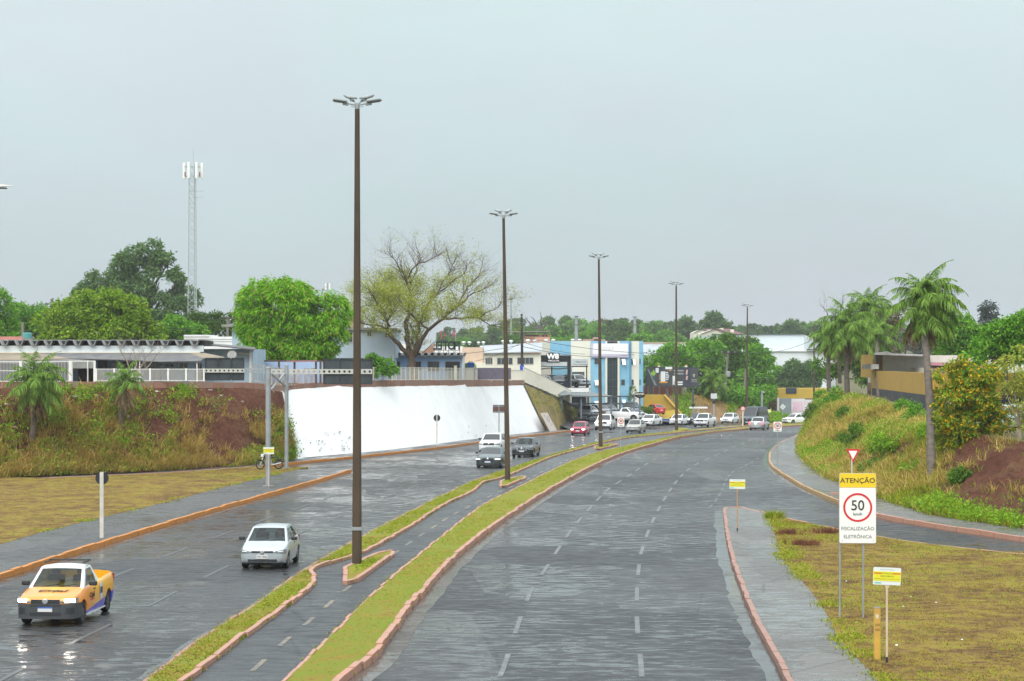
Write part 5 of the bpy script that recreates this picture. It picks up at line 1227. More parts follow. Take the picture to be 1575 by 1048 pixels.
L_LAWN = leafmat('lawn_blades', [(0.13, 0.085, 0.025), (0.24, 0.17, 0.03), (0.3, 0.24, 0.035), (0.22, 0.27, 0.025)])
L_WEED = leafmat('weed_leaves', [(0.109, 0.23, 0.012), (0.187, 0.36, 0.016), (0.296, 0.461, 0.035)])

def tree(name, label, base, blobs, ncl, per, rc, ln, wd, m, trunk=0.3, bark=M_BARK, fork=0.45, group=None, droop=0.3, shell=0.55, gap=0.0, seed=0, cat='tree', limbs=True, out=0.5):
    """blobs relative to base"""
    t = thing(name, label, cat, base, group=group)
    V, F = crown_cards(blobs, ncl, per, rc, ln, wd, droop, shell, gap, seed, out)
    mobj('crown', np_mesh('crown', V, F, m), t)
    tb_ = B(); rr = random.Random(seed + 3)
    top = max(b[2] for b in blobs); cz = sum(b[2] for b in blobs) / len(blobs); fz = cz * fork
    bx = sum(b[0] for b in blobs) / len(blobs); by = sum(b[1] for b in blobs) / len(blobs)
    f = Vector((bx * 0.15, by * 0.15, fz))
    tb_.tube([(0, 0, -0.3), (f.x * 0.4, f.y * 0.4, fz * 0.5), f], [trunk * 1.25, trunk, trunk * 0.8], 8)
    if limbs:
        for b in blobs[:9]:
            e_ = Vector((b[0], b[1], b[2] + b[5] * 0.2)); mid = f.lerp(e_, 0.5) + Vector((rr.uniform(-.3, .3), rr.uniform(-.3, .3), 0.12 * e_.z * rr.random()))
            tb_.tube([f, mid, e_], [trunk * 0.6, trunk * 0.38, trunk * 0.12], 6, False)
    tb_.obj('trunk', bark, t, smooth=True)
    return t
def pblobs(px, y, base, ry=0.8):
    """(u, v, ru, rv[, dy]) in pixels at depth y -> blobs relative to base"""
    out = []
    for q in px:
        u, v, ru, rv = q[:4]; dy = q[4] if len(q) > 4 else 0
        p = P(u, v, y + dy) - base; k = (y + dy) / FPX
        out.append((p.x, p.y, p.z, ru * k, ru * k * ry, rv * k))
    return out

# mango
bm_ = P(452, 590, 168); 
tree('mango_tree', 'round dense bright green mango tree with rusty flower tips beside the motel', bm_, pblobs([(413, 476, 44, 46), (440, 464, 40, 36, -1), (505, 484, 30, 36), (440, 512, 68, 44, 1), (492, 512, 44, 44), (412, 530, 40, 34), (460, 538, 52, 26), (394, 492, 30, 42), (468, 486, 40, 36, -1)], 168, bm_), 6500, 12, 0.5, 0.34, 0.085, L_MANGO, 0.38, M_BARKD, 0.5, droop=0.8, shell=0.8, seed=1, out=0.8)
# rusty flower panicles over its upper half
# big pale eucalypt-like tree behind the tower
bp = P(225, 540, 285)
tree('tall_tree', 'tall airy blue-green tree behind the telecom tower', bp, pblobs([(225, 398, 32, 26), (190, 410, 30, 22), (262, 405, 28, 26), (165, 430, 30, 22), (205, 440, 38, 26), (245, 440, 36, 30), (278, 440, 22, 32), (140, 452, 28, 20), (275, 475, 26, 24), (235, 475, 40, 24), (295, 462, 14, 20), (170, 460, 36, 22)], 285, bp), 2300, 13, 0.75, 0.5, 0.22, L_EUC, 0.5, M_BARK, 0.4, gap=0.52, shell=0.35, seed=2, droop=0.4)
bp = P(150, 560, 200)
tree('broad_tree', 'broad yellow-green tree behind the motel roof', bp, pblobs([(155, 480, 45, 30), (120, 490, 42, 28), (190, 485, 40, 30), (90, 508, 40, 26), (150, 508, 60, 30), (210, 508, 38, 28), (70, 522, 26, 18), (232, 520, 22, 20), (125, 465, 22, 14), (175, 462, 26, 14)], 200, bp), 2600, 14, 0.7, 0.36, 0.2, L_YGREEN, 0.4, seed=3, shell=0.6, gap=0.2)
bp = P(270, 545, 230)
tree('leafy_tree', 'loose bright green tree between the tower foot and white store', bp, pblobs([(262, 505, 24, 18), (285, 510, 22, 16), (245, 515, 18, 14), (300, 515, 14, 12)], 230, bp), 700, 13, 0.6, 0.36, 0.18, L_GREEN, 0.25, seed=4, gap=0.25)
bp = P(325, 545, 235)
tree('flat_topped_tree', 'dark flat-topped tree behind the white store near the mango', bp, pblobs([(320, 492, 30, 9), (345, 498, 22, 10), (300, 500, 18, 9), (325, 508, 34, 12), (358, 488, 14, 8)], 235, bp), 700, 12, 0.6, 0.32, 0.16, L_DARK, 0.25, M_BARKD, seed=5, gap=0.3)
bp = P(62, 545, 240)
tree('flat_topped_tree', 'spreading green flat-topped tree left of the concrete utility pole', bp, pblobs([(40, 482, 34, 13), (66, 488, 28, 12), (20, 498, 34, 13), (55, 505, 40, 14), (84, 495, 12, 8), (10, 515, 30, 14)], 240, bp), 1300, 13, 0.7, 0.36, 0.16, L_GREEN, 0.3, seed=6, gap=0.22)
bp = P(-15, 545, 215)
tree('feathery_tree', 'feathery bright green tree cut by the left picture edge', bp, pblobs([(-8, 465, 24, 18), (5, 485, 24, 20), (-20, 505, 40, 25), (8, 520, 20, 14)], 215, bp), 900, 13, 0.7, 0.36, 0.14, L_GREEN, 0.3, seed=7, gap=0.2)
bp = P(575, 590, 172)
tree('green_shrub', 'bright green leafy shrub right of the large sign board', bp, pblobs([(574, 556, 10, 10), (588, 562, 12, 10), (600, 568, 8, 8), (580, 572, 16, 12)], 172, bp), 220, 10, 0.4, 0.30, 0.12, L_GREEN, 0.07, seed=8, shell=0.3, cat='shrub')
bp = P(738, 590, 205)
tree('green_shrub', 'small green shrub between the blue hut and the blue tank', bp, pblobs([(716, 562, 8, 7), (722, 568, 8, 8), (712, 572, 6, 8)], 200, bp), 120, 9, 0.3, 0.28, 0.12, L_GREEN, 0.05, seed=9, shell=0.3, cat='shrub')

# the large half-bare tree: limbs follow the photograph, twigs grow from them
def bare_tree(name, label, y, base_px, limbs, leaf_fn, m_leaf, r0, bark, seed, twigs=5, depth_sp=2.5, leafn=10, lv=3, leaf_ln=0.26):
    rr = random.Random(seed); base = P(*base_px, y); t = thing(name, label, 'tree', base)
    tb_ = B(); leaves = []
    def grow(p, d, ln, r, lev):
        pts = [p]; rs = [r]; q = p.copy(); dd = d.copy(); n = 4
        for i in range(n):
            dd = (dd + Vector((rr.uniform(-.28, .28), rr.uniform(-.28, .28), rr.uniform(-.16, .26)))).normalized(); q = q + dd * ln / n
            pts.append(q.copy()); rs.append(r * (1 - 0.72 * (i + 1) / n))
        tb_.tube(pts, rs, 5 if lev > 1 else 3, False)
        if lev > 0:
            for k in range(rr.randint(3, 4) if lev > 1 else rr.randint(3, 5)):
                i = rr.randint(1, n); a = rr.uniform(0.35, 0.95); side = Vector((rr.uniform(-1, 1), rr.uniform(-1, 1), rr.uniform(-.4, .9)))
                grow(pts[i], (dd * (1 - a * 0.5) + side.normalized() * a).normalized(), ln * rr.uniform(0.48, 0.75), rs[i] * 0.62, lev - 1)
        if lev <= 1:
            for p_ in pts[1:]: leaves.append(p_)
    for path, r_a, r_b in limbs:
        pts = [P(u, v, y + dy) - base for u, v, dy in path]; n = len(pts)
        rs = [r_a + (r_b - r_a) * i / (n - 1) for i in range(n)]
        # finer, slightly crooked
        fp = []; fr = []
        for i in range(n - 1):
            for k in range(3):
                f = k / 3; w = pts[i].lerp(pts[i + 1], f)
                if i + k: w = w + Vector((rr.uniform(-.12, .12), rr.uniform(-.1, .1), rr.uniform(-.08, .08)))
                fp.append(w); fr.append(rs[i] + (rs[i + 1] - rs[i]) * f)
        fp.append(pts[-1]); fr.append(rs[-1]); tb_.tube(fp, fr, 8, False)
        for i in range(3 if r_a > 0.2 else 1, len(fp)):
            if fr[i] > 0.17: continue
            d = (fp[i] - fp[i - 1]).normalized()
            for k in range(twigs if rr.random() < 0.8 else 2):
                side = Vector((rr.uniform(-1, 1), rr.uniform(-1, 1), rr.uniform(-.35, .9))).normalized()
                if rr.random() < 0.5: grow(fp[i], (d * 0.6 + side * 0.8).normalized(), rr.uniform(1.0, 2.3), min(0.045, max(0.018, fr[i] * 0.4)), lv - 1)
        grow(fp[-1], (fp[-1] - fp[-2]).normalized(), rr.uniform(.8, 1.4), fr[-1], lv - 1)
    tb_.obj('trunk', bark, t, smooth=True)
    if leaf_fn:
        pts = np.array([tuple(p) for p in leaves]); w = leaf_fn(pts + np.array(base)); pts = pts[RNG.random(len(pts)) < w]
        p = np.repeat(pts, leafn, 0) + RNG.normal(size=(len(pts) * leafn, 3)) * 0.22
        V, F = cards(p, unit(len(p)), leaf_ln * RNG.uniform(0.6, 1.2, len(p)), leaf_ln * 0.42); mobj('crown', np_mesh('crown', V, F, m_leaf), t)
    return t
def big_leaf(w):
    u = U0 + w[:, 0] / w[:, 1] * FPX; v = V0 - (w[:, 2] - CH) / w[:, 1] * FPX
    k = np.clip(1.15 - np.hypot((u - 622) / 95, (v - 478) / 62), 0, 1) + np.clip(0.9 - np.hypot((u - 718) / 36, (v - 500) / 34), 0, 1) * 0.9
    return np.clip(k * 0.5 + 0.10 + 0.05 * (v > 445) - 0.08 * (v < 418) - 0.06 * (u > 745), 0.0, 0.34)
YT = 184.0
LIMBS = [([(636, 590, 0), (634, 565, 0), (633, 547, 0)], 0.496, 0.286),
 ([(631, 549, 0), (615, 530, -.5), (598, 512, -1), (597, 495, -1.5), (585, 470, -2), (570, 450, -3)], 0.245, 0.039), ([(598, 508, -1), (580, 500, -2), (562, 500, -3), (548, 490, -3.5)], 0.086, 0.022),
 ([(597, 492, -1.5), (607, 470, 0), (600, 445, 1), (588, 425, 1)], 0.094, 0.022),
 ([(633, 549, 0), (628, 530, 0), (624, 505, .5), (628, 480, 1), (632, 452, 1), (626, 430, .5), (612, 408, 0), (600, 392, 0)], 0.274, 0.028), ([(632, 440, 1), (640, 415, 2), (648, 400, 2), (644, 388, 2)], 0.086, 0.022), ([(626, 430, .5), (640, 408, -1), (662, 400, -2), (672, 393, -2)], 0.079, 0.022),
 ([(634, 548, 0), (640, 525, 1), (645, 500, 2), (652, 480, 3), (668, 455, 3), (688, 425, 3), (700, 400, 3)], 0.173, 0.028), ([(668, 455, 3), (690, 440, 3), (712, 422, 3), (722, 405, 3)], 0.086, 0.022),
 ([(636, 549, 0), (648, 525, -1), (658, 508, -1.5), (680, 490, -2), (705, 470, -2), (728, 452, -2), (752, 440, -2)], 0.230, 0.028), ([(705, 470, -2), (720, 442, -1), (734, 425, -1), (742, 408, 0)], 0.086, 0.022), ([(680, 490, -2), (710, 490, -3), (735, 488, -3), (758, 476, -3), (778, 462, -3)], 0.101, 0.022), ([(735, 488, -3), (755, 500, -3), (772, 505, -3)], 0.058, 0.020),
 ([(660, 506, -1), (640, 492, -3), (622, 475, -4), (610, 455, -4)], 0.094, 0.022), ([(688, 425, 3), (700, 415, 4), (690, 398, 4)], 0.058, 0.020), ([(585, 470, -2), (565, 470, -1), (552, 458, 0)], 0.058, 0.020), ([(607, 470, 0), (585, 450, 2), (570, 432, 2)], 0.065, 0.020)]
bare_tree('half_bare_tree', 'large spreading tree, half bare, with sparse yellow-green leaves beside the hotel', YT, (636, 592), LIMBS, big_leaf, L_OLIVE, 0.6, mat('warm_bark', (0.13, 0.09, 0.06), 0.9, c2=(0.075, 0.055, 0.04), vs=1.5, bump=0.6, bs=6), 5, twigs=6, leafn=8, leaf_ln=0.16)
bare_tree('bare_shrub', 'pale leafless shrub with fanned stems before the motel fence', 138, (205, 588), [([(205, 586, 0), (198, 565, 0), (188, 545, 0)], 0.07, 0.03), ([(206, 586, 0), (208, 562, .4), (206, 540, .6)], 0.07, 0.03), ([(207, 586, 0), (218, 565, 0), (228, 545, 0)], 0.07, 0.03), ([(207, 586, 0), (226, 568, -.4), (238, 550, -.6)], 0.06, 0.03)], None, None, 0.1, M_BARKP, 6, twigs=1, lv=2)
bare_tree('bare_tree', 'thin leafless tree rising behind the right-hand palms', 200, (1292, 590), [([(1292, 590, 0), (1291, 540, 0), (1288, 505, 0)], 0.2, 0.1), ([(1288, 508, 0), (1278, 490, 0), (1268, 475, 0)], 0.09, 0.03), ([(1288, 506, 0), (1292, 485, 1), (1295, 470, 1)], 0.09, 0.03)], None, None, 0.1, M_BARK, 7, twigs=3, lv=2)

# ---- palms
def on_bank(grid, u, v):
    """nearest point of a bank sheet to a pixel"""
    best = None; bd = 1e9
    for r in grid:
        for p in r:
            uu = U0 + p.x / p.y * FPX; vv = V0 - (p.z - CH) / p.y * FPX; d = (uu - u) ** 2 + (vv - v) ** 2
            if d < bd: bd = d; best = p
    return best
def frond_mesh(name, e0, e1, nl, ll, m, seed=0, lw=0.02, pw=1.2):
    """frond of unit length leaving at elevation e0 and bending down to e1 under its own weight"""
    r = np.random.default_rng(seed); k = 16; t = np.linspace(0, 1, k); e = np.radians(e0 + (e1 - e0) * t ** pw); st = 1.0 / (k - 1)
    X = np.concatenate([[0], np.cumsum(np.cos(e[:-1]) * st)]); Zc = np.concatenate([[0], np.cumsum(np.sin(e[:-1]) * st)])
    rs = B().tube([(x, 0, z) for x, z in zip(X, Zc)], list(0.011 * (1 - 0.8 * t)), 4)
    V0_ = np.array(rs.v); F0 = np.array([f for f in rs.f if len(f) == 4])
    tt = np.repeat(np.linspace(0.10, 0.99, nl), 2); sd = np.tile([1, -1], nl)
    p = np.stack([np.interp(tt, t, X), np.zeros_like(tt), np.interp(tt, t, Zc)], 1); te = np.interp(tt, t, e)
    ln = ll * np.sin(np.clip(tt * 1.05 + 0.12, 0, 1) * np.pi) ** 0.55 * r.uniform(0.8, 1.15, len(tt)) + 0.02
    tan = np.stack([np.cos(te), np.zeros_like(te), np.sin(te)], 1)
    ax = tan * 0.6 + np.stack([r.normal(0, .08, len(tt)), sd * (0.75 + r.normal(0, .15, len(tt))), -0.35 + r.normal(0, .2, len(tt))], 1); ax /= np.linalg.norm(ax, axis=1, keepdims=True)
    mid = p + ax * ln[:, None] * 0.5; ax2 = ax * 0.7 + np.array([0, 0, -0.95]); ax2 /= np.linalg.norm(ax2, axis=1, keepdims=True); end = mid + ax2 * ln[:, None] * 0.55
    s = np.cross(ax, r.normal(size=ax.shape) * .6 + np.array([0, 0, 1.0])); s /= np.linalg.norm(s, axis=1, keepdims=True); s = s * lw / 2
    n = len(p); LV = np.stack([p - s, p + s, mid + s, mid - s, end + s * 0.15, end - s * 0.15], 1).reshape(-1, 3); i0 = np.arange(n)[:, None] * 6
    LF = np.concatenate([i0 + np.array([0, 1, 2, 3]), i0 + np.array([3, 2, 4, 5])])
    return np_mesh(name, np.concatenate([V0_, LV]), np.concatenate([F0, LF + len(V0_)]), m)
FR = [frond_mesh('frond', e0, max(-86, e0 - d_), 58, 0.26, L_PALM, i, 0.017) for i, (e0, d_) in enumerate(((86, 80), (78, 120), (66, 130), (52, 130), (38, 120), (22, 105), (5, 88), (-14, 70), (-34, 50)))]
FD = [frond_mesh('dead_frond', e0, -88, 40, 0.17, L_DEADP, 20 + i, 0.018, .6) for i, e0 in enumerate((-25, -45, -62))]
def lbp(u, v, u1, v1):
    p = on_bank(LBG, u, v); return p + Vector((0, 0, -.1)), P(u1, v1, p.y - 0.3)
def palm(label, base, top, r0, L, nf, nd, wind=(0, 0), seed=0, up_=1.0, dead_drop=75, lmul=1.0):
    rr = random.Random(seed); t = thing('palm_tree', label, 'palm tree', base, group='palms beside the road'); h = top - base
    pts = []; rs = []
    for i in range(15):
        f = i / 14; pts.append(h * f + Vector((0.12 * math.sin(f * 3) * (1 if seed % 2 else -1), 0, 0)) * math.sin(math.pi * f)); rs.append(r0 * (1.25 - 0.35 * f) * (1 + (0.05 if i % 2 else -0.04)))
    B().tube(pts, rs, 10).obj('trunk', mat('palm_trunk', (0.15, 0.125, 0.10), 0.9, c2=(0.08, 0.065, 0.055), vs=3, bump=0.7, bs=10, stretch=(1, 1, 3)), t, smooth=True)
    B().lathe([(r0 * .7, -0.55), (r0 * 1.5, -0.2), (r0 * 1.2, 0.15), (r0 * 0.4, 0.5)], 9, Matrix.Translation(h)).obj('crown_shaft', mat('palm_fibre', (0.16, 0.10, 0.045), 0.9, var=0.3), t)
    for i in range(nf):
        az = i * 2.39996 + rr.uniform(-.25, .25); lev = (i + .5) / nf
        o = mobj('frond', FR[min(8, int(lev ** .9 * 9 * up_))], t, h + Vector((0, 0, 0.18 - .3 * lev)))
        d = Vector((math.cos(az) + wind[0], math.sin(az) + wind[1], 0)); s = L * rr.uniform(0.82, 1.1) * lmul * (1.0 + .16 * (d.length - 1))
        o.rotation_euler = Euler((rr.uniform(-.12, .12), rr.uniform(-.1, .1), math.atan2(d.y, d.x)), 'XYZ'); o.scale = (s, s, s)
    for i in range(nd):
        az = i * 2.39996 + 1; o = mobj('dead_frond', FD[i % 3], t, h + Vector((0, 0, -0.25 - .2 * rr.random())))
        s = L * rr.uniform(0.6, 0.9); o.rotation_euler = Euler((rr.uniform(-.12, .12), rr.uniform(-.1, .1), az), 'XYZ'); o.scale = (s, s, s)
    return t
gp = G(1434, 768, 0.3); palm('tall palm with shaggy windblown crown on the right bank', gp, P(1419, 472, 107), 0.19, 2.75, 48, 26, (0.42, -0.1), 1)
palm('palm with drooping bright fronds, the front one of the right cluster', P(1303, 612, 172), P(1305, 508, 172), 0.20, 3.6, 34, 8, (0, 0), 2)
palm('taller palm behind the right cluster, left of the yellow building', P(1338, 606, 186), P(1334, 478, 186), 0.19, 3.2, 32, 8, (0.15, 0), 3)
palm('palm at the left edge of the right cluster, half hidden', P(1275, 610, 195), P(1277, 520, 195), 0.19, 2.9, 26, 9, (-.1, 0), 4)
palm('palm with a bare dark trunk next to the yellow building corner', P(1352, 612, 168), P(1349, 520, 178), 0.17, 2.8, 20, 6, (0.1, 0), 12)
palm('slender young palm on the left bank with hanging tan skirt, left of two', *lbp(46, 682, 53, 590), 0.15, 2.6, 34, 22, (0.25, 0), 5)
palm('small palm with straw-coloured skirt of dead fronds in the middle of the left bank', *lbp(190, 656, 191, 592), 0.13, 2.0, 18, 40, (0, 0), 6, .8)
palm('distant green palm in front of the big trees by the billboards', P(1097, 628, 300), P(1098, 588, 300), 0.2, 3.6, 26, 5, (0, 0), 7)

# ---- trees right of centre
def T(name, label, base, px, y, ncl, m, ln=0.5, per=12, rc=0.9, seed=0, gap=0.2, tr=0.3, shell=0.5, droop=0.3, cat='tree', bark=M_BARK, group=None, wd=0.5, fork=0.45):
    b_ = P(*base, y); return tree(name, label, b_, pblobs(px, y, b_), ncl, per, rc, ln, ln * wd, m, tr, bark, fork, seed=seed, gap=gap, shell=shell, droop=droop, cat=cat, group=group)
GB = 'bright green trees behind the billboards'
T('broadleaf_tree', 'rounded bright green tree directly behind the left billboard', (1020, 612), [(1010, 560, 20, 16), (1035, 548, 26, 16), (1018, 575, 28, 16), (1045, 568, 24, 16), (1000, 580, 14, 14)], 318, 800, L_GREEN, 0.55, seed=21, group=GB)
T('broadleaf_tree', 'flat-crowned bright green tree above the right billboard', (1072, 625), [(1060, 532, 26, 9), (1085, 540, 30, 12), (1068, 552, 36, 14), (1075, 572, 34, 16), (1100, 560, 22, 14)], 330, 1000, L_GREEN, 0.55, seed=22, group=GB)
T('broadleaf_tree', 'tallest green tree of the mass, rising left of the fifth lamp post', (1125, 640), [(1112, 527, 18, 9), (1135, 532, 20, 10), (1120, 550, 30, 16), (1150, 530, 14, 11), (1145, 555, 26, 18), (1125, 580, 34, 18)], 335, 1100, L_MID, 0.55, seed=23, group=GB, gap=0.28)
T('broadleaf_tree', 'spreading green tree with outstretched arms right of the fifth lamp post', (1160, 645), [(1160, 545, 16, 12), (1172, 555, 18, 8), (1188, 538, 10, 4), (1186, 556, 10, 5), (1178, 566, 18, 8), (1165, 580, 24, 14), (1160, 600, 30, 16)], 328, 1000, L_GREEN, 0.5, seed=24, group=GB, gap=0.25)
T('broadleaf_tree', 'low dense green tree hanging over the brown cut bank', (1130, 648), [(1125, 610, 30, 16), (1150, 618, 30, 18), (1110, 625, 16, 12), (1175, 612, 18, 18), (1140, 636, 26, 12)], 303, 1000, L_GREEN, 0.45, seed=25, group=GB, gap=0.2)
T('broadleaf_tree', 'olive young tree at the crest of the cut bank under the right billboard', (1065, 610), [(1070, 592, 14, 12), (1082, 600, 14, 14), (1095, 612, 12, 12)], 301, 350, L_MID, 0.4, seed=26, group=GB)
T('dry_shrub', 'brown dry thicket under the trees beside the grey van', (1185, 652), [(1182, 615, 10, 14), (1190, 630, 10, 14), (1178, 636, 8, 12)], 312, 300, L_BROWN, 0.4, seed=27, cat='shrub')
GE = 'slim trees in front of the white warehouse'
for i, (u, vt, vb, lab) in enumerate(((1204, 562, 602, 'leftmost slim tree before the white warehouse, darker and lower'), (1222, 548, 606, 'tallest slim dark tree before the white warehouse'), (1235, 550, 608, 'slim tree with a tapering top, second from right before the warehouse'), (1248, 548, 606, 'slim tree before the warehouse nearest the right palms'))):
    T('slim_tree', lab, (u, vb + 10), [(u, vt + 6, 4, 8), (u - 2, vt + 18, 7, 10), (u + 2, vt + 30, 8, 11), (u - 2, vt + 42, 9, 10)], 390, 330, L_EUC, 0.6, seed=30 + i, gap=0.3, tr=0.16, group=GE, wd=0.45)

# ---- right terrace greenery
bp = P(1490, 700, 104); 
tree('flowering_tree', 'leafy tree with orange-yellow blossoms on the right bank beside the tall palm', bp, pblobs([(1480, 575, 34, 20), (1510, 580, 30, 20), (1465, 610, 32, 28), (1500, 615, 40, 30), (1455, 645, 26, 26), (1495, 655, 40, 26), (1530, 640, 30, 30), (1470, 680, 30, 22), (1515, 690, 34, 16), (1445, 620, 16, 24)], 104, bp), 1800, 11, 0.34, 0.19, 0.1, L_FLOW, 0.10, M_BARK, 0.35, seed=41, gap=0.33, shell=0.4)
bp = P(1570, 690, 101)
tree('pale_tree', 'pale olive thin-leaved tree with light trunk at the right edge', bp, pblobs([(1560, 560, 26, 26), (1580, 600, 30, 34), (1548, 610, 18, 24), (1590, 650, 30, 24)], 101, bp), 500, 9, 0.4, 0.2, 0.07, L_OLIVE, 0.11, M_BARKP, 0.35, seed=42, gap=0.35, shell=0.3)
bp = P(1545, 600, 132)
tree('broadleaf_tree', 'bright green tree crown at the right edge above the maroon shed', bp, pblobs([(1545, 510, 30, 16), (1575, 505, 30, 20), (1520, 535, 26, 14), (1555, 540, 36, 20), (1500, 550, 18, 10), (1590, 540, 30, 24), (1570, 480, 12, 8)], 132, bp), 1300, 11, 0.5, 0.28, 0.14, L_GREEN, 0.22, seed=43, gap=0.3)
bp = P(1475, 580, 200)
tree('broadleaf_tree', 'green tree showing behind the tall palm crown', bp, pblobs([(1470, 500, 26, 16), (1490, 515, 24, 16), (1455, 520, 24, 16), (1500, 535, 20, 14), (1475, 540, 30, 14)], 200, bp), 900, 12, 0.6, 0.36, 0.18, L_GREEN, 0.3, seed=44, gap=0.25)
bp = P(1375, 560, 215)
tree('dry_tree', 'thin grey-brown tree with dark nest between the palms', bp, pblobs([(1365, 490, 16, 18), (1385, 480, 14, 14), (1378, 505, 18, 16), (1375, 530, 18, 18)], 215, bp), 300, 10, 0.6, 0.28, 0.12, L_BROWN, 0.16, M_BARK, seed=45, gap=0.4)
bp = P(1520, 560, 330)
tree('layered_conifer', 'distant tiered dark conifer at right against the sky', bp, pblobs([(1520, 472, 6, 4), (1520, 482, 11, 3), (1520, 492, 7, 5), (1521, 506, 9, 10), (1521, 525, 14, 10)], 330, bp), 360, 10, 0.8, 0.5, 0.2, leafmat('conifer_needles', [(0.05, 0.07, 0.06), (0.07, 0.095, 0.075)], 0.7), 0.25, seed=46, shell=0.3)
bp = P(1330, 560, 225)
tree('broadleaf_tree', 'mid green tree filling the gap behind the palm cluster', bp, pblobs([(1325, 520, 26, 20), (1300, 540, 26, 22), (1350, 540, 22, 22), (1275, 565, 20, 18), (1320, 570, 30, 20)], 225, bp), 700, 12, 0.7, 0.38, 0.2, L_MID, 0.3, seed=47, gap=0.25)
# shrubs on the right bank
SHR = [(1300, 640, 22, 12, 'dark green bush high on the right bank near the palms', L_MID), (1286, 618, 26, 14, 'light green bush at the crest of the right bank', L_GREEN), (1318, 672, 24, 18, 'round green bush in the middle of the right bank', L_MID), (1375, 680, 38, 26, 'large leafy green bush above the yield sign', L_WEED), (1345, 715, 24, 12, 'dark low bush left of the large leafy bush', L_MID), (1400, 640, 22, 14, 'bright green bush against the black wall', L_GREEN), (1385, 622, 12, 12, 'small bright bush at the foot of the black wall', L_GREEN), (1250, 640, 14, 18, 'green bush at the far tip of the right bank', L_MID), (1412, 720, 20, 14, 'green bush at the foot of the tall palm', L_WEED), (1480, 735, 22, 12, 'low green bush on the bare red soil', L_MID), (1265, 608, 16, 10, 'bush with yellowish leaves on the far crest of the right bank', L_GREEN), (1420, 670, 16, 14, 'green bush behind the tall palm trunk', L_WEED)]
for i, (u, v, ru, rv, lab, m_) in enumerate(SHR):
    p = on_bank(RBG, u, v + rv * 0.6); k = p.y / FPX; rx, rz = ru * k, rv * k
    tree('bush', lab, p + Vector((0, 0, -0.1)), [(0, 0, rz * 0.8, rx * 0.8, rx * 0.7, rz), (rx * .4, -.2, rz * 0.6, rx * .5, rx * .5, rz * .7), (-rx * .45, .1, rz * .55, rx * .5, rx * .5, rz * .6), (0.1 * rx, 0, rz * 1.5, rx * .4, rx * .4, rz * .5)], int(60 + rx * rz * 120), 11, 0.3, 0.2, 0.075, m_, 0.04, seed=60 + i, gap=0.25, shell=0.3, cat='bush', group='bushes on the right bank', fork=0.2)
tree('clipped_shrub', 'dark green rounded shrub beside the oval sign in the lot', P(995, 645, 262), pblobs([(995, 634, 9, 8), (990, 638, 7, 6), (1000, 638, 7, 6)], 262, P(995, 645, 262)), 200, 10, 0.3, 0.25, 0.1, L_MID, 0.06, seed=80, shell=0.3, cat='shrub')
tree('slim_tree', 'thin wispy young tree before the cream corner of the office block', P(973, 640, 285), pblobs([(973, 606, 3, 10), (974, 618, 6, 12), (972, 630, 6, 8)], 285, P(973, 640, 285)), 110, 8, 0.3, 0.25, 0.1, L_EUC, 0.06, seed=81, shell=0.2, cat='tree')

# ---- far tree line on the rise: individual trees, four crowns shared
KINDS = []
for i, (m_, bl) in enumerate(((L_MID, [(0, 0, 6, 4.5, 4, 3), (3, 0, 5, 3.5, 3, 2.6), (-3, 0, 5.2, 3.6, 3, 2.6), (0, -1, 4, 5, 4, 2.5)]), (L_GREEN, [(0, 0, 7, 4, 4, 2.6), (3, 0, 6, 4, 3, 2.2), (-3.4, 0, 6.2, 4, 3, 2.3), (0, -1, 4.5, 5, 4, 2.6)]), (L_DARK, [(0, 0, 6, 3.6, 3.4, 3.2), (2.4, 0, 5, 3, 3, 2.6), (-2.4, 0, 5, 3, 3, 2.6), (0, 0, 3.5, 4.2, 3.6, 2.4)]), (L_BROWN, [(0, 0, 6, 3.8, 3.4, 3), (2.4, 0, 5.4, 3, 3, 2.6), (-2.4, 0, 5.2, 3, 3, 2.4)]), (L_EUC, [(0, 0, 10, 2.6, 2.4, 2.2), (1.8, 0, 8, 2.4, 2.2, 1.9), (-1.6, 0, 8.4, 2.6, 2.4, 1.8), (0.5, 0, 12.2, 1.8, 1.6, 1.6), (0, 0, 6, 3, 2.4, 1.8)]))):
    t = tree('far_tree', 'x', (0, 0, 0), bl, 620, 11, 0.85, 0.62, 0.36, m_, 0.3, M_BARK, 0.4, seed=90 + i, gap=0.3 if i < 4 else 0.42, shell=0.45)
    KINDS.append(t)
used = [False] * 5
KN = ['mid green', 'bright green', 'dark green', 'dry brown', 'tall blue-green']
def far(k, u, vtop, y, lab, sc=1.0):
    o = KINDS[k] if not used[k] else copy_tree(KINDS[k]); used[k] = True
    hts = [8.4, 9.0, 8.4, 8.2, 13.2][k] * sc; zt = PZ(vtop, y); o.location = (PX(u, y), y, zt - hts); o.scale = (sc * random.uniform(.95, 1.2),) * 2 + (sc,); o.rotation_euler = (0, 0, random.uniform(0, 6.28))
    o['label'] = lab; o['group'] = 'trees on the far rise'; o['category'] = 'tree'
    return o
rr = random.Random(12)
prof = [(690, 515), (740, 510), (790, 503), (830, 497), (860, 500), (900, 496), (940, 495), (980, 497), (1010, 500), (1040, 508), (1075, 506), (1110, 505), (1150, 508), (1190, 505), (1230, 502), (1275, 505), (1330, 500), (1400, 498), (1480, 500), (1575, 498), (1700, 498)]
pu = [p[0] for p in prof]; pv = [p[1] for p in prof]
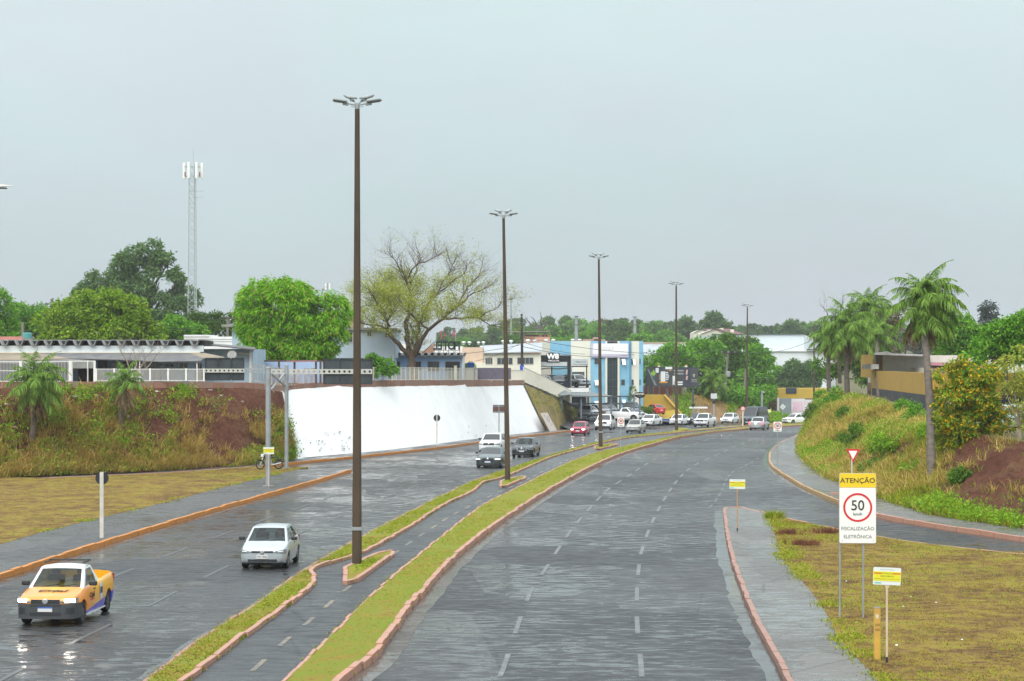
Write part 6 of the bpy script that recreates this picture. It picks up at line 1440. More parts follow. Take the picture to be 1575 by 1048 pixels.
MARKS = [(700, 'behind the HOTEL letters'), (760, 'behind the bare tree'), (800, 'right of the second lamp post'), (850, 'above the W8 portal'), (900, 'left of the third lamp post'), (950, 'right of the third lamp post'), (1000, 'behind the office corner'), (1050, 'near the fourth lamp post'), (1100, 'above the gabled houses'), (1150, 'behind the fifth lamp post'), (1210, 'above the white warehouse'), (1260, 'beyond the warehouse gable'), (1340, 'behind the palms'), (1420, 'behind the tall palm'), (1500, 'above the maroon shed'), (1600, 'at the right edge')]
_seen = {}
def where(u):
    m_ = min(MARKS, key=lambda q: abs(q[0] - u)); d = u - m_[0]
    return m_[1] if abs(d) < 9 else ('left part, ' if d < 0 else 'right part, ') + m_[1]
for row, (y0, dv, n, sc) in enumerate(((820, -1, 34, 1.25), (700, 6, 30, 1.1), (600, 14, 26, 1.0), (520, 22, 22, 0.9))):
    for i in range(n):
        u = 680 + (1580 - 680) * (i + rr.uniform(.1, .9)) / n; y = y0 + rr.uniform(-40, 40)
        if row >= 2 and 1060 < u < 1260: continue
        if row == 3 and u > 1240: continue
        k = rr.choices((0, 1, 2, 3), (5, 3, 4, 1.4))[0]; v = float(np.interp(u, pu, pv)) + dv - 5 + rr.uniform(-5, 5)
        ss = sc * rr.uniform(.85, 1.15); lab = '%s tree %s, %s row' % (KN[k], where(u), ('farthest', 'third', 'second', 'nearest')[row])
        if lab in _seen: lab = lab.replace(' tree', ' bigger tree' if ss > _seen[lab] else ' smaller tree', 1)
        _seen[lab] = ss; far(k, u, v, y, lab, ss)
for u, v, y, lab in ((1057, 484, 640, 'tall blue-green tree on the skyline right of the fourth lamp post'), (1098, 477, 600, 'tallest dark feathery tree on the skyline above the houses'), (1092, 488, 620, 'shorter feathery tree leaning on the tallest skyline tree'), (1118, 492, 610, 'slim tree right of the tallest skyline tree'), (1218, 489, 640, 'tall umbrella tree on the skyline above the warehouse'), (1048, 490, 660, 'pale tall tree just left of its skyline neighbour'), (1205, 497, 660, 'lower bushy tree left of the umbrella tree'), (1120, 499, 690, 'dark round tree above the maroon roof')):
    far(4, u, v, y, lab, 0.95)
bare_tree('bare_tree', 'leafless fan-shaped tree on the skyline above the salmon building', 640, (830, 520), [([(830, 520, 0), (829, 505, 0), (820, 490, 0)], 0.4, 0.15), ([(830, 512, 0), (832, 497, 0), (832, 486, 0)], 0.4, 0.15), ([(830, 512, 0), (840, 498, 0), (845, 488, 0)], 0.4, 0.15), ([(829, 508, 0), (815, 498, 0), (811, 492, 0)], 0.3, 0.15)], None, None, 0.1, M_BARK, 9, twigs=3, lv=2)

# ---- grass and weeds
def blades(pts, h, w, m, name, parent=None, per=6, spread=0.15, lean=0.5, hvar=0.5, leanv=None):
    """bent blades: 2 quads each, rooted at pts (n,3)"""
    n = len(pts) * per; p = np.repeat(pts, per, 0); hh = np.repeat(np.broadcast_to(h, len(pts)), per) * RNG.uniform(1 - hvar, 1 + hvar * 0.4, n)
    p = p + np.stack([RNG.normal(0, spread, n), RNG.normal(0, spread, n), np.zeros(n) - 0.01], 1)
    a = RNG.uniform(0, 2 * np.pi, n); l = RNG.uniform(0.1, 1, n) * lean; d = np.stack([np.cos(a) * l, np.sin(a) * l, np.ones(n)], 1)
    if leanv is not None: d = d + np.array(leanv)
    d /= np.linalg.norm(d, axis=1, keepdims=True)
    d2 = d + np.stack([np.cos(a) * lean, np.sin(a) * lean, -0.6 * lean * np.ones(n)], 1)
    if leanv is not None: d2 = d2 + np.array(leanv) * 0.8
    d2 /= np.linalg.norm(d2, axis=1, keepdims=True)
    b_ = RNG.uniform(0, 2 * np.pi, n); s = np.stack([np.cos(b_), np.sin(b_) * 0.4, np.zeros(n)], 1) * w / 2
    m1 = p + d * hh[:, None] * 0.55; e_ = m1 + d2 * hh[:, None] * 0.5
    V = np.stack([p - s, p + s, m1 + s * .8, m1 - s * .8, e_ + s * .2, e_ - s * .2], 1).reshape(-1, 3); i0 = np.arange(n)[:, None] * 6
    F = np.concatenate([i0 + np.array([0, 1, 2, 3]), i0 + np.array([3, 2, 4, 5])])
    o = mobj(name, np_mesh(name, V, F, m), parent); o['kind'] = 'stuff'; return o
def scatter_strip(fa, fb, y0, y1, n, z):
    k = int(n * 1.0); y = y0 * (y1 / y0) ** RNG.random(k); t = RNG.random(k); a = fa(y); b_ = fb(y); x = a + (b_ - a) * t
    ok = (b_ - a) > 0.1; return np.stack([x[ok], y[ok], gz(y[ok]) + z], 1)
def green_at(p, s=0.5, seed=1): return noise2(p[:, 0], p[:, 1], s, seed) * 0.6 + noise2(p[:, 0], p[:, 1], s * 3.7, seed + 5) * 0.4
for i, (fa, fb, n) in enumerate(((shift(ML, 0.12), shift(CL, -0.12), 9000), (shift(CR, 0.08), shift(MR, -0.16), 13000))):
    p = scatter_strip(fa, fb, 40, 230, n, 0.14); g = green_at(p, 0.4, 2 + i) + RNG.normal(0, .07, len(p)); sc = np.clip(p[:, 1] / 60, 0.8, 2.2)
    blades(p[g > 0.44], (0.08 * sc ** .6)[g > 0.44], 0.028, L_GRASS, 'verge_grass', None, 5, 0.10, 0.9)
    blades(p[(g > 0.3) & (g <= 0.5)], 0.07, 0.03, L_LAWN, 'verge_grass', None, 4, 0.12, 0.9)
p = scatter_strip(shift(IG, 0.05), lambda y: np.where(y < 74, 22 + 0 * y, IE(y) - 0.2), 40, 93, 20000, 0.14); g = green_at(p, 0.35, 8) + RNG.normal(0, .08, len(p)); ed = np.exp(-np.abs(p[:, 0] - IG(p[:, 1])) / 0.8)
blades(p[g > 0.60], 0.10, 0.026, L_GRASS, 'lawn_grass', None, 4, 0.12, 1.0); q = p[(g <= 0.62) & (g > 0.3)]; blades(q, 0.09, 0.026, L_LAWN, 'lawn_grass', None, 5, 0.14, 1.0)
p = scatter_strip(shift(IG, -0.12), shift(IG, 0.7), 40, 92, 2600, 0.14); p = p[RNG.random(len(p)) < np.clip((noise2(p[:, 0], p[:, 1], 0.8, 12) - .3) * 1.6, 0, 1)]; blades(p, 0.13, 0.03, L_GRASS, 'edge_grass', None, 7, 0.12, 0.9)
p = scatter_strip(lambda y: np.where(y < 122, np.maximum(-60, LG(y) - 40), FK(y) + 0.1), shift(LG, -0.1), 62, 136, 26000, 0.14); g = green_at(p, 0.22, 9) + RNG.normal(0, .09, len(p)); p = p[np.abs(p[:, 0]) < p[:, 1] * 0.28]
g = green_at(p, 0.22, 9) + RNG.normal(0, .09, len(p)); blades(p[g > 0.52], 0.08, 0.035, L_GRASS, 'lawn_grass', None, 4, 0.15, 1.1); blades(p[(g <= 0.52) & (g > .2)], 0.07, 0.035, L_LAWN, 'lawn_grass', None, 5, 0.16, 1.2)
p = scatter_strip(shift(LG, -0.7), shift(LG, 0.08), 60, 133, 1500, 0.14); p = p[RNG.random(len(p)) < np.clip((noise2(p[:, 0], p[:, 1], 0.6, 13) - .3) * 1.5, 0, 1)]; blades(p, 0.13, 0.045, L_GRASS, 'edge_grass', None, 6, 0.14, 0.9)
for k in range(4):
    pts = [G(u, v) for u, v in ISL[k]]; c = sum((q for q in pts), Vector()) / len(pts); a = []
    for _ in range(120 if k == 0 else 60):
        w = [random.random() for _ in pts]; s_ = sum(w); q = sum((p_ * (wi / s_) for p_, wi in zip(pts, w)), Vector()); a.append((q.x, q.y, q.z + 0.16))
    blades(np.array(a), 0.12, 0.03, L_GRASS, 'island_grass', None, 6, 0.12, 0.8)

# tall dry grass and weeds on the banks
def bank_pts(grid, n, smin=0.0, smax=1.0):
    g = np.array([[tuple(p) for p in r] for r in grid]); a, b_, _ = g.shape
    i = RNG.random(n) * (a - 1.001); j = (smin + (smax - smin) * RNG.random(n)) * (b_ - 1.001); i0 = i.astype(int); j0 = j.astype(int); fi = (i - i0)[:, None]; fj = (j - j0)[:, None]
    p = g[i0, j0] * (1 - fi) * (1 - fj) + g[i0 + 1, j0] * fi * (1 - fj) + g[i0, j0 + 1] * (1 - fi) * fj + g[i0 + 1, j0 + 1] * fi * fj
    return p, j / (b_ - 1)
def weeds(q, name, m, per=9, ln=0.2, sp=0.26, hz=0.28):
    a = np.repeat(q, per, 0) + RNG.normal(size=(len(q) * per, 3)) * np.array([sp, sp, hz * .5]) + np.array([0, -.05, hz * .6]); ax = unit(len(a)) * .7 + np.array([0, -.3, .35]); ax /= np.linalg.norm(ax, axis=1, keepdims=True)
    V, F = cards(a, ax, ln * RNG.uniform(.6, 1.3, len(a)), ln * .5); o = mobj(name, np_mesh(name, V, F, m)); o['kind'] = 'stuff'; return o
p, s = bank_pts(LBG, 16500); ok = np.abs(p[:, 0] / p[:, 1]) < 0.36; p, s = p[ok], s[ok]; u_ = p[:, 0] / p[:, 1] * FPX + U0
n1 = noise2(p[:, 0], p[:, 2] + p[:, 1] * .3, 0.28, 21) * .55 + noise2(p[:, 0], p[:, 2] * 1.5, 0.9, 22) * .45; n2 = noise2(p[:, 0], p[:, 2], 0.33, 23) * .5 + noise2(p[:, 0], p[:, 2] * 1.4, 0.95, 24) * .5; rd = RNG.random(len(p))
bare = np.clip((u_ - 170) / 150, 0, 1) * np.clip(s * 2.0 - 0.25, 0, 0.93) + 0.62 * (noise2(p[:, 0], p[:, 2], .5, 77) < 0.36) + .6 * (u_ < 45) * (s > .35) + .55 * np.clip((s - .62) * 4, 0, 1) * (noise2(p[:, 0], p[:, 1], .35, 79) > .42)
pd = np.clip(1.25 - s * 1.25, 0, 1) * np.clip((n1 - 0.34) * 5, 0, 1); dry = (rd < pd) & (RNG.random(len(p)) > bare)
q = p[dry]; q = q[RNG.random(len(q)) < .55]; blades(q, 0.85, 0.036, L_DRY, 'dry_grass', None, 13, 0.16, 0.7, 0.5, (0.15, -0.5, -0.3))
pg_ = np.clip((n2 - 0.47) * 6, 0, 1) * np.clip(0.25 + s * 1.1, 0, 1); grn = (RNG.random(len(p)) < pg_) & (RNG.random(len(p)) > bare * 0.97)
weeds(p[grn], 'bank_weeds', L_WEED)
low = (s < 0.16 + 0.2 * n2) & (n2 > 0.3); blades(p[low], 0.26, 0.035, L_GRASS, 'bank_grass', None, 6, 0.2, 0.8)
mid_ = (n2 > 0.42) & (s > .1) & (RNG.random(len(p)) < .35) & (RNG.random(len(p)) > bare); blades(p[mid_], 0.4, 0.03, L_GRASS, 'bank_grass', None, 6, 0.25, 0.8, 0.5, (0.1, -.4, -.2))
p, s = bank_pts(RBG, 21000); u_ = p[:, 0] / p[:, 1] * FPX + U0; ok = (u_ > 1200) & (u_ < 1850); p, s, u_ = p[ok], s[ok], u_[ok]
n1 = noise2(p[:, 0] + p[:, 1] * .4, p[:, 2], 0.33, 31) * .6 + noise2(p[:, 0] + p[:, 1] * .6, p[:, 2] * 1.5, 1.0, 32) * .4; bare = np.clip((u_ - 1435) / 40, 0, 1) * np.clip((s - 0.10) / .08, 0, 1) * (0.72 + 0.3 * noise2(p[:, 0], p[:, 1], .5, 35))
dry = (n1 > 0.42) & (RNG.random(len(p)) > bare * 1.15); mix_ = (n1 > .25) & (RNG.random(len(p)) < .6) & (RNG.random(len(p)) > bare * 1.1); blades(p[mix_], 0.5, 0.03, L_GRASS, 'bank_grass', None, 6, 0.22, 0.8, 0.5, (-0.1, -.3, -.2)); q = p[dry]; q = q[RNG.random(len(q)) < .38]; blades(q, 0.66, 0.03, L_DRY, 'dry_grass', None, 13, 0.15, 0.75, 0.5, (-0.15, -0.35, -0.25))
grn = (noise2(p[:, 0] + p[:, 1] * .3, p[:, 2], 0.4, 33) > 0.50) & (RNG.random(len(p)) > bare * 1.1); weeds(p[grn], 'bank_weeds', L_WEED, 7, 0.15, 0.2, 0.3)
low = (s < 0.2) & (noise2(p[:, 0], p[:, 1], .3, 34) > .25) & (RNG.random(len(p)) > bare); blades(p[low], 0.28, 0.03, L_GRASS, 'bank_grass', None, 6, 0.18, 0.9)
p, s = bank_pts(CBG, 2600); u_ = p[:, 0] / p[:, 1] * FPX + U0; n1 = noise2(p[:, 0], p[:, 2], 0.3, 41); blades(p[(n1 > .45) & (u_ > 1060) | (s > .9)], 0.5, 0.05, L_DRY, 'dry_grass', None, 5, 0.3, 0.8); weeds(p[((u_ < 1062) & (u_ > 1036) & (n1 > .25)) | (u_ > 1120) & (n1 > .4)], 'bank_weeds', L_WEED, 8, 0.3, 0.4, 0.5)
# moss-slope tufts and plants at the foot of the white wall
p, s = bank_pts([[a, a.lerp(c, .5), c] for a, c in MOSS], 260, 0.5, 1.0); blades(p + np.array([0, -.2, .1]), 0.5, 0.05, L_OLIVE, 'slope_tufts', None, 5, 0.15, 0.7, 0.4, (0.1, -0.4, -0.5))
# red-brown dry tufts and a bright clump on the right lawn
for u, v, w_, lab in ((1213, 822, 0.22, 'small reddish-brown dry tuft near the island tip'), (1239, 839, 0.3, 'larger reddish-brown dry tuft on the right lawn'), (1273, 820, 0.3, 'flat reddish-brown dry tuft near the slip road kerb')):
    c = G(u, v, 0.15); t = thing('dry_tuft', lab, 'dry plant', c, group='reddish dry tufts on the right lawn'); a = np.stack([RNG.normal(0, w_, 70), RNG.normal(0, w_ * .8, 70), np.zeros(70)], 1); o = blades(a, 0.30, 0.022, leafmat('red_dry', [(0.12, 0.045, 0.03), (0.2, 0.085, 0.05)], 0.8, 0.1), 'stems', t, 5, 0.04, 0.6); del o['kind']
c = G(1190, 797, 0.15); t = thing('grass_clump', 'tall green grass clump at the tip of the right island', 'grass clump', c); a = np.stack([RNG.normal(0, .22, 60), RNG.normal(0, .2, 60), np.zeros(60)], 1); o = blades(a, 0.42, 0.03, L_GRASS, 'stems', t, 6, 0.05, 0.6); del o['kind']
# ------------------------------------------------------------------ lamp posts, signs, gantries, tower, wires
M_POLE = mat('wet_brown_concrete', (0.092, 0.066, 0.042), 0.8, spec=0.2, c2=(0.055, 0.042, 0.030), vs=0.9, bump=0.3, bs=12, stretch=(1, 1, 0.35))
M_POLE2 = mat('grey_concrete_pole', (0.22, 0.20, 0.175), 0.7, c2=(0.14, 0.13, 0.115), vs=0.9, bump=0.3, bs=12, stretch=(1, 1, 0.35))
M_GALV = mat('galvanised_steel', (0.36, 0.39, 0.40), 0.45, metal=0.3, c2=(0.27, 0.29, 0.30), vs=2)
M_LUM = mat('luminaire_grey', (0.26, 0.29, 0.29), 0.45, var=0.1); M_LENS = mat('luminaire_lens', (0.10, 0.095, 0.075), 0.3)
M_PWHITE = mat('white_post_paint', (0.62, 0.60, 0.54), 0.6, c2=(0.45, 0.41, 0.35), vs=2.0); M_SBLACK = mat('sign_back_black', (0.018, 0.02, 0.022), 0.5); M_SWHITE = mat('sign_face_white', (0.80, 0.80, 0.76), 0.4); M_SRED = mat('sign_red', (0.62, 0.02, 0.03), 0.4); M_SYEL = mat('sign_yellow', (0.78, 0.55, 0.02), 0.4); M_SYEL2 = mat('notice_yellow', (0.70, 0.66, 0.03), 0.45); M_SGREY = mat('sign_back_grey', (0.30, 0.32, 0.33), 0.5)

def lamp(base, Hp, label, arms=((-28, 1), (208, 1), (40, .9), (140, .9)), lean=0.0):
    t = thing('street_lamp', label, 'street lamp', base, group='tall four-headed lamp posts on the median')
    s0, s1 = 0.168, 0.082; sec = []
    for f in (0, 0.5, 1.0):
        s = s0 + (s1 - s0) * f; c = s * 0.62; z = Hp * f - (0.4 if f == 0 else 0); sec.append([(x + lean * f, y, z) for x, y in ((-c, -s), (c, -s), (s, -c), (s, c), (c, s), (-c, s), (-s, c), (-s, -c))])
    vs = [p for r in sec for p in r]; fs = [(i * 8 + k, i * 8 + (k + 1) % 8, i * 8 + 8 + (k + 1) % 8, i * 8 + 8 + k) for i in range(2) for k in range(8)] + [tuple(range(16, 24))]
    B().add(vs, fs).obj('pole', M_POLE, t)
    top = Vector((lean, 0, Hp))
    B().tube([top + Vector((0, 0, -0.16)), top + Vector((0, 0, 0.2))], 0.085, 10).obj('collar', M_GALV, t); hub = top + Vector((0, 0, 0.14))
    B().box(-s0 - .012, s0 + .012, -s0 - .012, s0 + .012, 1.2, 1.32).obj('band', M_GALV, t) if Hp > 15.9 else None
    for az, sc in arms:
        d = Vector((math.cos(R(az)), math.sin(R(az)), 0.16 if sc == 1 else 1.0)); d2 = Vector((math.cos(R(az)), math.sin(R(az)), 0.1)); a = B(); e0 = hub + d * 0.24 * sc
        a.tube([hub, e0, e0 + d2 * 0.16], [0.035, 0.03, 0.03], 6); a.bar(hub - Vector((0, 0, .10)), hub + d * 0.22 * sc - Vector((0, 0, .07)), 0.03); ao = a.obj('arm', M_GALV, t)
        M = Matrix.Translation(e0 + d2 * 0.13) @ Matrix.Rotation(R(az), 4, 'Z') @ Matrix.Rotation(-0.12 if sc == 1 else -0.3, 4, 'Y')
        lu = B().box(0, 0.5, -0.17, 0.17, 0.02, 0.10, M, bev=0.025).obj('luminaire', M_LUM, t)
        B().box(0.1, 0.44, -0.12, 0.12, -0.002, 0.018, M).obj('lens', M_LENS, lu); B().box(-0.06, 0.14, -0.06, 0.06, -0.07, 0.03, M).obj('driver_box', M_LUM, lu)
    return t
LPL = ['nearest and tallest looking brown concrete lamp post with four heads on the median', 'second lamp post, slightly leaning, standing before the right end of the white wall', 'third lamp post, in front of the blue and cream office block', 'fourth lamp post, left of the billboards tree line', 'fifth lamp post, behind the grey pickup at the bend']
TOPS = [(549.5, 168), (774.5, 336), (921, 399), (1040, 440), (1149.5, 473)]
for k, ((u, v), (tu, tv)) in enumerate(zip(POLES, TOPS)):
    b_ = G(u, v, 0.15); Hp = PZ(tv, b_.y) - b_.z
    lamp(b_, Hp, LPL[k], lean=PX(tu, b_.y) - b_.x, arms=((-12 + 6 * k, 1), (190 - 5 * k, 1), (58 + 4 * k, .9), (120 + 3 * k, .9)))
b_ = P(1252, 640, 305); lamp(b_, PZ(499, 305) - b_.z, 'farthest four-headed lamp post beyond the bend beside the palms')
# the white luminaire reaching in at the left edge: a lamp on its own post outside the frame
t = thing('side_street_lamp', 'white pointed lamp head cut by the left picture edge', 'street lamp', (-17.0, 58, 0.15)); yz = PZ(286, 58) - 0.15; xe = PX(23, 58) + 17.0
B().tube([(-1.2, 0, 0), (-1.2, 0, yz - .3)], [0.11, 0.07], 10).obj('pole', M_GALV, t); B().tube([(-1.2, 0, yz - .32), (-.6, 0, yz - .05), (xe - 0.8, 0, yz + .02)], 0.035, 8).obj('arm', M_GALV, t)
B().add([(xe - .85, -.16, yz + .08), (xe - .85, .16, yz + .08), (xe, .03, yz), (xe, -.03, yz), (xe - .85, -.16, yz - .06), (xe - .85, .16, yz - .06)], [(0, 1, 2, 3)[::-1], (0, 3, 4), (1, 5, 2), (2, 5, 4, 3), (0, 4, 5, 1)]).obj('luminaire', mat('lamp_white', (0.85, 0.84, 0.8), 0.4), t); B().box(xe - .82, xe - .25, -.1, .1, yz - .085, yz - .055, ).obj('lens', M_SBLACK, t)

# --- big speed notice
def rrect(w, h, r, n=5):
    o = []
    for cx, cz, a0 in ((w / 2 - r, h / 2 - r, 0), (-w / 2 + r, h / 2 - r, 90), (-w / 2 + r, -h / 2 + r, 180), (w / 2 - r, -h / 2 + r, 270)):
        for i in range(n + 1): a = R(a0 + 90 * i / n); o.append((cx + r * math.cos(a), cz + r * math.sin(a)))
    return o[::-1]
def ring(r0, r1, n=32, d=0.006, M=None):
    b_ = B(); vs = [(r * math.cos(2 * math.pi * k / n), y, r * math.sin(2 * math.pi * k / n)) for y in (0, d) for r in (r0, r1) for k in range(n)]
    fs = []
    for k in range(n):
        j = (k + 1) % n; fs += [(k, n + k, n + j, j), (n + k, 3 * n + k, 3 * n + j, n + j), (2 * n + k, 2 * n + j, 3 * n + j, 3 * n + k), (k, j, 2 * n + j, 2 * n + k)]
    if M is not None: vs = [M @ Vector(p) for p in vs]
    return b_.add(vs, fs)
def disc(r, d=0.006, n=32): return [(r * math.cos(2 * math.pi * k / n), r * math.sin(2 * math.pi * k / n)) for k in range(n)][::-1]
Yb = 55.2; bs = thing('speed_notice', 'large ATENÇÃO 50 km/h electronic enforcement board on two thin posts', 'road sign', P(1318, 962, Yb), rz=R(-3)); zB = bs.location.z
hw = (1347.5 - 1291) / FPX * Yb; hh = (836 - 728) / FPX * Yb; cz = PZ(782, Yb) - zB
B().prism(rrect(hw, hh, 0.05), 0.02, Matrix.Translation((0.02, 0, cz))).obj('panel', mat('board_edge', (0.45, 0.47, 0.44), 0.4), bs)
hy = hh * 0.205; B().prism(rrect(hw - 0.02, hh - hy - 0.012, 0.035), 0.01, Matrix.Translation((0.02, -0.012, cz - hy / 2 + 0.001))).obj('white_face', M_SWHITE, bs)
B().prism(rrect(hw - 0.02, hy - 0.012, 0.03), 0.01, Matrix.Translation((0.02, -0.012, cz + hh / 2 - hy / 2 - .004))).obj('yellow_face', M_SYEL, bs)
zc_ = cz + hh * 0.012; ring(0.345, 0.40, 40, 0.006, Matrix.Translation((0.02, -0.02, zc_))).obj('red_ring', M_SRED, bs)
M_TXT = mat('sign_text', (0.02, 0.03, 0.025), 0.5); M_TXTG = mat('sign_text_soft', (0.16, 0.18, 0.16), 0.5)
text('ATENÇÃO', 0.185, M_TXT, bs, (0.02, -0.016, cz + hh / 2 - hy / 2 - .01), sx=1.10, bold=0.001); text('50', 0.40, M_TXT, bs, (0.02, -0.018, zc_ + 0.045), sx=0.95, bold=0.002); text('km/h', 0.115, M_TXT, bs, (0.02, -0.018, zc_ - 0.185), sx=1.1)
text('FISCALIZAÇÃO', 0.135, M_TXTG, bs, (0.02, -0.016, cz - hh * 0.29), sx=1.0); text('ELETRÔNICA', 0.135, M_TXTG, bs, (0.02, -0.016, cz - hh * 0.405), sx=0.98)
for u, v in ((1302, 963), (1333, 957)):
    p = G(u, v, 0.13); q = p - bs.location; q = Matrix.Rotation(R(3), 3, 'Z') @ q; B().tube([(q.x, max(q.y, .06) if u > 1310 else .05, -0.1), (q.x, .05, cz + hh / 2 - .1)], 0.026, 8).obj('post', M_GALV, bs)
for sx in (-1, 1):
    for f in (.44, -.46): B().lathe([(0.012, 0), (0.012, 0.012)], 8, Matrix.Translation((0.02 + sx * hw * .42, -.014, cz + hh * f)) @ Matrix.Rotation(R(90), 4, 'X')).obj('bolt', M_GALV, bs)

# --- notice boards on slim cream posts
M_CPOST = mat('cream_post', (0.60, 0.50, 0.38), 0.6, c2=(0.50, 0.35, 0.22), vs=1.5); M_OPOST = mat('orange_brown_post', (0.45, 0.26, 0.12), 0.6, var=0.25, vs=1.5)
def notice(u, vb, vt, w, h, label, tilt=0, pm=M_CPOST, foot=True, y=None, detail=True):
    b_ = G(u, vb, 0.13) if y is None else P(u, vb, y); t = thing('notice_board', label, 'notice board', b_, group='yellow public notices on slim posts'); Z = PZ(vt, b_.y) - b_.z
    B().box(-0.022, 0.022, -0.022, 0.022, 0.16 if foot else -.05, Z - h + .02).obj('post', pm, t)
    if foot: B().box(-0.024, 0.024, -0.024, 0.024, -0.1, 0.158).obj('black_foot', M_SBLACK, t)
    Mt = Matrix.Translation((0, -0.03, Z - h / 2)) @ Matrix.Rotation(R(tilt), 4, 'Y')
    pn = B().prism(rrect(w, h, 0.025), 0.008, Mt).obj('panel', mat('notice_white', (0.68, 0.72, 0.70), 0.4), t)
    B().prism([(-w / 2 + .006, -h * .28), (w / 2 - .006, -h * .28), (w / 2 - .006, h * .27), (-w / 2 + .006, h * .27)][::-1], 0.004, Mt @ Matrix.Translation((0, -.005, 0))).obj('yellow_field', M_SYEL2, t)
    if detail:
        for sx in (-1, 1): B().box(sx * w * .34 - w * .14, sx * w * .34 + w * .14, -.009, -.005, h * .13, h * .20, Mt).obj('red_bar', mat('notice_red', (0.62, 0.12, 0.03), 0.5), t)
        mtx = mat('notice_text', (0.25, 0.28, 0.02), 0.5); e_ = (R(90), R(tilt), 0)
        text('ATENÇÃO', h * .14, mtx, t, Mt @ Vector((0, -.007, h * .16)), e_, ex=.001); text('ÁREA PÚBLICA', h * .12, mat('notice_text_dark', (0.10, 0.12, 0.01), 0.5), t, Mt @ Vector((0, -.007, 0.0)), e_, ex=.001); text('PROIBIDO JOGAR LIXO NESTE LOCAL', h * .085, mtx, t, Mt @ Vector((0, -.007, -h * .16)), e_, ex=.001)
        text('PREFEITURA MUNICIPAL', h * .075, mat('notice_text_grey', (0.4, 0.44, 0.46), 0.5), t, Mt @ Vector((0, -.003, h * .38)), e_, ex=.001); B().box(-w * .44, -w * .2, -.004, -.001, -h * .43, -h * .36, Mt).obj('green_mark', mat('notice_green', (0.12, 0.5, 0.38), 0.5), t)
    B().add([(-.07, -.02, Z - h - .001), (.07, -.02, Z - h - .001), (.022, -.02, Z - h - .09), (-.022, -.02, Z - h - .09), (-.07, .0, Z - h - .001), (.07, .0, Z - h - .001), (.022, .0, Z - h - .09), (-.022, .0, Z - h - .09)], [(0, 3, 2, 1), (4, 5, 6, 7), (0, 4, 7, 3), (1, 2, 6, 5)]).obj('bracket', pm, t)
    return t
k = 48.3 / FPX; notice(1364, 1021, 873, 41.5 * k, 26 * k, 'nearest yellow public notice on a cream post in the right lawn', 2.5)
k = 90.3 / FPX; notice(1134, 818, 737.5, 22.5 * k, 13.5 * k, 'yellow public notice on a reddish post near the tip of the right island', 1, M_OPOST)
k = 117 / FPX; notice(413.5, 749.5, 688, 16 * k, 10.5 * k, 'yellow public notice in front of the near galvanised gantry column', 0, M_CPOST, False)
k = 231 / FPX; notice(880, 655, 627, 7 * k, 5.5 * k, 'small yellow public notice at the foot of the mossy slope', 0, M_CPOST, False, detail=False)
notice(1182.5, 650, 630, 7 * 282 / FPX, 4.5 * 282 / FPX, 'far yellow public notice beside the lamp at the bend', 0, mat('grey_post', (0.35, 0.34, 0.32), 0.6), False, 282, False)
mk = thing('marker_post', 'short orange-yellow marker post next to the nearest yellow notice', 'marker post', G(1349, 1016, 0.13)); k = G(1349, 1016).y / FPX
B().box(-4.7 * k, 4.7 * k, -.06, .06, -.1, 79 * k, bev=.012).obj('shaft', mat('worn_yellow_post', (0.60, 0.36, 0.05), 0.6, c2=(0.50, 0.30, 0.07), vs=3), mk); B().box(-4.6 * k, 4.6 * k, -.058, .058, 79 * k + .001, 80.5 * k).obj('cap', M_CONC, mk)
B().add([(-.045, -.063, 65 * k), (.02, -.063, 63 * k), (.03, -.063, 69 * k), (0, -.063, 70.5 * k), (-.04, -.063, 70 * k)], [(0, 1, 2, 3, 4)]).obj('bare_patch', mat('chipped_pale', (0.62, 0.57, 0.48), 0.7), mk); text('GÁS', 0.07, M_TXT, mk, (0, -.064, 54 * k), ex=.001); text('050', 0.07, M_TXT, mk, (0, -.064, 46.5 * k), ex=.001)

# --- other signs
yl = thing('yield_sign', 'red and white inverted triangle yield sign behind the speed notice', 'road sign', G(1312, 790, 0.13)); ky = yl.location.y / FPX; zt = PZ(691, yl.location.y) - yl.location.z; w = 21 * ky; h_ = 19 * ky
B().tube([(-.05, .03, -.1), (-.05, .03, zt - .1)], 0.035, 8).obj('post', M_PWHITE, yl)
def tri(w, h, z): return [(-w / 2, z), (-w / 2 + .02, z + .02), (w / 2 - .02, z + .02), (w / 2, z), (.02, z - h), (-.02, z - h)]
B().prism(tri(w, h_, zt - .02)[::1], 0.015).obj('red_plate', M_SRED, yl); B().prism(tri(w * .62, h_ * .6, zt - .02 - h_ * .14), 0.004, Matrix.Translation((0, -.006, 0))).obj('white_plate', M_SWHITE, yl)
def speed50(u, vb, vt, w_px, h_px, label, y=None):
    b_ = G(u, vb, 0.14) if y is None else P(u, vb, y); k = b_.y / FPX; t = thing('speed_sign', label, 'road sign', b_, group='white 50 speed limit panels'); Z = PZ(vt, b_.y) - b_.z; w, h = w_px * k, h_px * k
    B().tube([(0, .03, -.1), (0, .03, Z - h * .3)], 0.035, 8).obj('post', M_GALV, t); B().prism(rrect(w, h, .04), 0.012, Matrix.Translation((0, 0, Z - h / 2))).obj('panel', M_SWHITE, t)
    ring(w * .31, w * .41, 28, .006, Matrix.Translation((0, -.008, Z - h * .42))).obj('red_ring', M_SRED, t); text('50', w * .42, M_TXT, t, (0, -.004, Z - h * .42), bold=.006); B().box(-w * .32, w * .32, -.004, -.001, Z - h * .92, Z - h * .86).obj('text_line', M_TXTG, t)
speed50(955, 691.5, 642, 10.5, 14.5, 'white 50 speed panel on the median by the third lamp post'); speed50(1196, 712, 649, 12.5, 15, 'white 50 speed panel on the right walk at the bend')
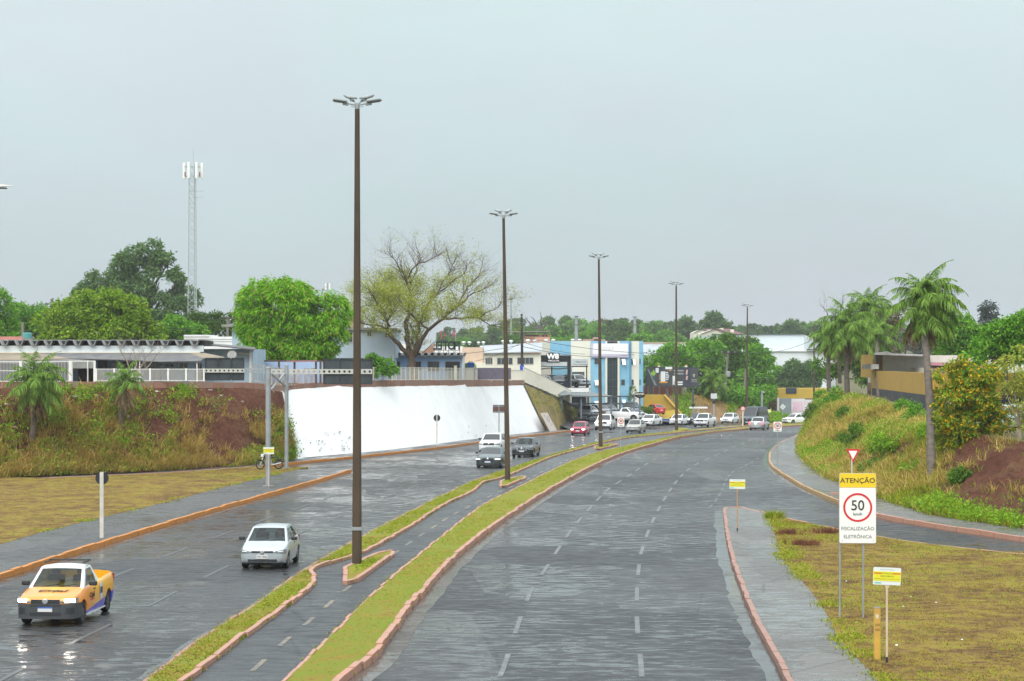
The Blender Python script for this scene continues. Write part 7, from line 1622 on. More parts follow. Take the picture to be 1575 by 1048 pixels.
def backdisc(u, vb, vt, r_px, label, y=None, w=.055):
    b_ = G(u, vb, 0.14) if y is None else P(u, vb, y); k = b_.y / FPX; t = thing('round_sign', label, 'road sign', b_, group='round signs seen from behind'); Z = PZ(vt, b_.y) - b_.z; r = r_px * k
    B().box(-w, w, -.04, .04, -.1, Z - .02).obj('post', M_PWHITE, t); B().prism(disc(r), .01, Matrix.Translation((0, .045, Z - r))).obj('disc', M_SBLACK, t)
backdisc(156.5, 828, 725.5, 10.2, 'black back of a round sign on a white post in the left lawn', None, .075); backdisc(672, 686, 638, 5.2, 'black back of a round sign on a thin white post before the white wall', None, .05)
br_ = thing('tourist_sign', 'brown sign board back on a thin pole before the white wall', 'road sign', G(767.5, 676, .14)); k = br_.location.y / FPX
B().tube([(0, -.02, -.1), (0, -.02, 53 * k)], .05, 8).obj('post', M_GALV, br_); M_BS = mat('brown_sign_back', (0.13, 0.05, 0.035), 0.6)
B().box(-9.5 * k, 9 * k, .02, .05, 41 * k, 53 * k).obj('frame', mat('dark_rim', (0.09, 0.09, 0.09), 0.5), br_); B().box(-9 * k, 8.6 * k, .0, .018, 43.5 * k, 49.5 * k).obj('panel', M_BS, br_)
for z in (42.4, 51.0): B().box(-9.4 * k, 8.9 * k, -.01, .017, (z - .5) * k, (z + .5) * k).obj('rail', M_GALV, br_)
ne = thing('round_sign', 'pink-red ringed white round sign before the grey van', 'road sign', P(1142.5, 656, 258)); k = 258 / FPX
B().box(-.09, .09, -.03, .03, -.2, 24 * k).obj('post', M_PWHITE, ne); B().prism(disc(3.7 * k), .02, Matrix.Translation((0, -.06, 27.3 * k))).obj('red_disc', mat('faded_sign_red', (0.60, 0.10, 0.12), 0.5), ne); B().prism(disc(2.6 * k), .005, Matrix.Translation((0, -.068, 27.3 * k))).obj('white_disc', mat('sign_pinkish', (0.62, 0.55, 0.48), 0.5), ne)
def diamond(u, v, r, y, m, m2, label, vb):
    t = thing('diamond_sign', label, 'road sign', P(u, vb, y)); k = y / FPX; Z = PZ(v, y) - t.location.z; r *= k
    B().box(-.05, .05, .02, .1, -.2, Z + r * .4).obj('post', M_GALV, t); B().prism([(0, Z + r), (r, Z), (0, Z - r), (-r, Z)], .015).obj('plate', m, t)
    if m2: B().prism([(0, Z + r * .78), (r * .78, Z), (0, Z - r * .78), (-r * .78, Z)], .004, Matrix.Translation((0, -.006, 0))).obj('face', m2, t); B().bar((0, -.012, Z - r * .35), (0, -.012, Z + r * .3), .09, .004).obj('arrow', M_SGREY, t)
diamond(1066, 623.5, 3.6, 276, M_SBLACK, None, 'black diamond sign seen from behind before the cut bank', 646); diamond(1204, 626, 4.4, 292, M_SWHITE, mat('diamond_face', (0.5, 0.55, 0.5), 0.5), 'pale diamond warning sign before the grey wall at the bend', 650)
gb = thing('white_guide_board', 'narrow white horizontal guide board behind the white pickup', 'road sign', P(1074, 648, 277)); k = 277 / FPX
B().box(-14 * k, 14 * k, 0, .06, 19.5 * k, 22 * k).obj('board', M_SWHITE, gb); B().box(-.1, .1, .07, .2, -.2, 20 * k).obj('post', M_SGREY, gb); B().box(-6 * k, -5.2 * k, .07, .15, 3 * k, 20 * k).obj('post', M_SGREY, gb)
sb = thing('square_board', 'square pale board with a dark disc below on a tall post', 'road sign', P(1098, 648, 283)); k = 283 / FPX
B().box(-1 * k, 1 * k, .0, .15, -.2, 36 * k).obj('post', M_SGREY, sb); B().box(-4.8 * k, 4.8 * k, -.1, -.003, 34.5 * k, 42.5 * k).obj('board', mat('pale_board', (0.55, 0.58, 0.58), 0.5), sb); B().prism(disc(2.8 * k), .03, Matrix.Translation((0, -.04, 29.5 * k))).obj('disc', M_SBLACK, sb)
cp = thing('camera_pole', 'slim grey pole with a bent camera arm at the bend', 'pole', P(1172, 652, 270)); k = 270 / FPX
B().tube([(0, 0, -.2), (0, 0, 51 * k)], .13, 8).obj('pole', M_GALV, cp); B().tube([(0, 0, 50 * k), (2.2 * k, -.2, 49.5 * k)], .06, 6).obj('arm', M_GALV, cp); B().box(1.4 * k, 3.2 * k, -.4, -.05, 47.8 * k, 49.2 * k, bev=.03).obj('camera', M_SWHITE, cp)

# --- gantries with boards seen from behind
def gantry(u, vb, vt, r, label):
    b_ = G(u, vb, 0.14); t = thing('sign_gantry', label, 'sign gantry', b_); Z = PZ(vt, b_.y) - b_.z
    B().tube([(0, 0, -.2), (0, 0, Z)], r, 14).obj('column', M_GALV, t); B().lathe([(r * 1.1, Z + .003), (r * 1.1, Z + .05), (.02, Z + .09)], 14).obj('cap', M_GALV, t); B().tube([(0, 0, Z * .42), (0, 0, Z * .42 + .05)], r * 1.06, 14).obj('weld_band', M_GALV, t); B().box(-r * 2, r * 2, -r * 2, r * 2, -.1, .03).obj('base_plate', M_CONC, t)
    return t, b_, Z
def hole_beam(x0, x1, z0, z1, d, pitch, r, nseg=10):
    """flat beam face with round holes: strips around each hole"""
    bb = B(); n = max(1, int((x1 - x0) / pitch)); p = (x1 - x0) / n; zc = (z0 + z1) / 2
    for i in range(n):
        a, c = x0 + i * p, x0 + (i + 1) * p; cx = (a + c) / 2; m = nseg * 4; inn = []; outr = []
        for k_ in range(m):
            an = 2 * math.pi * k_ / m; dx, dz = math.cos(an), math.sin(an); inn.append((cx + r * dx, zc + r * dz)); s = min((p / 2) / max(abs(dx), 1e-6), ((z1 - z0) / 2) / max(abs(dz), 1e-6)); outr.append((cx + s * dx, zc + s * dz))
        vs = [(x, 0, z) for x, z in inn] + [(x, 0, z) for x, z in outr] + [(x, d, z) for x, z in inn]; bb.add(vs, [(k_, m + k_, m + (k_ + 1) % m, (k_ + 1) % m) for k_ in range(m)] + [(k_, (k_ + 1) % m, 2 * m + (k_ + 1) % m, 2 * m + k_) for k_ in range(m)])
    bb.box(x0, x1, 0.002, d, z1 - .03, z1); bb.box(x0, x1, 0.002, d, z0, z0 + .03); return bb
M_BACK = mat('board_back', (0.022, 0.030, 0.035), 0.5, c2=(0.045, 0.058, 0.065), vs=1.3, stretch=(1, 1, 0.4)); M_BACKD = mat('board_rib', (0.02, 0.026, 0.03), 0.5)
def back_board(t, b_, u0, u1, v0, v1, vb0, vb1, sk=0.0):
    y = b_.y; x0, x1, z1, z0 = PX(u0, y) - b_.x, PX(u1, y) - b_.x, PZ(v0, y) - b_.z, PZ(v1, y) - b_.z; w = (x1 - x0) / 3
    for i in range(3):
        a = x0 + i * w + .02; c = x0 + (i + 1) * w - .02; pn = B().box(a, c, .12, .15, z0, z1).obj('sign_panel', M_BACK, t)
        ribs = B(); ribs.box(a, c, .07, .119, z1 - .06, z1); ribs.box(a, c, .07, .119, z0, z0 + .06); ribs.box(a - .02, a + .03, .06, .118, z0 + .061, z1 - .061); ribs.box(c - .03, c + .02, .06, .118, z0 + .061, z1 - .061); ribs.obj('rib_frame', M_BACKD, pn)
ga, ba, Za = gantry(412.5, 748, 567, 0.15, 'near galvanised gantry column carrying the left board seen from behind')
back_board(ga, ba, 314.5, 375.5, 550.5, 585.5, 0, 0); x0, x1 = PX(314, ba.y) - ba.x, PX(376, ba.y) - ba.x; zt_, zb_ = PZ(567.3, ba.y) - ba.z, PZ(573.2, ba.y) - ba.z
hole_beam(x0, x1, zb_, zt_, .10, .235, .058).obj('perforated_beam', M_CREAM if False else mat('pale_beam', (0.50, 0.50, 0.45), 0.5, var=0.15), ga, loc=(0, -.02, 0))
ar = B(); ar.bar((x1, .03, zt_ - .02), (0, .03, zt_ - .02), .06); ar.bar((x1, .03, zb_ + .02), (0, .03, zb_ + .02), .06)
for i in range(5): f = i / 4.5; ar.bar((x1 * (1 - f), .03, zt_ - .02), (x1 * (1 - f - .1), .03, zb_ + .02), .035)
ar.obj('arm', M_GALV, ga)
gb2, bb2, Zb2 = gantry(440.7, 721, 563, 0.135, 'far galvanised gantry column carrying the large right board seen from behind')
back_board(gb2, bb2, 497, 573, 552.5, 591.5, 0, 0); x0, x1 = PX(417, bb2.y) - bb2.x, PX(572.5, bb2.y) - bb2.x; zt_, zb_ = PZ(568, bb2.y) - bb2.z, PZ(575.5, bb2.y) - bb2.z
hole_beam(x0, x1, zb_, zt_, .12, .325, .085).obj('perforated_beam', mat('pale_beam', (0.50, 0.50, 0.45), 0.5), gb2, loc=(0, -.02, 0))
xb = B()
pA = Vector((0.18, 0, Za - .3)) + ba - bb2; qA = Vector((0.18, 0, Za - 1.2)) + ba - bb2
xb.bar(pA, (-.15, 0, Zb2 - 1.3), .09); xb.bar(qA, (-.15, 0, Zb2 - .55), .09); xb.obj('cross_brace', M_GALV, gb2)

# --- utility poles, tower, wires
M_TAR = mat('tarred_wood', (0.055, 0.045, 0.038), 0.85, var=0.35)
up1 = thing('utility_pole', 'dark tarred utility pole with tangled cables left of the dealer', 'utility pole', P(803.5, 592, 236)); k = 236 / FPX
B().tube([(0, 0, -.4), (-1.2 * k, 0, 109 * k)], [.19, .12], 10).obj('pole', M_TAR, up1); B().tube([(-.6 * k, -.14, 50 * k), (-.8 * k, -.14, 62 * k)], [.13, .10], 8).obj('cable_coil', M_SBLACK, up1); B().box(-.3, .2, -.24, -.15, 22 * k, 30 * k).obj('blue_band', mat('blue_band', (0.02, 0.07, 0.45), 0.5), up1)
B().bar((-2.2 * k, -.15, 79 * k), (1.2 * k, -.15, 79 * k), .1).obj('cross_arm', M_TAR, up1)
def upole(u, vb, vt, y, r, label, m=M_POLE2, lean=0, arms=(), tr=False):
    t = thing('utility_pole', label, 'utility pole', P(u, vb, y)); k = y / FPX; H_ = (vb - vt) * k; B().tube([(0, 0, -.4), (lean * k, 0, H_)], [r, r * .65], 10).obj('pole', m, t)
    for f, hw_ in arms:
        B().bar((lean * k * f - hw_ * k, -r, H_ * f), (lean * k * f + hw_ * k, -r, H_ * f), .12).obj('cross_arm', M_TIMB, t)
        for s in (-1, 0.1, 1): B().lathe([(.05, 0), (.07, .08), (.03, .2)], 8, Matrix.Translation((lean * k * f + s * hw_ * k * .9, -r, H_ * f + .06))).obj('insulator', M_SGREY, t)
    if tr: B().lathe([(.3, 0), (.34, .1), (.34, .8), (.2, .9)], 12, Matrix.Translation((lean * k * .6 + .3, -.45, H_ * .6))).obj('transformer', M_SGREY, t); B().box(-.5, .1, -.5, -.2, H_ * .42, H_ * .48).obj('junction_box', M_SWHITE, t)
    return t
upole(79.5, 560, 460, 225, .22, 'grey concrete utility pole behind the teal tank with a crossarm', arms=((.92, 9),)); upole(35, 560, 496, 195, .2, 'short pale pole just left of the teal tank', M_POLE2); upole(350, 560, 487, 215, .18, 'pale pole with a crossarm left of the mango tree', M_POLE2, arms=((.97, 9),))
upole(1112, 640, 540, 312, .24, 'leaning concrete utility pole with crossarm and transformer among the green trees', M_POLE2, 8, ((.97, 11),), True); upole(1141, 650, 568, 306, .2, 'leaning pale pole left of the fifth lamp post', M_POLE2, 6); upole(886.5, 540, 486, 480, .5, 'far white transmission pole right of the salmon building', M_GALV, 0, ((.98, 4), (.75, 6))); upole(976.5, 530, 487, 520, .5, 'far white transmission pole above the office block', M_GALV, 0, ((.98, 4), (.7, 6)))
upole(995, 610, 548, 330, .2, 'thin dark pole at the right corner of the office block', M_TAR); upole(700, 545, 508, 240, .06, 'thin antenna mast behind the HOTEL letters', M_GALV); upole(1360, 600, 512, 178, .12, 'slim grey pole beside the yellow building corner', M_POLE2)
upole(786, 520, 455, 560, .3, 'far thin pale mast just right of the second lamp post', M_GALV)
# telecom tower: three-legged lattice
tt = thing('telecom_tower', 'slim white lattice telecom tower with panel antennas above the trees', 'tower', P(297, 560, 250)); k = 250 / FPX; Ht = (560 - 252) * k
def leg(i, z): # triangular section narrowing upwards
    w = (8.6 - 2.6 * (z / Ht)) * k; a = R(200 + 120 * i); return Vector((w * math.cos(a), w * math.sin(a), z))
M_TOW = mat('tower_paint', (0.36, 0.41, 0.41), 0.5, var=0.1)
for i in range(3): B().tube([leg(i, -.2), leg(i, Ht)], .055, 6).obj('leg', M_TOW, tt)
lat = [B(), B(), B()]; nb = 30
for j in range(nb):
    z0, z1 = Ht * j / nb, Ht * (j + 1) / nb
    for i in range(3):
        a, c = i, (i + 1) % 3; lat[i].bar(leg(a, z0), leg(c, z1), .034)
        if j < 10: lat[i].bar(leg(c, z0), leg(a, z1), .034)
        if j % 2 == 0: lat[i].bar(leg(a, z0), leg(c, z0), .03)
for b__ in lat: o = b__.obj('lattice', M_TOW, tt); o['kind'] = 'stuff'
for z in (Ht - .4, Ht - 1.6):
    pf = B()
    for i in range(6): a0, a1 = R(60 * i), R(60 * i + 60); pf.bar((1.1 * math.cos(a0), 1.1 * math.sin(a0), z), (1.1 * math.cos(a1), 1.1 * math.sin(a1), z), .06)
    for i in range(3): pf.bar(leg(i, z), (1.1 * math.cos(R(200 + 120 * i)), 1.1 * math.sin(R(200 + 120 * i)), z), .05)
    pf.obj('platform', M_TOW, tt)
for i, a in enumerate((170, 190, 300, 20, 350, 250)): B().box(-.14, .14, -.08, .08, Ht - 1.9, Ht + .1, Matrix.Translation((1.15 * math.cos(R(a)), 1.15 * math.sin(R(a)), 0))).obj('panel_antenna', M_SWHITE, tt)
for i, a in enumerate((210, 330)): B().box(-.08, .08, -.08, .08, Ht - 1.6, Ht - 1.1, Matrix.Translation((1.05 * math.cos(R(a)), 1.05 * math.sin(R(a)), 0))).obj('radio_box', mat('dull_red', (0.25, 0.13, 0.13), 0.6), tt)
B().tube([(0, 0, Ht), (0, 0, Ht + 1.9)], .03, 5).obj('whip', M_TOW, tt)
for z, s in ((Ht * .86, 1), (Ht * .83, 1)): B().bar(leg(0, z), leg(0, z) + Vector((1.9, -.5, 0)), .05).obj('side_bracket', M_TOW, tt)
an_ = thing('roof_antenna', 'small white antenna above the mango tree behind it', 'antenna', P(504, 505, 190)); B().tube([(0, 0, 0), (0, 0, PZ(436, 190) - PZ(505, 190))], .05, 6).obj('mast', M_GALV, an_)
for s in (-1, 1): B().box(s * .18 - .06, s * .18 + .06, -.05, .05, 3.7, 4.3).obj('panel_antenna', M_SWHITE, an_)
def wire(pts, r, label, sag=0.8):
    pts = [Vector(p) for p in pts]; c = pts[0]; t = B()
    for a, b_ in zip(pts[:-1], pts[1:]):
        q = [a.lerp(b_, i / 10) - Vector((0, 0, sag * 4 * (i / 10) * (1 - i / 10))) for i in range(11)]; t.tube(q, r, 4, False)
    o = t.obj('overhead_cable', mat('cable_black', (0.02, 0.02, 0.022), 0.6)); return tag(o, label, 'cable', 'overhead cables')
wire([P(730, 556, 210), P(803, 526, 236), P(900, 545, 268)], .025, 'cable from the tarred pole across the dealer roof', .3); wire([P(560, 540, 205), P(803, 530, 236)], .025, 'cable passing the hotel towards the tarred pole', .8); wire([P(803, 533, 236), P(1000, 541, 300), P(1120, 547, 312)], .03, 'long cable across the front of the office block', 1.0)
wire([P(803, 519, 236), P(1120, 538, 312), P(1250, 523, 300)], .03, 'cable over the big trees towards the white warehouse', 1.2); wire([P(1118, 577, 312), P(1205, 583, 300)], .05, 'pale cable bundle low in front of the big trees', .2)
for i, v in enumerate((468, 473, 478, 483)): wire([P(-40, v + 5, 218), P(79, v - 3 + i, 225)], .02, '%s of four thin cables at the far left' % ('topmost', 'second from top', 'third from top', 'lowest')[i], .4)
wire([P(79, 466, 225), P(300, 508, 215)], .02, 'cable running right from the grey concrete pole', .5)
# litter
M_LIT = mat('white_litter', (0.75, 0.76, 0.76), 0.6); rr = random.Random(3)
LIT = [(1401, 919, 'on the right lawn left of centre'), (1440, 928, 'on the right lawn near the notice'), (1389, 934, 'just above the marker post'), (1379, 993, 'between notice and lawn'), (1480, 985, 'low on the right lawn'), (1446, 780, 'at the foot of the red soil'), (1302, 895, 'beside the speed notice posts'), (645, 852, 'on the median grass')]
for u, v, w_ in LIT:
    c = G(u, v, 0.2); t = thing('litter', 'white scrap of litter ' + w_, 'litter', c, group='white scraps of litter'); n = 6
    B().add([(rr.uniform(.015, .05) * math.cos(i * 1.05), rr.uniform(.015, .04) * math.sin(i * 1.05), rr.uniform(0, .03)) for i in range(n)] + [(0, 0, .04)], [(i, (i + 1) % n, n) for i in range(n)] + [tuple(range(n))[::-1]]).obj('scrap', M_LIT, t)
rub = []
for i, (u, v) in enumerate(((243, 612), (236, 617), (112, 612), (12, 632), (30, 655), (326, 606), (345, 617), (395, 604), (372, 622), (438, 648), (18, 628), (150, 610), (200, 646), (310, 640))):
    p = on_bank(LBG, u, v) + Vector((0, -.3, .2)); b_ = B(); s = rr.uniform(.07, .17); b_.box(-s, s, -s * .6, s * .6, 0, s * .7, Matrix.Rotation(rr.uniform(0, 3), 4, 'Z') @ Matrix.Rotation(rr.uniform(-.6, .6), 4, 'X'), bev=s * .12)
    o = b_.obj('rubble', (mat('pale_rubble', (.55, .52, .48), .8), M_BLOCK, M_CONC)[i % 3], loc=p); tag(o, '%s chunk of rubble %s' % (('whitish', 'brick-red', 'grey')[i % 3], ('high in the middle of the left bank', 'beside the middle palm skirt', 'under the left palm crown', 'at the far left of the bank', 'low at the far left of the bank', 'below the left sign board', 'lower right of the left sign board', 'near the bare corner of the bank', 'on bare soil of the bank', 'by the bank edge at the gantry', 'next to the left palm', 'between both palms near the top', 'beneath the middle palm', 'in the straw right of the palm')[i]), 'rubble', 'rubble on the left bank')
# ------------------------------------------------------------------ vehicles
def carpaint(name, c, metal=0.0, rough=0.28):
    m = mat(name, c, rough, metal, coat=0.6, var=0.06, vs=1.5); return m
m, n, l, b = nmat('car_glass')
tr_ = n.new('ShaderNodeBsdfTransparent'); tr_.inputs[0].default_value = (0.34, 0.42, 0.40, 1); gl_ = n.new('ShaderNodeBsdfGlossy'); gl_.inputs['Roughness'].default_value = 0.03; lw_ = n.new('ShaderNodeLayerWeight'); lw_.inputs[0].default_value = 0.5; pw_ = n.new('ShaderNodeMath'); pw_.operation = 'POWER'; pw_.inputs[1].default_value = 4.0; l.new(lw_.outputs['Facing'], pw_.inputs[0]); fr_ = n.new('ShaderNodeMath'); fr_.operation = 'MULTIPLY_ADD'; fr_.inputs[1].default_value = 0.75; fr_.inputs[2].default_value = 0.045; l.new(pw_.outputs[0], fr_.inputs[0]); mx_ = n.new('ShaderNodeMixShader')
l.new(fr_.outputs[0], mx_.inputs[0]); l.new(tr_.outputs[0], mx_.inputs[1]); l.new(gl_.outputs[0], mx_.inputs[2]); l.new(mx_.outputs[0], n['Material Output'].inputs[0]); M_CGLASS = m
M_CDARK = mat('car_glass_tinted', (0.012, 0.016, 0.017), 0.05, spec=0.9); M_TYRE = mat('tyre_rubber', (0.018, 0.018, 0.019), 0.75); M_RIM = mat('alloy_rim', (0.42, 0.43, 0.44), 0.3, metal=0.7); M_RIMD = mat('dark_rim_steel', (0.08, 0.08, 0.085), 0.45); M_PLAS = mat('black_plastic', (0.022, 0.024, 0.026), 0.55); M_INT = mat('car_interior', (0.035, 0.036, 0.038), 0.8)
M_HEAD = mat('headlamp_glass', (0.11, 0.13, 0.14), 0.1, c2=(.3, .33, .35), vs=9, spec=0.8); M_LIT_ = mat('lit_headlamp', (1.0, 0.93, 0.82), 0.3, emit=16.0); M_TAIL = mat('tail_lamp', (0.35, 0.015, 0.02), 0.2); M_BRAKE = mat('lit_brake_lamp', (1.0, 0.06, 0.10), 0.3, emit=3.0); M_CHROME = mat('chrome', (0.7, 0.71, 0.72), 0.15, metal=0.9); M_PLATE = mat('number_plate', (0.62, 0.62, 0.60), 0.5); M_PBLUE = mat('plate_blue', (0.02, 0.10, 0.45), 0.5)
PLAN = [(0.0, 0.0), (0.005, 0.30), (0.03, 0.58), (0.08, 0.78), (0.17, 0.90), (0.32, 0.965), (0.6, 1.0)]   # front corner seen from above: (distance back, half width)
def plan_w(s, k=1.0):
    ss = [p[0] * k for p in PLAN]; return float(np.interp(s, ss, [p[1] for p in PLAN]))
def car(name, label, cat, p, loc, head, paint, group=None, cabin_paint=None, glass=None, lit=False, rear_lit=False, detail=2, plate='blue', z=None, rim=None, driver=False):
    """p: L, W, H, wb, fo (front overhang), wr (wheel radius), prof [(s,z)] of the lower body top, cab (A base, A top, C top, C base as s), belt, kind"""
    t = thing(name, label, cat, loc, head, group); L, W, H = p['L'], p['W'] / 2, p['H']; gc = p.get('gc', 0.17); wr = p['wr']; fa = p['fo']; ra = fa + p['wb']; fx_ = lambda s: L / 2 - s
    prof = p['prof']; zt = lambda s: float(np.interp(s, [q[0] for q in prof], [q[1] for q in prof])); bed = p.get('bed')
    st = sorted(set([.004, .03, .08, .17, .32, .5] + [fa + wr * q for q in (-1.28, -1.2, -1.0, -.7, -.35, 0, .35, .7, 1.0, 1.2, 1.28)] + [ra + wr * q for q in (-1.28, -1.2, -1.0, -.7, -.35, 0, .35, .7, 1.0, 1.2, 1.28)] + [q[0] for q in prof if 0 < q[0] < L] + [L - .004, L - .03, L - .1, L - .22, L - .45] + ([bed[0], bed[0] + .02, bed[1], bed[1] + .02] if bed else [])))
    st = [s for s in st if 0 < s < L]; rows = []
    for s in st:
        w = W * plan_w(s) * (1 - .10 * max(0, 1 - (L - s) / .45) ** 2) * (plan_w(L - s, .6) if L - s < .2 else 1); top = zt(s); zb = gc + (.10 * max(0, 1 - s / .4) if s < .4 else 0) + (.14 * max(0, 1 - (L - s) / .5))
        za = 0
        for c in (fa, ra):
            d = abs(s - c)
            if d < wr * 1.22: za = max(za, wr + math.sqrt(max(0, (wr * 1.22) ** 2 - d * d)) * 0.98)
        hgt = top - zb; r = [(0, zb), (.84 * w, zb), (.955 * w, zb + .04), (w, zb + .33 * hgt), (w * .995, zb + .60 * hgt), (w * .965, top - .10), (w * .92, top - .03), (w * .80, top), (0, top + .025)]
        r = [(y_, max(z_, za) if za and i < 7 else z_) for i, (y_, z_) in enumerate(r)]
        if za: r[6] = (r[6][0], max(r[6][1], min(top - .02, za))); r[7] = (r[7][0], max(r[7][1], top))
        if bed and bed[0] + .01 < s < bed[1] + .01: r[7] = (w * .88, top); r.append(None); r[8] = (w * .865, top - .36); r[9] = (0, top - .36)
        else: r.insert(8, (w * .5, top + .018))
        rows.append([(fx_(s), -y_, z_) for y_, z_ in r[::-1]][:-1] + [(fx_(s), y_, z_) for y_, z_ in r])
    bb = B(); bb.grid([q for q in rows]); n_ = len(rows[0]); k0 = (len(rows) - 1) * n_; bb.f.append(tuple(range(n_))[::-1]); bb.f.append(tuple(range(k0, k0 + n_)))
    body = smooth_auto(bb.obj('body', paint, t), 38); mdb = B().box(fx_(ra + wr * .9), fx_(fa - wr * .9), -W * .72, W * .72, gc - .03, .62).box(fx_(L - .3), fx_(.3), -W * .6, W * .6, gc + .02, .55); ub = mdb.obj('underbody_light_block', M_PLAS, t)  # dark inner box under the body, added to block light between the wheels
    # cabin shell with openings
    a0, a1, c1, c0 = p['cab']; bz = p['belt']; wb_ = W * .93; wt = W * p.get('tw', .73); cp = cabin_paint or paint; cab = B(); zA = zt(a0); zC = zt(c0); hr = H - .035
    def patch4(P00, P10, P01, P11, ss, ts, hole, bulge, where):
        """bilinear patch, columns ss, rows ts; hole(i,j) cells become glass"""
        def pt(u_, v_):
            q = (Vector(P00) * (1 - u_) + Vector(P10) * u_) * (1 - v_) + (Vector(P01) * (1 - u_) + Vector(P11) * u_) * v_; 
            k_ = 4 * u_ * (1 - u_)
            if where == 's': return q + Vector(bulge) * k_ * v_ * (1 - v_) * 4
            if where == 'r': return q + Vector(((.05 - .08 * v_) * k_, 0, k_ * .025 + (.35 + .65 * k_) * .05 * 4 * v_ * (1 - v_)))
            return q + Vector((bulge[0] * (1 - v_) * k_ + (.05 if bulge[0] > 0 else -.03) * v_ * k_, 0, .025 * v_ * k_))
        gl = {}
        for i in range(len(ss) - 1):
            for j in range(len(ts) - 1):
                q = [pt(ss[i], ts[j]), pt(ss[i + 1], ts[j]), pt(ss[i + 1], ts[j + 1]), pt(ss[i], ts[j + 1])]; h = hole(i, j)
                if h is None: cab.add(q, [(0, 1, 2, 3)])
                else: gl.setdefault(h, B()).add(q, [(0, 1, 2, 3)])
        return gl
    A0 = lambda sg: (fx_(a0), sg * wb_ * .97, zA - .02); A1 = lambda sg: (fx_(a1), sg * wt, hr - .06); C1 = lambda sg: (fx_(c1), sg * wt * .97, hr - .05); C0 = lambda sg: (fx_(c0), sg * wb_ * .95, zC - .02)
    gls = []; g_ = glass or M_CDARK
    S6 = [0, .055, .2, .35, .5, .65, .8, .945, 1]
    gl = patch4(A0(1), A0(-1), A1(1), A1(-1), S6, [0, .05, .92, 1], lambda i, j: 'w' if 0 < i < 7 and j == 1 else None, (.10, 0, .02), 'f'); gls.append(('windscreen', gl['w']))
    gl = patch4(C0(-1), C0(1), C1(-1), C1(1), S6, [0, .10 if not bed else .06, .90, 1], lambda i, j: 'w' if 0 < i < 7 and j == 1 and not p.get('blind') else None, (-.05, 0, .02), 'f')
    if gl: gls.append(('rear_window', gl['w']))
    patch4(A1(1), A1(-1), C1(1), C1(-1), S6, [0, .1, .5, .9, 1], lambda i, j: None, (0, 0, 0), 'r')
    doors = p.get('doors', 2)
    for sg in (1, -1):
        if doors == 1: SS, hs = [0, .10, .80, 1], {1: 0}
        elif doors == 3: SS, hs = [0, .06, .26, .29, .94, 1], {1: 0}
        else: SS, hs = [0, .085, .47, .515, .90, 1], {1: 0, 3: 1}
        gl = patch4(A0(sg), C0(sg), A1(sg), C1(sg), SS, [0, .05, .5, .89, 1], lambda i, j: hs[i] if i in hs and j in (1, 2) else None, (0, sg * .03, 0), 's')
        for k in gl: gls.append(('side_window', gl[k]))
    smooth_auto(cab.obj('cabin', cp, t), 30)
    for nm, q in gls: q.obj(nm, g_ if nm != 'windscreen' or g_ is M_CGLASS else g_, t, smooth=True)
    if detail > 0:
        it = B().box(fx_(c0 - .1), fx_(a0 + .05), -wb_ * .9, wb_ * .9, zA - .32, zA - .16); dash = B().box(fx_(a0 + .42), fx_(a0 + .06), -wb_ * .86, wb_ * .86, zA - .2, zA - .03)
        it.obj('cabin_floor', M_INT, t); dash.obj('dashboard', M_INT, t)
        for sg in (1, -1):
            xs = fx_(a1 + .55); se = B().box(xs - .14, xs, sg * W * .42 - .24, sg * W * .42 + .24, zA - .4, zA + .22, Matrix.Identity(4), bev=.04); se.box(xs - .1, xs - .02, sg * W * .42 - .12, sg * W * .42 + .12, zA + .24, zA + .42, bev=.03); se.obj('seat', M_INT, t)
    # wheels
    for ax in (fa, ra):
        for sg in (1, -1):
            Mw = Matrix.Translation((fx_(ax), sg * (W - .02), wr)) @ Matrix.Rotation(R(-90 * sg), 4, 'X'); ww_ = .2
            wh_ = smooth_auto(B().lathe([(wr * .62, -ww_), (wr * .9, -ww_), (wr, -ww_ + .03), (wr, -.03), (wr * .93, 0), (wr * .66, -.005), (wr * .62, -.03)], 20, Mw).obj('wheel', M_TYRE, t), 50)
            B().lathe([(wr * .64, -.10), (wr * .64, -.012), (wr * .58, -.012), (wr * .56, -.06), (wr * .1, -.05)], 16, Mw).obj('rim_dish', M_RIMD, wh_)
            sp = B()
            for k in range(5):
                Ms = Mw @ Matrix.Rotation(2 * math.pi * k / 5, 4, 'Z'); sp.box(wr * .1, wr * .6, -wr * .10, wr * .10, -.045, -.012, Ms)
            sp.lathe([(wr * .2, -.05), (wr * .2, -.008), (.01, -.004)], 10, Mw); sp.obj('rim', rim or M_RIM, wh_)
    # nose and tail pieces follow the plan of the corner
    ps = [(q[0], q[1] * W) for q in PLAN]
    def band(y0, y1, z0, z1, m_, nm, off=.014, end='f', zz=None, par=t, nn=7):
        """strip wrapped on the nose (or tail) between lateral positions y0..y1; z may be functions"""
        k = 1.0 if end == 'f' else .6; rows_ = []; f0 = z0 if callable(z0) else (lambda y: z0); f1 = z1 if callable(z1) else (lambda y: z1)
        for i in range(nn):
            y = y0 + (y1 - y0) * i / (nn - 1); ay = min(abs(y), .999 * W); s = float(np.interp(ay, [q[1] for q in ps], [q[0] for q in ps])) * k
            if end == 'r': s = s + .02
            x = (fx_(s) + off) if end == 'f' else -(L / 2 - s + off) + .01; sg = 1 if y > 0 else -1; yo = y + (sg * off if ay > W * .7 else 0); xi = x - (.06 if end == 'f' else -.06)
            rows_.append([(xi, yo * .97, f0(y)), (x, yo, f0(y)), (x, yo, f1(y)), (xi, yo * .97, f1(y))])
        q = B().grid(rows_); n4 = len(q.v); q.f += [(0, 1, 2, 3), (n4 - 4, n4 - 3, n4 - 2, n4 - 1)]; return q.obj(nm, m_, par)
    N = p['nose']; hz0, hz1 = N['lamp']
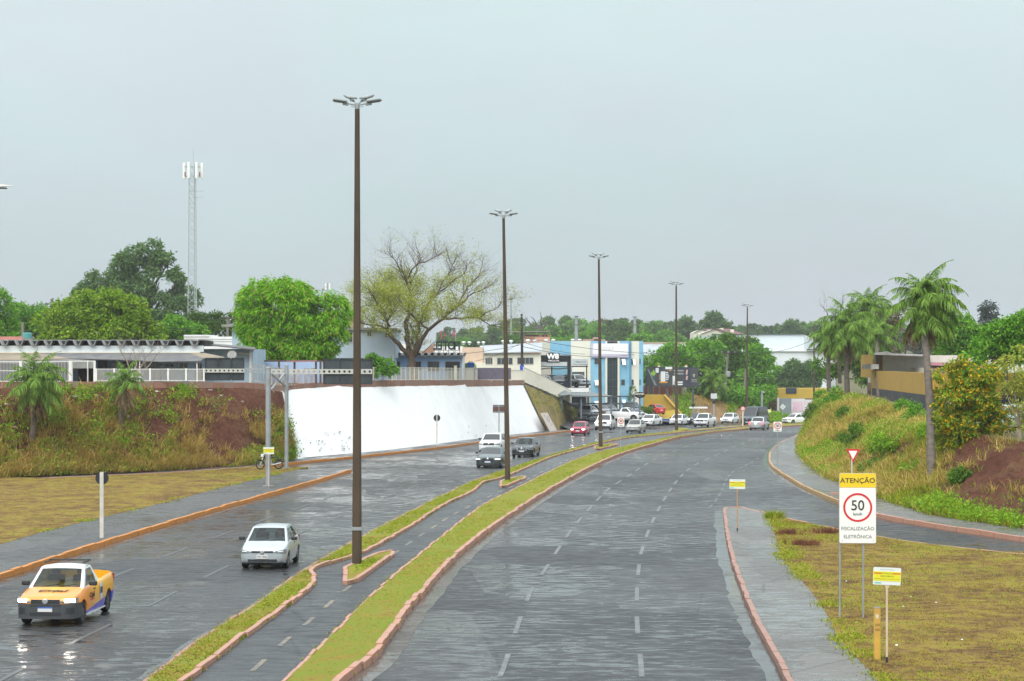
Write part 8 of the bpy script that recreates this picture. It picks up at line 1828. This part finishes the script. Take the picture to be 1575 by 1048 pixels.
    for sg in (1, -1):
        y0, y1 = sg * W * N.get('l0', .52), sg * W * .965
        hl = band(y0, y1, lambda y: hz0 + .05 * (1 - abs(y) / W), lambda y: hz1 - N.get('slant', .05) * (1 - (abs(y) / W - .5) * 2), M_HEAD, 'headlight', .016)
        if lit: band(sg * W * .62, sg * W * .90, hz0 + .035, hz1 - .045, M_LIT_, 'lamp', .024, par=hl)
        elif detail > 1: band(sg * W * .66, sg * W * .84, hz0 + .05, hz1 - .05, mat('lamp_reflector', (.8, .82, .82), .2), 'reflector', .022, par=hl)
        tz0, tz1 = p['tail']; band(sg * W * p.get('t0', .62), sg * W * .955, tz0, tz1, M_BRAKE if rear_lit else M_TAIL, 'tail_light', .014, 'r')
        mirr = B().box(-.07, .05, -.11, .11, 0, .13, Matrix.Translation((fx_(a0 + .32), sg * (W + .10), bz + .0)), bev=.025); mirr.obj('mirror', p.get('mirror', M_PLAS), t)
        if detail > 1: B().box(fx_((a1 + c1) / 2) - .09, fx_((a1 + c1) / 2) + .09, -.012, .012, 0, .03, Matrix.Translation((.1, sg * (W * .985), bz - .16))).obj('door_handle', p.get('mirror', M_PLAS), t)
    for nm, y0, y1, z0, z1, m_ in N['bands']: band(-W * y1 if y0 is None else W * y0, W * y1, z0, z1, m_, nm, .018 if nm != 'bumper' else .016, nn=9 if y1 < .9 else 41)
    pz = N['plate']; B().box(L / 2 + .018, L / 2 + .034, -.2, .2, pz, pz + .13).obj('license_plate', M_PLATE, t)
    if plate == 'blue': B().box(L / 2 + .0345, L / 2 + .037, -.2, .2, pz + .095, pz + .13).obj('plate_band', M_PBLUE, t)
    B().box(-L / 2 - .03, -L / 2 - .015, -.2, .2, p['rplate'], p['rplate'] + .13).obj('license_plate', M_PLATE, t)
    if N.get('badge'): B().lathe([(.075, 0), (.08, .012), (.05, .02), (.01, .02)], 16, Matrix.Translation((L / 2 + .02, 0, N['badge'])) @ Matrix.Rotation(R(90), 4, 'Y')).obj('badge', M_CHROME, t)
    if detail > 1:
        for y0 in (.08, -.42): B().bar((fx_(a0 - .02), y0, zA + .015), (fx_(a0 + .12), y0 + .48, zA + .075), .022).obj('wiper', M_PLAS, t)
    if bed: B().box(fx_(bed[1] - .01), fx_(bed[0] + .04), -W * .86, W * .86, zt(bed[0] + .1) - .35, zt(bed[0] + .1) - .30).obj('bed_liner', M_PLAS, t)
    return t, band
def spec_hatch(L=3.9, W=1.66, H=1.46, dz=0):
    return dict(L=L, W=W, H=H, wb=2.47, fo=.78, wr=.29, belt=.93, cab=(1.02, 1.72, 3.05, 3.78), tw=.72, prof=[(0, .60), (.03, .66), (.10, .71), (.3, .76), (.7, .84), (1.02, .92), (1.3, .93), (2.5, .95), (3.5, .97), (3.8, .96), (3.9, .86)], tail=(.70, .92), rplate=.55,
        nose=dict(lamp=(.575, .72), l0=.50, slant=.07, plate=.40, badge=.625, bands=[('grille', None, .47, .60, .665, M_PLAS), ('lower_intake', None, .62, .285, .375, M_PLAS), ('plate_recess', None, .24, .385, .545, M_PLATE)][:2]))
def spec_sedan(L=4.4, H=1.48, W=1.72, c=(1.08, 1.85, 3.15, 3.95)):
    return dict(L=L, W=W, H=H, wb=2.6, fo=.84, wr=.31, belt=.95, cab=c, tw=.71, prof=[(0, .60), (.03, .67), (.10, .73), (.3, .79), (.7, .86), (1.08, .94), (1.4, .95), (2.5, .97), (3.6, 1.0), (L - .42, 1.03), (L - .08, 1.0), (L, .88)], tail=(.74, .92), rplate=.66,
        nose=dict(lamp=(.60, .735), l0=.52, slant=.08, plate=.42, badge=.64, bands=[('grille', None, .46, .56, .70, M_PLAS), ('lower_intake', None, .6, .25, .36, M_PLAS)]))
def spec_suv(): return dict(L=4.3, W=1.79, H=1.64, wb=2.6, fo=.84, wr=.345, gc=.21, belt=1.08, cab=(1.12, 1.78, 3.55, 4.15), tw=.75, prof=[(0, .74), (.03, .84), (.10, .90), (.3, .95), (.8, 1.02), (1.12, 1.07), (1.5, 1.08), (3.0, 1.10), (4.1, 1.10), (4.3, .95)], tail=(.85, 1.05), rplate=.7,
        nose=dict(lamp=(.72, .84), l0=.55, slant=.03, plate=.48, badge=.79, bands=[('grille', None, .5, .70, .86, M_PLAS), ('lower_intake', None, .66, .30, .44, M_PLAS)]))
def spec_pick(L=5.3, H=1.82): return dict(L=L, W=1.86, H=H, wb=3.08, fo=.95, wr=.38, gc=.27, belt=1.18, cab=(1.35, 1.95, 3.05, 3.45), tw=.74, bed=(3.62, L - .1), prof=[(0, .86), (.03, .96), (.10, 1.02), (.3, 1.06), (.9, 1.12), (1.35, 1.16), (1.7, 1.17), (3.5, 1.18), (L - .06, 1.18), (L, 1.1)], tail=(.85, 1.12), t0=.8, rplate=.62,
        nose=dict(lamp=(.82, .96), l0=.56, slant=.04, plate=.50, badge=.90, bands=[('grille', None, .5, .78, .99, M_PLAS), ('bumper', None, .9, .32, .50, M_PLAS)]))
def spec_van(): return dict(L=5.6, W=2.0, H=2.55, wb=3.5, fo=1.0, wr=.36, gc=.22, belt=1.25, cab=(.75, 1.75, 5.0, 5.5), tw=.86, doors=3, prof=[(0, .85), (.04, 1.0), (.15, 1.06), (.4, 1.14), (.75, 1.24), (1.2, 1.25), (5.5, 1.27), (5.6, 1.1)], tail=(.9, 1.3), t0=.85, rplate=.6,
        nose=dict(lamp=(.78, 1.0), l0=.6, slant=.02, plate=.42, badge=.88, bands=[('grille', None, .52, .72, .92, M_PLAS), ('bumper', None, .95, .34, .66, M_PLAS)]))
def spec_uno(): return dict(L=3.7, W=1.55, H=1.45, wb=2.36, fo=.72, wr=.27, belt=.88, cab=(1.0, 1.55, 3.1, 3.62), tw=.76, prof=[(0, .66), (.02, .74), (.08, .77), (.4, .80), (1.0, .87), (1.3, .88), (3.4, .92), (3.65, .92), (3.7, .8)], tail=(.6, .9), t0=.75, rplate=.5,
        nose=dict(lamp=(.56, .71), l0=.55, slant=.0, plate=.40, bands=[('grille', None, .5, .58, .70, M_PLAS), ('bumper', None, .9, .30, .40, mat('red_bumper', (0.40, 0.02, 0.05), 0.5))]))
WHITE = carpaint('white_car_paint', (0.78, 0.79, 0.79)); SILVER = carpaint('silver_car_paint', (0.50, 0.54, 0.55), .5, .3); LSILV = carpaint('pale_silver_paint', (0.46, 0.51, 0.53), .35, .3); CHAMP = carpaint('champagne_paint', (0.42, 0.42, 0.37), .4, .3); DGREY = carpaint('graphite_car_paint', (0.055, 0.075, 0.08), .4, .28); BLACK = carpaint('black_car_paint', (0.018, 0.022, 0.026), .2, .22); REDP = carpaint('faded_red_paint', (0.50, 0.03, 0.09), 0, .35); REDC = carpaint('bright_red_paint', (0.55, 0.03, 0.03)); MGREY = carpaint('mid_grey_paint', (0.20, 0.22, 0.235), .4, .3)
def place(u, v, y=None):
    return G(u, v) if y is None else P(u, v, y)
def hd(dx, dy): return math.atan2(dy, dx)
def toward(f, y): # heading of traffic coming towards the camera along X(y)
    s = (float(f(y + 4)) - float(f(y - 4))) / 8; return math.atan2(-1, -s)
def front_at(u, v, head, L, y=None):
    g = place(u, v, y); return g - Vector((math.cos(head), math.sin(head), 0)) * (L / 2 - .25)
GT = 'vehicles on the avenue'; GL = 'cars parked in the dealer lot'
# 1 two-tone company pickup
sp = dict(L=4.47, W=1.71, H=1.56, wb=2.75, fo=.80, wr=.31, gc=.2, belt=.99, cab=(1.08, 1.78, 2.42, 2.80), tw=.72, doors=1, bed=(2.95, 4.38), prof=[(0, .66), (.03, .74), (.10, .79), (.3, .84), (.7, .90), (1.08, .97), (1.5, .99), (2.85, 1.02), (3.2, 1.05), (4.4, 1.10), (4.47, 1.0)], tail=(.82, 1.04), t0=.75, rplate=.5, nose=dict(lamp=(.64, .80), l0=.46, slant=.10, plate=.42, badge=.70, bands=[('bumper', None, .998, .22, .63, mat('bumper_plastic', (.05, .054, .058), .6)), ('lower_intake', None, .62, .30, .40, M_PLAS), ('upper_slot', None, .5, .555, .60, M_PLAS), ('fog_bezel', .66, .88, .34, .52, M_PLAS), ('fog_bezel', -.88, -.66, .34, .52, M_PLAS), ('grille', None, .47, .635, .75, M_PLAS)]))
m, n, l, b = nmat('company_livery')   # yellow to orange wrap with a violet sill that widens to the rear
tc_ = n.new('ShaderNodeTexCoord'); se_ = n.new('ShaderNodeSeparateXYZ'); l.new(tc_.outputs['Object'], se_.inputs[0]); ab = n.new('ShaderNodeMath'); ab.operation = 'ABSOLUTE'; l.new(se_.outputs['Y'], ab.inputs[0])
gx_ = n.new('ShaderNodeMath'); gx_.operation = 'MULTIPLY_ADD'; gx_.inputs[1].default_value = 0.28; gx_.inputs[2].default_value = 0.30; l.new(se_.outputs['X'], gx_.inputs[0]); mxm = n.new('ShaderNodeMath'); mxm.operation = 'ADD'; l.new(gx_.outputs[0], mxm.inputs[0]); ay_ = n.new('ShaderNodeMath'); ay_.operation = 'MULTIPLY'; ay_.inputs[1].default_value = .45; l.new(ab.outputs[0], ay_.inputs[0]); sb_ = n.new('ShaderNodeMath'); sb_.operation = 'ADD'; l.new(ay_.outputs[0], mxm.inputs[1])
col = nramp(n, l, mxm.outputs[0], [(0.25, (0.78, 0.36, 0.012)), (0.55, (0.80, 0.46, 0.015)), (0.95, (0.80, 0.27, 0.02))])
lt = n.new('ShaderNodeMath'); lt.operation = 'MULTIPLY_ADD'; lt.inputs[1].default_value = 0.10; l.new(se_.outputs['X'], lt.inputs[0]); l.new(se_.outputs['Z'], lt.inputs[2]); l.new(nmix(n, l, nramp(n, l, lt.outputs[0], [(0.40, 1.0), (0.405, 0.0)]), col, (0.065, 0.045, 0.50)), b.inputs['Base Color']); b.inputs['Roughness'].default_value = .3; b.inputs['Coat Weight'].default_value = .5; M_LIV = m
h1 = hd(-.05, -1); c, band = car('pickup_truck', 'small yellow-orange and violet company pickup with a white cabin, nearest vehicle at left', 'pickup truck', sp, front_at(73.5, 963, h1, 4.47), h1, M_LIV, GT, cabin_paint=WHITE, glass=M_CGLASS, lit=True, rim=M_RIMD)
text('Crjal', .27, mat('livery_text', (0.06, 0.04, 0.02), .5), c, (4.47 / 2 - .62, 0, .925), (R(-8) * 0 + R(7), 0, R(90)), sx=1.55, shear=.25, bold=.004); text('Crjal', .22, mat('livery_text', (0.06, 0.04, 0.02), .5), c, (.55, .862, .70), (R(90), 0, R(180)), sx=1.2, bold=.004); B().box(.30, .75, .858, .864, .56, .59).obj('red_stripe', mat('livery_red', (.6, .05, .05), .5), c)
B().prism(disc(.2, n=20), .004, Matrix.Translation((-.42, .868, .72)) @ Matrix.Rotation(R(180), 4, 'Z') @ Matrix.Diagonal((.75, 1, 1.25, 1))).obj('livery_emblem', mat('livery_white', (.6, .6, .75), .5), c); B().box(-.55, -.29, .87, .874, .64, .82).obj('emblem_photo', mat('livery_dark', (.05, .05, .14), .5), c)
for sg in (1, -1): B().box(-.95, 1.0, sg * .83 - .02, sg * .83 + .02, .19, .225).obj('sill_trim', WHITE, c); B().bar((.35, sg * .55, 1.58), (-.22, sg * .55, 1.58), .035).obj('roof_rail', M_PLAS, c)
B().bar((-.25, -.6, 1.6), (-.25, .6, 1.6), .04).obj('roof_bar', M_PLAS, c)
# 2 silver hatch
h2 = hd(-.03, -1); sp2 = spec_hatch(); c2, b2 = car('hatchback', 'silver hatchback with black mirrors driving on the left carriageway, second nearest vehicle', 'car', sp2, front_at(405, 876, h2, 3.9), h2, LSILV, GT, glass=M_CGLASS, plate='grey')
text('HRT 4062', .085, M_TXT, c2, (3.9 / 2 + .037, 0, .465), (R(90), 0, R(90)), ex=.001)
# driver
def skin_person(name, label, joints, bones, m_, loc, rz=0, group=None, root='pelvis'):
    t = thing(name, label, 'person', loc, rz, group); me = bpy.data.meshes.new('body'); ks = list(joints); me.from_pydata([joints[k][:3] for k in ks], [(ks.index(a), ks.index(b_)) for a, b_ in bones], []); o = mobj('body', me, t); me.materials.append(m_)
    md = o.modifiers.new('skin', 'SKIN'); me.skin_vertices.new() if not me.skin_vertices else None
    for i, k in enumerate(ks): sv = me.skin_vertices[0].data[i]; r = joints[k][3]; sv.radius = (r, r * (joints[k][4] if len(joints[k]) > 4 else .75)); sv.use_root = (k == root)
    md.use_smooth_shade = True; s_ = o.modifiers.new('sub', 'SUBSURF'); s_.levels = 1; s_.render_levels = 1; return t, o
M_SKIN = mat('skin', (0.30, 0.17, 0.11), .6); M_SHD = mat('dark_shirt', (0.02, 0.022, 0.03), .8); M_SHG = mat('grey_shirt', (0.22, 0.24, 0.25), .8); M_JEAN = mat('jeans', (0.05, 0.08, 0.16), .8); M_HAIR = mat('dark_hair', (0.012, 0.01, 0.009), .7)
def head_on(t, x, y, z, helmet=None, face=0):
    Mh = Matrix.Translation((x, y, z)) @ Matrix.Rotation(face, 4, 'Z')
    h = B().lathe([(.02, -.12), (.055, -.115), (.075, -.06), (.082, 0), (.075, .06), (.045, .105), (.01, .115)], 14, Mh); h.box(.072, .105, -.014, .014, -.035, .01, Mh, bev=.004); ho_ = h.obj('head', M_SKIN, t, smooth=True)
    for sg in (1, -1): B().box(.066, .08, sg * .03 - .012, sg * .03 + .012, .006, .02, Mh).obj('eye', M_HAIR, ho_); B().box(-.015, .015, sg * .08 - .008, sg * .08 + .008, -.03, .03, Mh).obj('ear', M_SKIN, ho_)
    B().box(.068, .08, -.022, .022, -.07, -.06, Mh).obj('mouth', mat('lips', (.25, .09, .07), .6), ho_)
    if helmet: B().lathe([(.10, -.12), (.135, -.06), (.14, .02), (.12, .10), (.06, .145), (.01, .15)], 16, Mh).obj('helmet', helmet, t, smooth=True)
    else: B().lathe([(.086, .012), (.088, .05), (.06, .105), (.01, .125)], 14, Mh @ Matrix.Translation((-.012, 0, .005))).obj('hair', M_HAIR, t, smooth=True)
def hand(t, p, d, sg):
    """palm with four fingers and a thumb, curled along d"""
    d = Vector(d).normalized(); side = d.cross(Vector((0, 0, 1))).normalized(); p = Vector(p); hb = B(); hb.tube([p, p + d * .05, p + d * .09], [.026, .036, .032], 6)
    for i, ln_ in enumerate((.055, .065, .06, .045)): q = p + d * .085 + side * (.024 - .016 * i); hb.tube([q, q + d * ln_ * .5, q + d * ln_ * .8 + Vector((0, 0, -.02))], [.009, .008, .006], 5)
    q = p + d * .03 + side * .03 * sg; hb.tube([q, q + side * .025 * sg + d * .03, q + side * .025 * sg + d * .06 + Vector((0, 0, -.01))], [.011, .01, .007], 5); hb.obj('hand', M_SKIN, t, smooth=True)
fw = Vector((math.cos(h2), math.sin(h2), 0)); lf = Vector((-fw.y, fw.x, 0))
dl = c2.location + fw * .12 + lf * .36
J = dict(pelvis=(0, 0, .48, .15), chest=(-.10, 0, .82, .17, .95), neck=(-.06, 0, .99, .06), shl=(-.08, .19, .93, .075), ell=(.12, .24, .74, .05), hdl=(.36, .14, .86, .035), shr=(-.08, -.19, .93, .075), elr=(.12, -.24, .74, .05), hdr=(.36, -.14, .86, .035), knl=(.42, .12, .55, .08), ftl=(.75, .12, .32, .05), knr=(.42, -.12, .55, .08), ftr=(.75, -.12, .32, .05), nk2=(-.03, 0, 1.08, .05))
BN = [('pelvis', 'chest'), ('chest', 'neck'), ('neck', 'nk2'), ('chest', 'shl'), ('shl', 'ell'), ('ell', 'hdl'), ('chest', 'shr'), ('shr', 'elr'), ('elr', 'hdr'), ('pelvis', 'knl'), ('knl', 'ftl'), ('pelvis', 'knr'), ('knr', 'ftr')]
pt_, _o = skin_person('person', 'driver in a grey shirt behind the windscreen of the silver hatchback', J, BN, M_SHG, dl, h2); head_on(pt_, 0.0, 0, 1.2)
for sg in (1, -1): hand(pt_, (.36, .14 * sg, .86), (.3, -.1 * sg, .25), -sg)
# standing man on the display deck
J = dict(pelvis=(0, 0, .95, .14), chest=(0, 0, 1.30, .17, .8), neck=(.01, 0, 1.47, .06), nk2=(.02, 0, 1.55, .05), shl=(0, .19, 1.40, .07), ell=(-.03, .25, 1.14, .048), hdl=(.06, .24, .92, .035), shr=(0, -.19, 1.40, .07), elr=(-.03, -.25, 1.14, .048), hdr=(.06, -.24, .92, .035), knl=(.02, .10, .50, .07), ftl=(0, .11, .09, .05), tol=(.15, .12, .05, .045), knr=(.02, -.10, .50, .07), ftr=(0, -.11, .09, .05), tor=(.15, -.12, .05, .045))
BN2 = BN[:9] + [('pelvis', 'knl'), ('knl', 'ftl'), ('ftl', 'tol'), ('pelvis', 'knr'), ('knr', 'ftr'), ('ftr', 'tor')]
dk_y = 265.2; pt_, _o = skin_person('person', 'man in a dark shirt and blue jeans standing beside the dark car on the deck', J, BN2, M_SHD, Vector((PX(870.5, dk_y), dk_y, zd)), R(-80)); head_on(pt_, .03, 0, 1.66)
jn = B()
for sg in (1, -1): jn.tube([(0, sg * .09, .98), (.02, sg * .10, .5), (0, sg * .11, .08)], [.125, .092, .08], 8); hand(pt_, (.06, .24 * sg, .92), (.15, 0, -1), sg)
jn.obj('jeans', M_JEAN, pt_, smooth=True)
# the rest of the traffic
def traffic(name, label, spec, u, v, f, paint, hx=None, y=None, **kw):
    g = place(u, v, y); h = hx if hx is not None else toward(f, g.y + 2); return car(name, label, kw.pop('cat', 'car'), spec, front_at(u, v, h, spec['L'], y), h, paint, kw.pop('group', GT), detail=1, **kw)[0]
sa = spec_sedan(4.45, 1.43, 1.8); sa['nose'] = dict(lamp=(.60, .70), l0=.56, slant=.05, plate=.40, badge=.66, bands=[('grille', None, .44, .42, .70, M_PLAS), ('lower_intake', None, .9, .20, .30, M_PLAS)])
traffic('sedan', 'dark green-grey sedan with lit headlights just left of the second lamp post', sa, 751, 720.5, ML, DGREY, lit=True)
sv = spec_suv(); traffic('white_suv', 'white compact suv right behind the dark green-grey sedan', sv, 752.5, 698, ML, WHITE, cat='suv', plate='grey')
sn = spec_sedan(4.45, 1.5); sn['nose'] = dict(lamp=(.58, .73), l0=.55, slant=.12, plate=.43, badge=.66, bands=[('grille', None, .45, .50, .70, M_CHROME), ('grille', None, .38, .53, .69, M_PLAS), ('lower_intake', None, .75, .22, .36, M_PLAS)])
traffic('sedan', 'black sedan with chrome v grille right of the second lamp post', sn, 803, 703.5, ML, BLACK, glass=M_CGLASS)
traffic('hatchback', 'pinkish red boxy old hatchback with lit headlights near the mossy slope', spec_uno(), 889, 669.8, FK, REDP, lit=True, plate='grey')
traffic('pickup_truck', 'white pickup with black grille and lit lamps behind the third lamp post', spec_pick(), 927, 662.5, FK, WHITE, lit=True, cat='pickup truck', y=222)
sh3 = spec_hatch(4.0, 1.68, 1.5); traffic('hatchback', 'champagne silver hatchback beside the white 50 panel', sh3, 973, 666.2, ML, CHAMP, lit=False)
sw = spec_sedan(4.5, 1.47, 1.74); traffic('sedan', 'white sedan entering from the dealer lot behind the champagne hatchback', sw, 993, 655.8, None, WHITE, hx=hd(-.42, -1), y=246)
traffic('hatchback', 'white hatchback with black mouth-like grille behind the fourth lamp post', spec_hatch(3.95, 1.7, 1.48), 1038, 654.5, None, WHITE, hx=hd(-.40, -1), y=262, rim=M_RIM)
traffic('pickup_truck', 'white double-cab pickup with wide black grille right of the fourth lamp post', spec_pick(), 1077, 657.5, None, WHITE, hx=hd(-.38, -1), y=256, cat='pickup truck')
traffic('sedan', 'dark car half hidden behind the white double-cab pickup', spec_hatch(4.0, 1.7, 1.5), 1067, 652.5, None, BLACK, hx=hd(-.4, -1), y=273, lit=True)
traffic('hatchback', 'white hatchback alone between the pickup and the grey van', spec_hatch(4.0, 1.7, 1.5), 1117, 652, None, WHITE, hx=hd(-.42, -1), y=275, lit=True)
vn = spec_van(); traffic('van', 'tall dark grey passenger van with a pale front corner at the bend', vn, 1150, 655, None, carpaint('slate_van_paint', (.07, .085, .10), .3), hx=hd(-.55, -1), y=262, cat='van', lit=False)
sc_ = spec_pick(4.6, 1.6); sc_.update(wr=.33, belt=1.03, prof=[(0, .76), (.03, .84), (.1, .90), (.9, .98), (1.35, 1.02), (3.5, 1.05), (4.54, 1.06), (4.6, 1.0)], W=1.74, wb=2.74, fo=.86, gc=.22, cab=(1.2, 1.8, 2.95, 3.35), bed=(3.5, 4.5), tail=(.72, 1.0)); hh_ = math.atan2(1, .33); g = P(1162.5, 662.3, 236.5)
car('pickup_truck', 'grey pickup driving away with red brake lights at the far end of the right carriageway', 'pickup truck', sc_, g + Vector((math.cos(hh_), math.sin(hh_), 0)) * 2.1, hh_, SILVER, GT, rear_lit=True, detail=1)
traffic('sedan', 'white sedan turning before the grey wall at the far right', spec_sedan(4.4, 1.48), 1209, 652.5, None, WHITE, hx=hd(-.8, -.6), y=279); traffic('sedan', 'dark grey car right behind the turning white sedan', spec_sedan(4.3, 1.48), 1224, 651.5, None, DGREY, hx=hd(-.85, -.5), y=284)
# dealer lot
for u, v, y, hx, sp_, pa, lab in ((899, 641.5, 256, (-.15, -1), spec_hatch(4.0, 1.7, 1.52), LSILV, 'silver hatchback parked left of the canopy post in the lot'), (916, 642, 258, (.45, -1), spec_sedan(4.4, 1.45), WHITE, 'white car parked under the canopy right of the blue-grey post'), (924, 639.5, 264, (.5, -1), spec_sedan(4.4, 1.45), BLACK, 'black car parked behind the white one under the canopy'), (934, 640, 262, (.5, -1), spec_sedan(4.4, 1.48), MGREY, 'grey car parked just right of the third lamp post'), (946, 638, 270, (.55, -1), spec_hatch(), DGREY, 'dark hatchback parked under the steel frame'), (990, 646, 257, (.75, -1), spec_sedan(4.5, 1.46), SILVER, 'silver sedan parked under the oval sign'), (979, 634, 280, (.3, -1), spec_hatch(), BLACK, 'small dark car parked at the back of the lot by the office')):
    h = hd(*hx); traffic('parked_car', lab, sp_, u, v, None, pa, hx=h, y=y, group=GL)
hpk = hd(.95, -.45); sp_ = spec_pick(5.0, 1.74); sp_['doors'] = 1; sp_['cab'] = (1.35, 1.95, 2.65, 2.95); sp_['bed'] = (3.1, 4.9); car('parked_pickup', 'white single-cab pickup parked nearly side-on in the lot', 'pickup truck', sp_, P(961, 647.5, 252), hpk, WHITE, GL, detail=1)
car('parked_car', 'red hatchback parked on the ochre apron', 'car', spec_hatch(3.9, 1.66, 1.5), P(1006, 637.5, 283.5), hd(-.55, 1), REDC, GL, detail=1)
# display deck and behind the railing
GD = 'cars displayed on the upper deck'
for u, y, hx, sp_, pa, lab in ((893, 267, (.55, -1), spec_pick(5.1, 1.8), SILVER, 'silver pickup displayed on the deck right of the portal'), (863, 268, (.12, -1), spec_suv(), DGREY, 'dark grey car with bright lamps displayed under the portal'), (840, 266.5, (.2, -1), spec_suv(), WHITE, 'white car with dark glass displayed at the left of the portal'), (806, 266, (.35, -1), spec_hatch(), BLACK, 'black car displayed behind the sloping railing')):
    h = hd(*hx); car('display_car', lab, 'car', sp_, Vector((PX(u, y), y, zd)) - Vector((math.cos(h), math.sin(h), 0)) * 1.2, h, pa, GD, detail=1)
for u, y, hx, sp_, pa, lab in ((728, 206, (-1, .1), spec_hatch(), WHITE, 'white car parked behind the terrace railing right of the hotel'), (803, 248, (-.3, -1), spec_hatch(), WHITE, 'white car seen through the sloping railing by the tarred pole'), (1548, 112, (-.9, -.35), spec_hatch(), LSILV, 'pale car half hidden behind the flowering tree at right')):
    h = hd(*hx); z_ = {206: 5.1, 248: 4.0, 112: 3.5}[y]; car('parked_car', lab, 'car', sp_, Vector((PX(u, y), y, z_)), h, pa, 'cars parked beyond railings and shrubs', detail=1)
# motorcycle with rider
b_ = G(414, 722, .17); mt = thing('motorcycle', 'dark motorcycle with white fairing passing behind the gantry column', 'motorcycle', b_, R(205)); 
for x in (.62, -.66):
    Mw = Matrix.Translation((x, 0, .31)) @ Matrix.Rotation(R(90), 4, 'X'); w_ = B().lathe([(.25, -.05), (.30, -.045), (.315, 0), (.30, .045), (.25, .05), (.24, 0), (.25, -.05)], 18, Mw, False).obj('wheel', M_TYRE, mt, smooth=True); sp = B()
    for k in range(6): sp.box(.03, .25, -.012, .012, -.01, .01, Mw @ Matrix.Rotation(k * math.pi / 3, 4, 'Z'))
    sp.obj('spokes', M_RIM, w_)
B().tube([(.62, 0, .31), (.50, 0, .62), (.36, 0, .98)], [.03, .035, .03], 7).obj('fork', M_CHROME, mt); B().tube([(.34, -.36, 1.02), (.36, 0, .98), (.34, .36, 1.02)], .018, 6).obj('handlebar', M_PLAS, mt); B().lathe([(.04, -.28), (.13, -.2), (.15, 0), (.12, .18), (.05, .24)], 12, Matrix.Translation((.12, 0, .80)) @ Matrix.Rotation(R(82), 4, 'Y')).obj('fuel_tank', BLACK, mt, smooth=True)
B().box(-.62, -.08, -.13, .13, .74, .82, bev=.03).obj('seat', M_PLAS, mt); B().box(-.18, .30, -.13, .13, .32, .62, bev=.05).obj('engine', M_GALV, mt); B().tube([(.2, .14, .35), (-.3, .16, .32), (-.75, .17, .42)], [.03, .035, .05], 8).obj('exhaust', M_CHROME, mt); B().tube([(.36, 0, .9), (.1, 0, .45), (-.3, 0, .4), (-.66, 0, .31)], .03, 6).obj('frame', M_PLAS, mt); B().box(.40, .56, -.12, .12, .80, 1.02, bev=.04).obj('headlight_fairing', WHITE, mt); B().box(-.92, -.5, -.08, .08, .60, .68, bev=.03).obj('rear_fender', M_PLAS, mt); B().box(.44, .86, -.07, .07, .61, .655, bev=.015).obj('front_fender', BLACK, mt)
J = dict(pelvis=(-.22, 0, .92, .15), chest=(-.08, 0, 1.28, .17, .85), neck=(0, 0, 1.44, .06), nk2=(.02, 0, 1.50, .05), shl=(-.02, .2, 1.38, .075), ell=(.14, .32, 1.14, .052), hdl=(.32, .30, 1.05, .035), shr=(-.02, -.2, 1.38, .075), elr=(.14, -.32, 1.14, .052), hdr=(.32, -.30, 1.05, .035), knl=(.22, .2, .80, .08), ftl=(-.02, .2, .40, .055), knr=(.22, -.2, .80, .08), ftr=(-.02, -.2, .40, .055))
pt_, _o = skin_person('person', 'motorcycle rider in dark clothes and black helmet hidden behind the gantry column', J, BN, M_SHD, b_, R(205)); head_on(pt_, .04, 0, 1.62, BLACK)
for sg in (1, -1): hand(pt_, (.32, .30 * sg, 1.05), (.3, .1 * sg, -.1), -sg)
# ------------------------------------------------------------------ rainy air
M_HZ = bpy.data.materials.new('rain_haze'); M_HZ.use_nodes = True
n, l = M_HZ.node_tree.nodes, M_HZ.node_tree.links; n.clear()
ou = n.new('ShaderNodeOutputMaterial'); pv_ = n.new('ShaderNodeVolumePrincipled'); pv_.inputs['Color'].default_value = (.93, .96, 1, 1); pv_.inputs['Density'].default_value = 0.00020; pv_.inputs['Density Attribute'].default_value = ''; pv_.inputs['Anisotropy'].default_value = 0.2
l.new(pv_.outputs[0], ou.inputs['Volume'])
hz = B().box(-815, 815, -60, 2520, -4.5, 60).obj('haze', M_HZ); hz['kind'] = 'stuff'
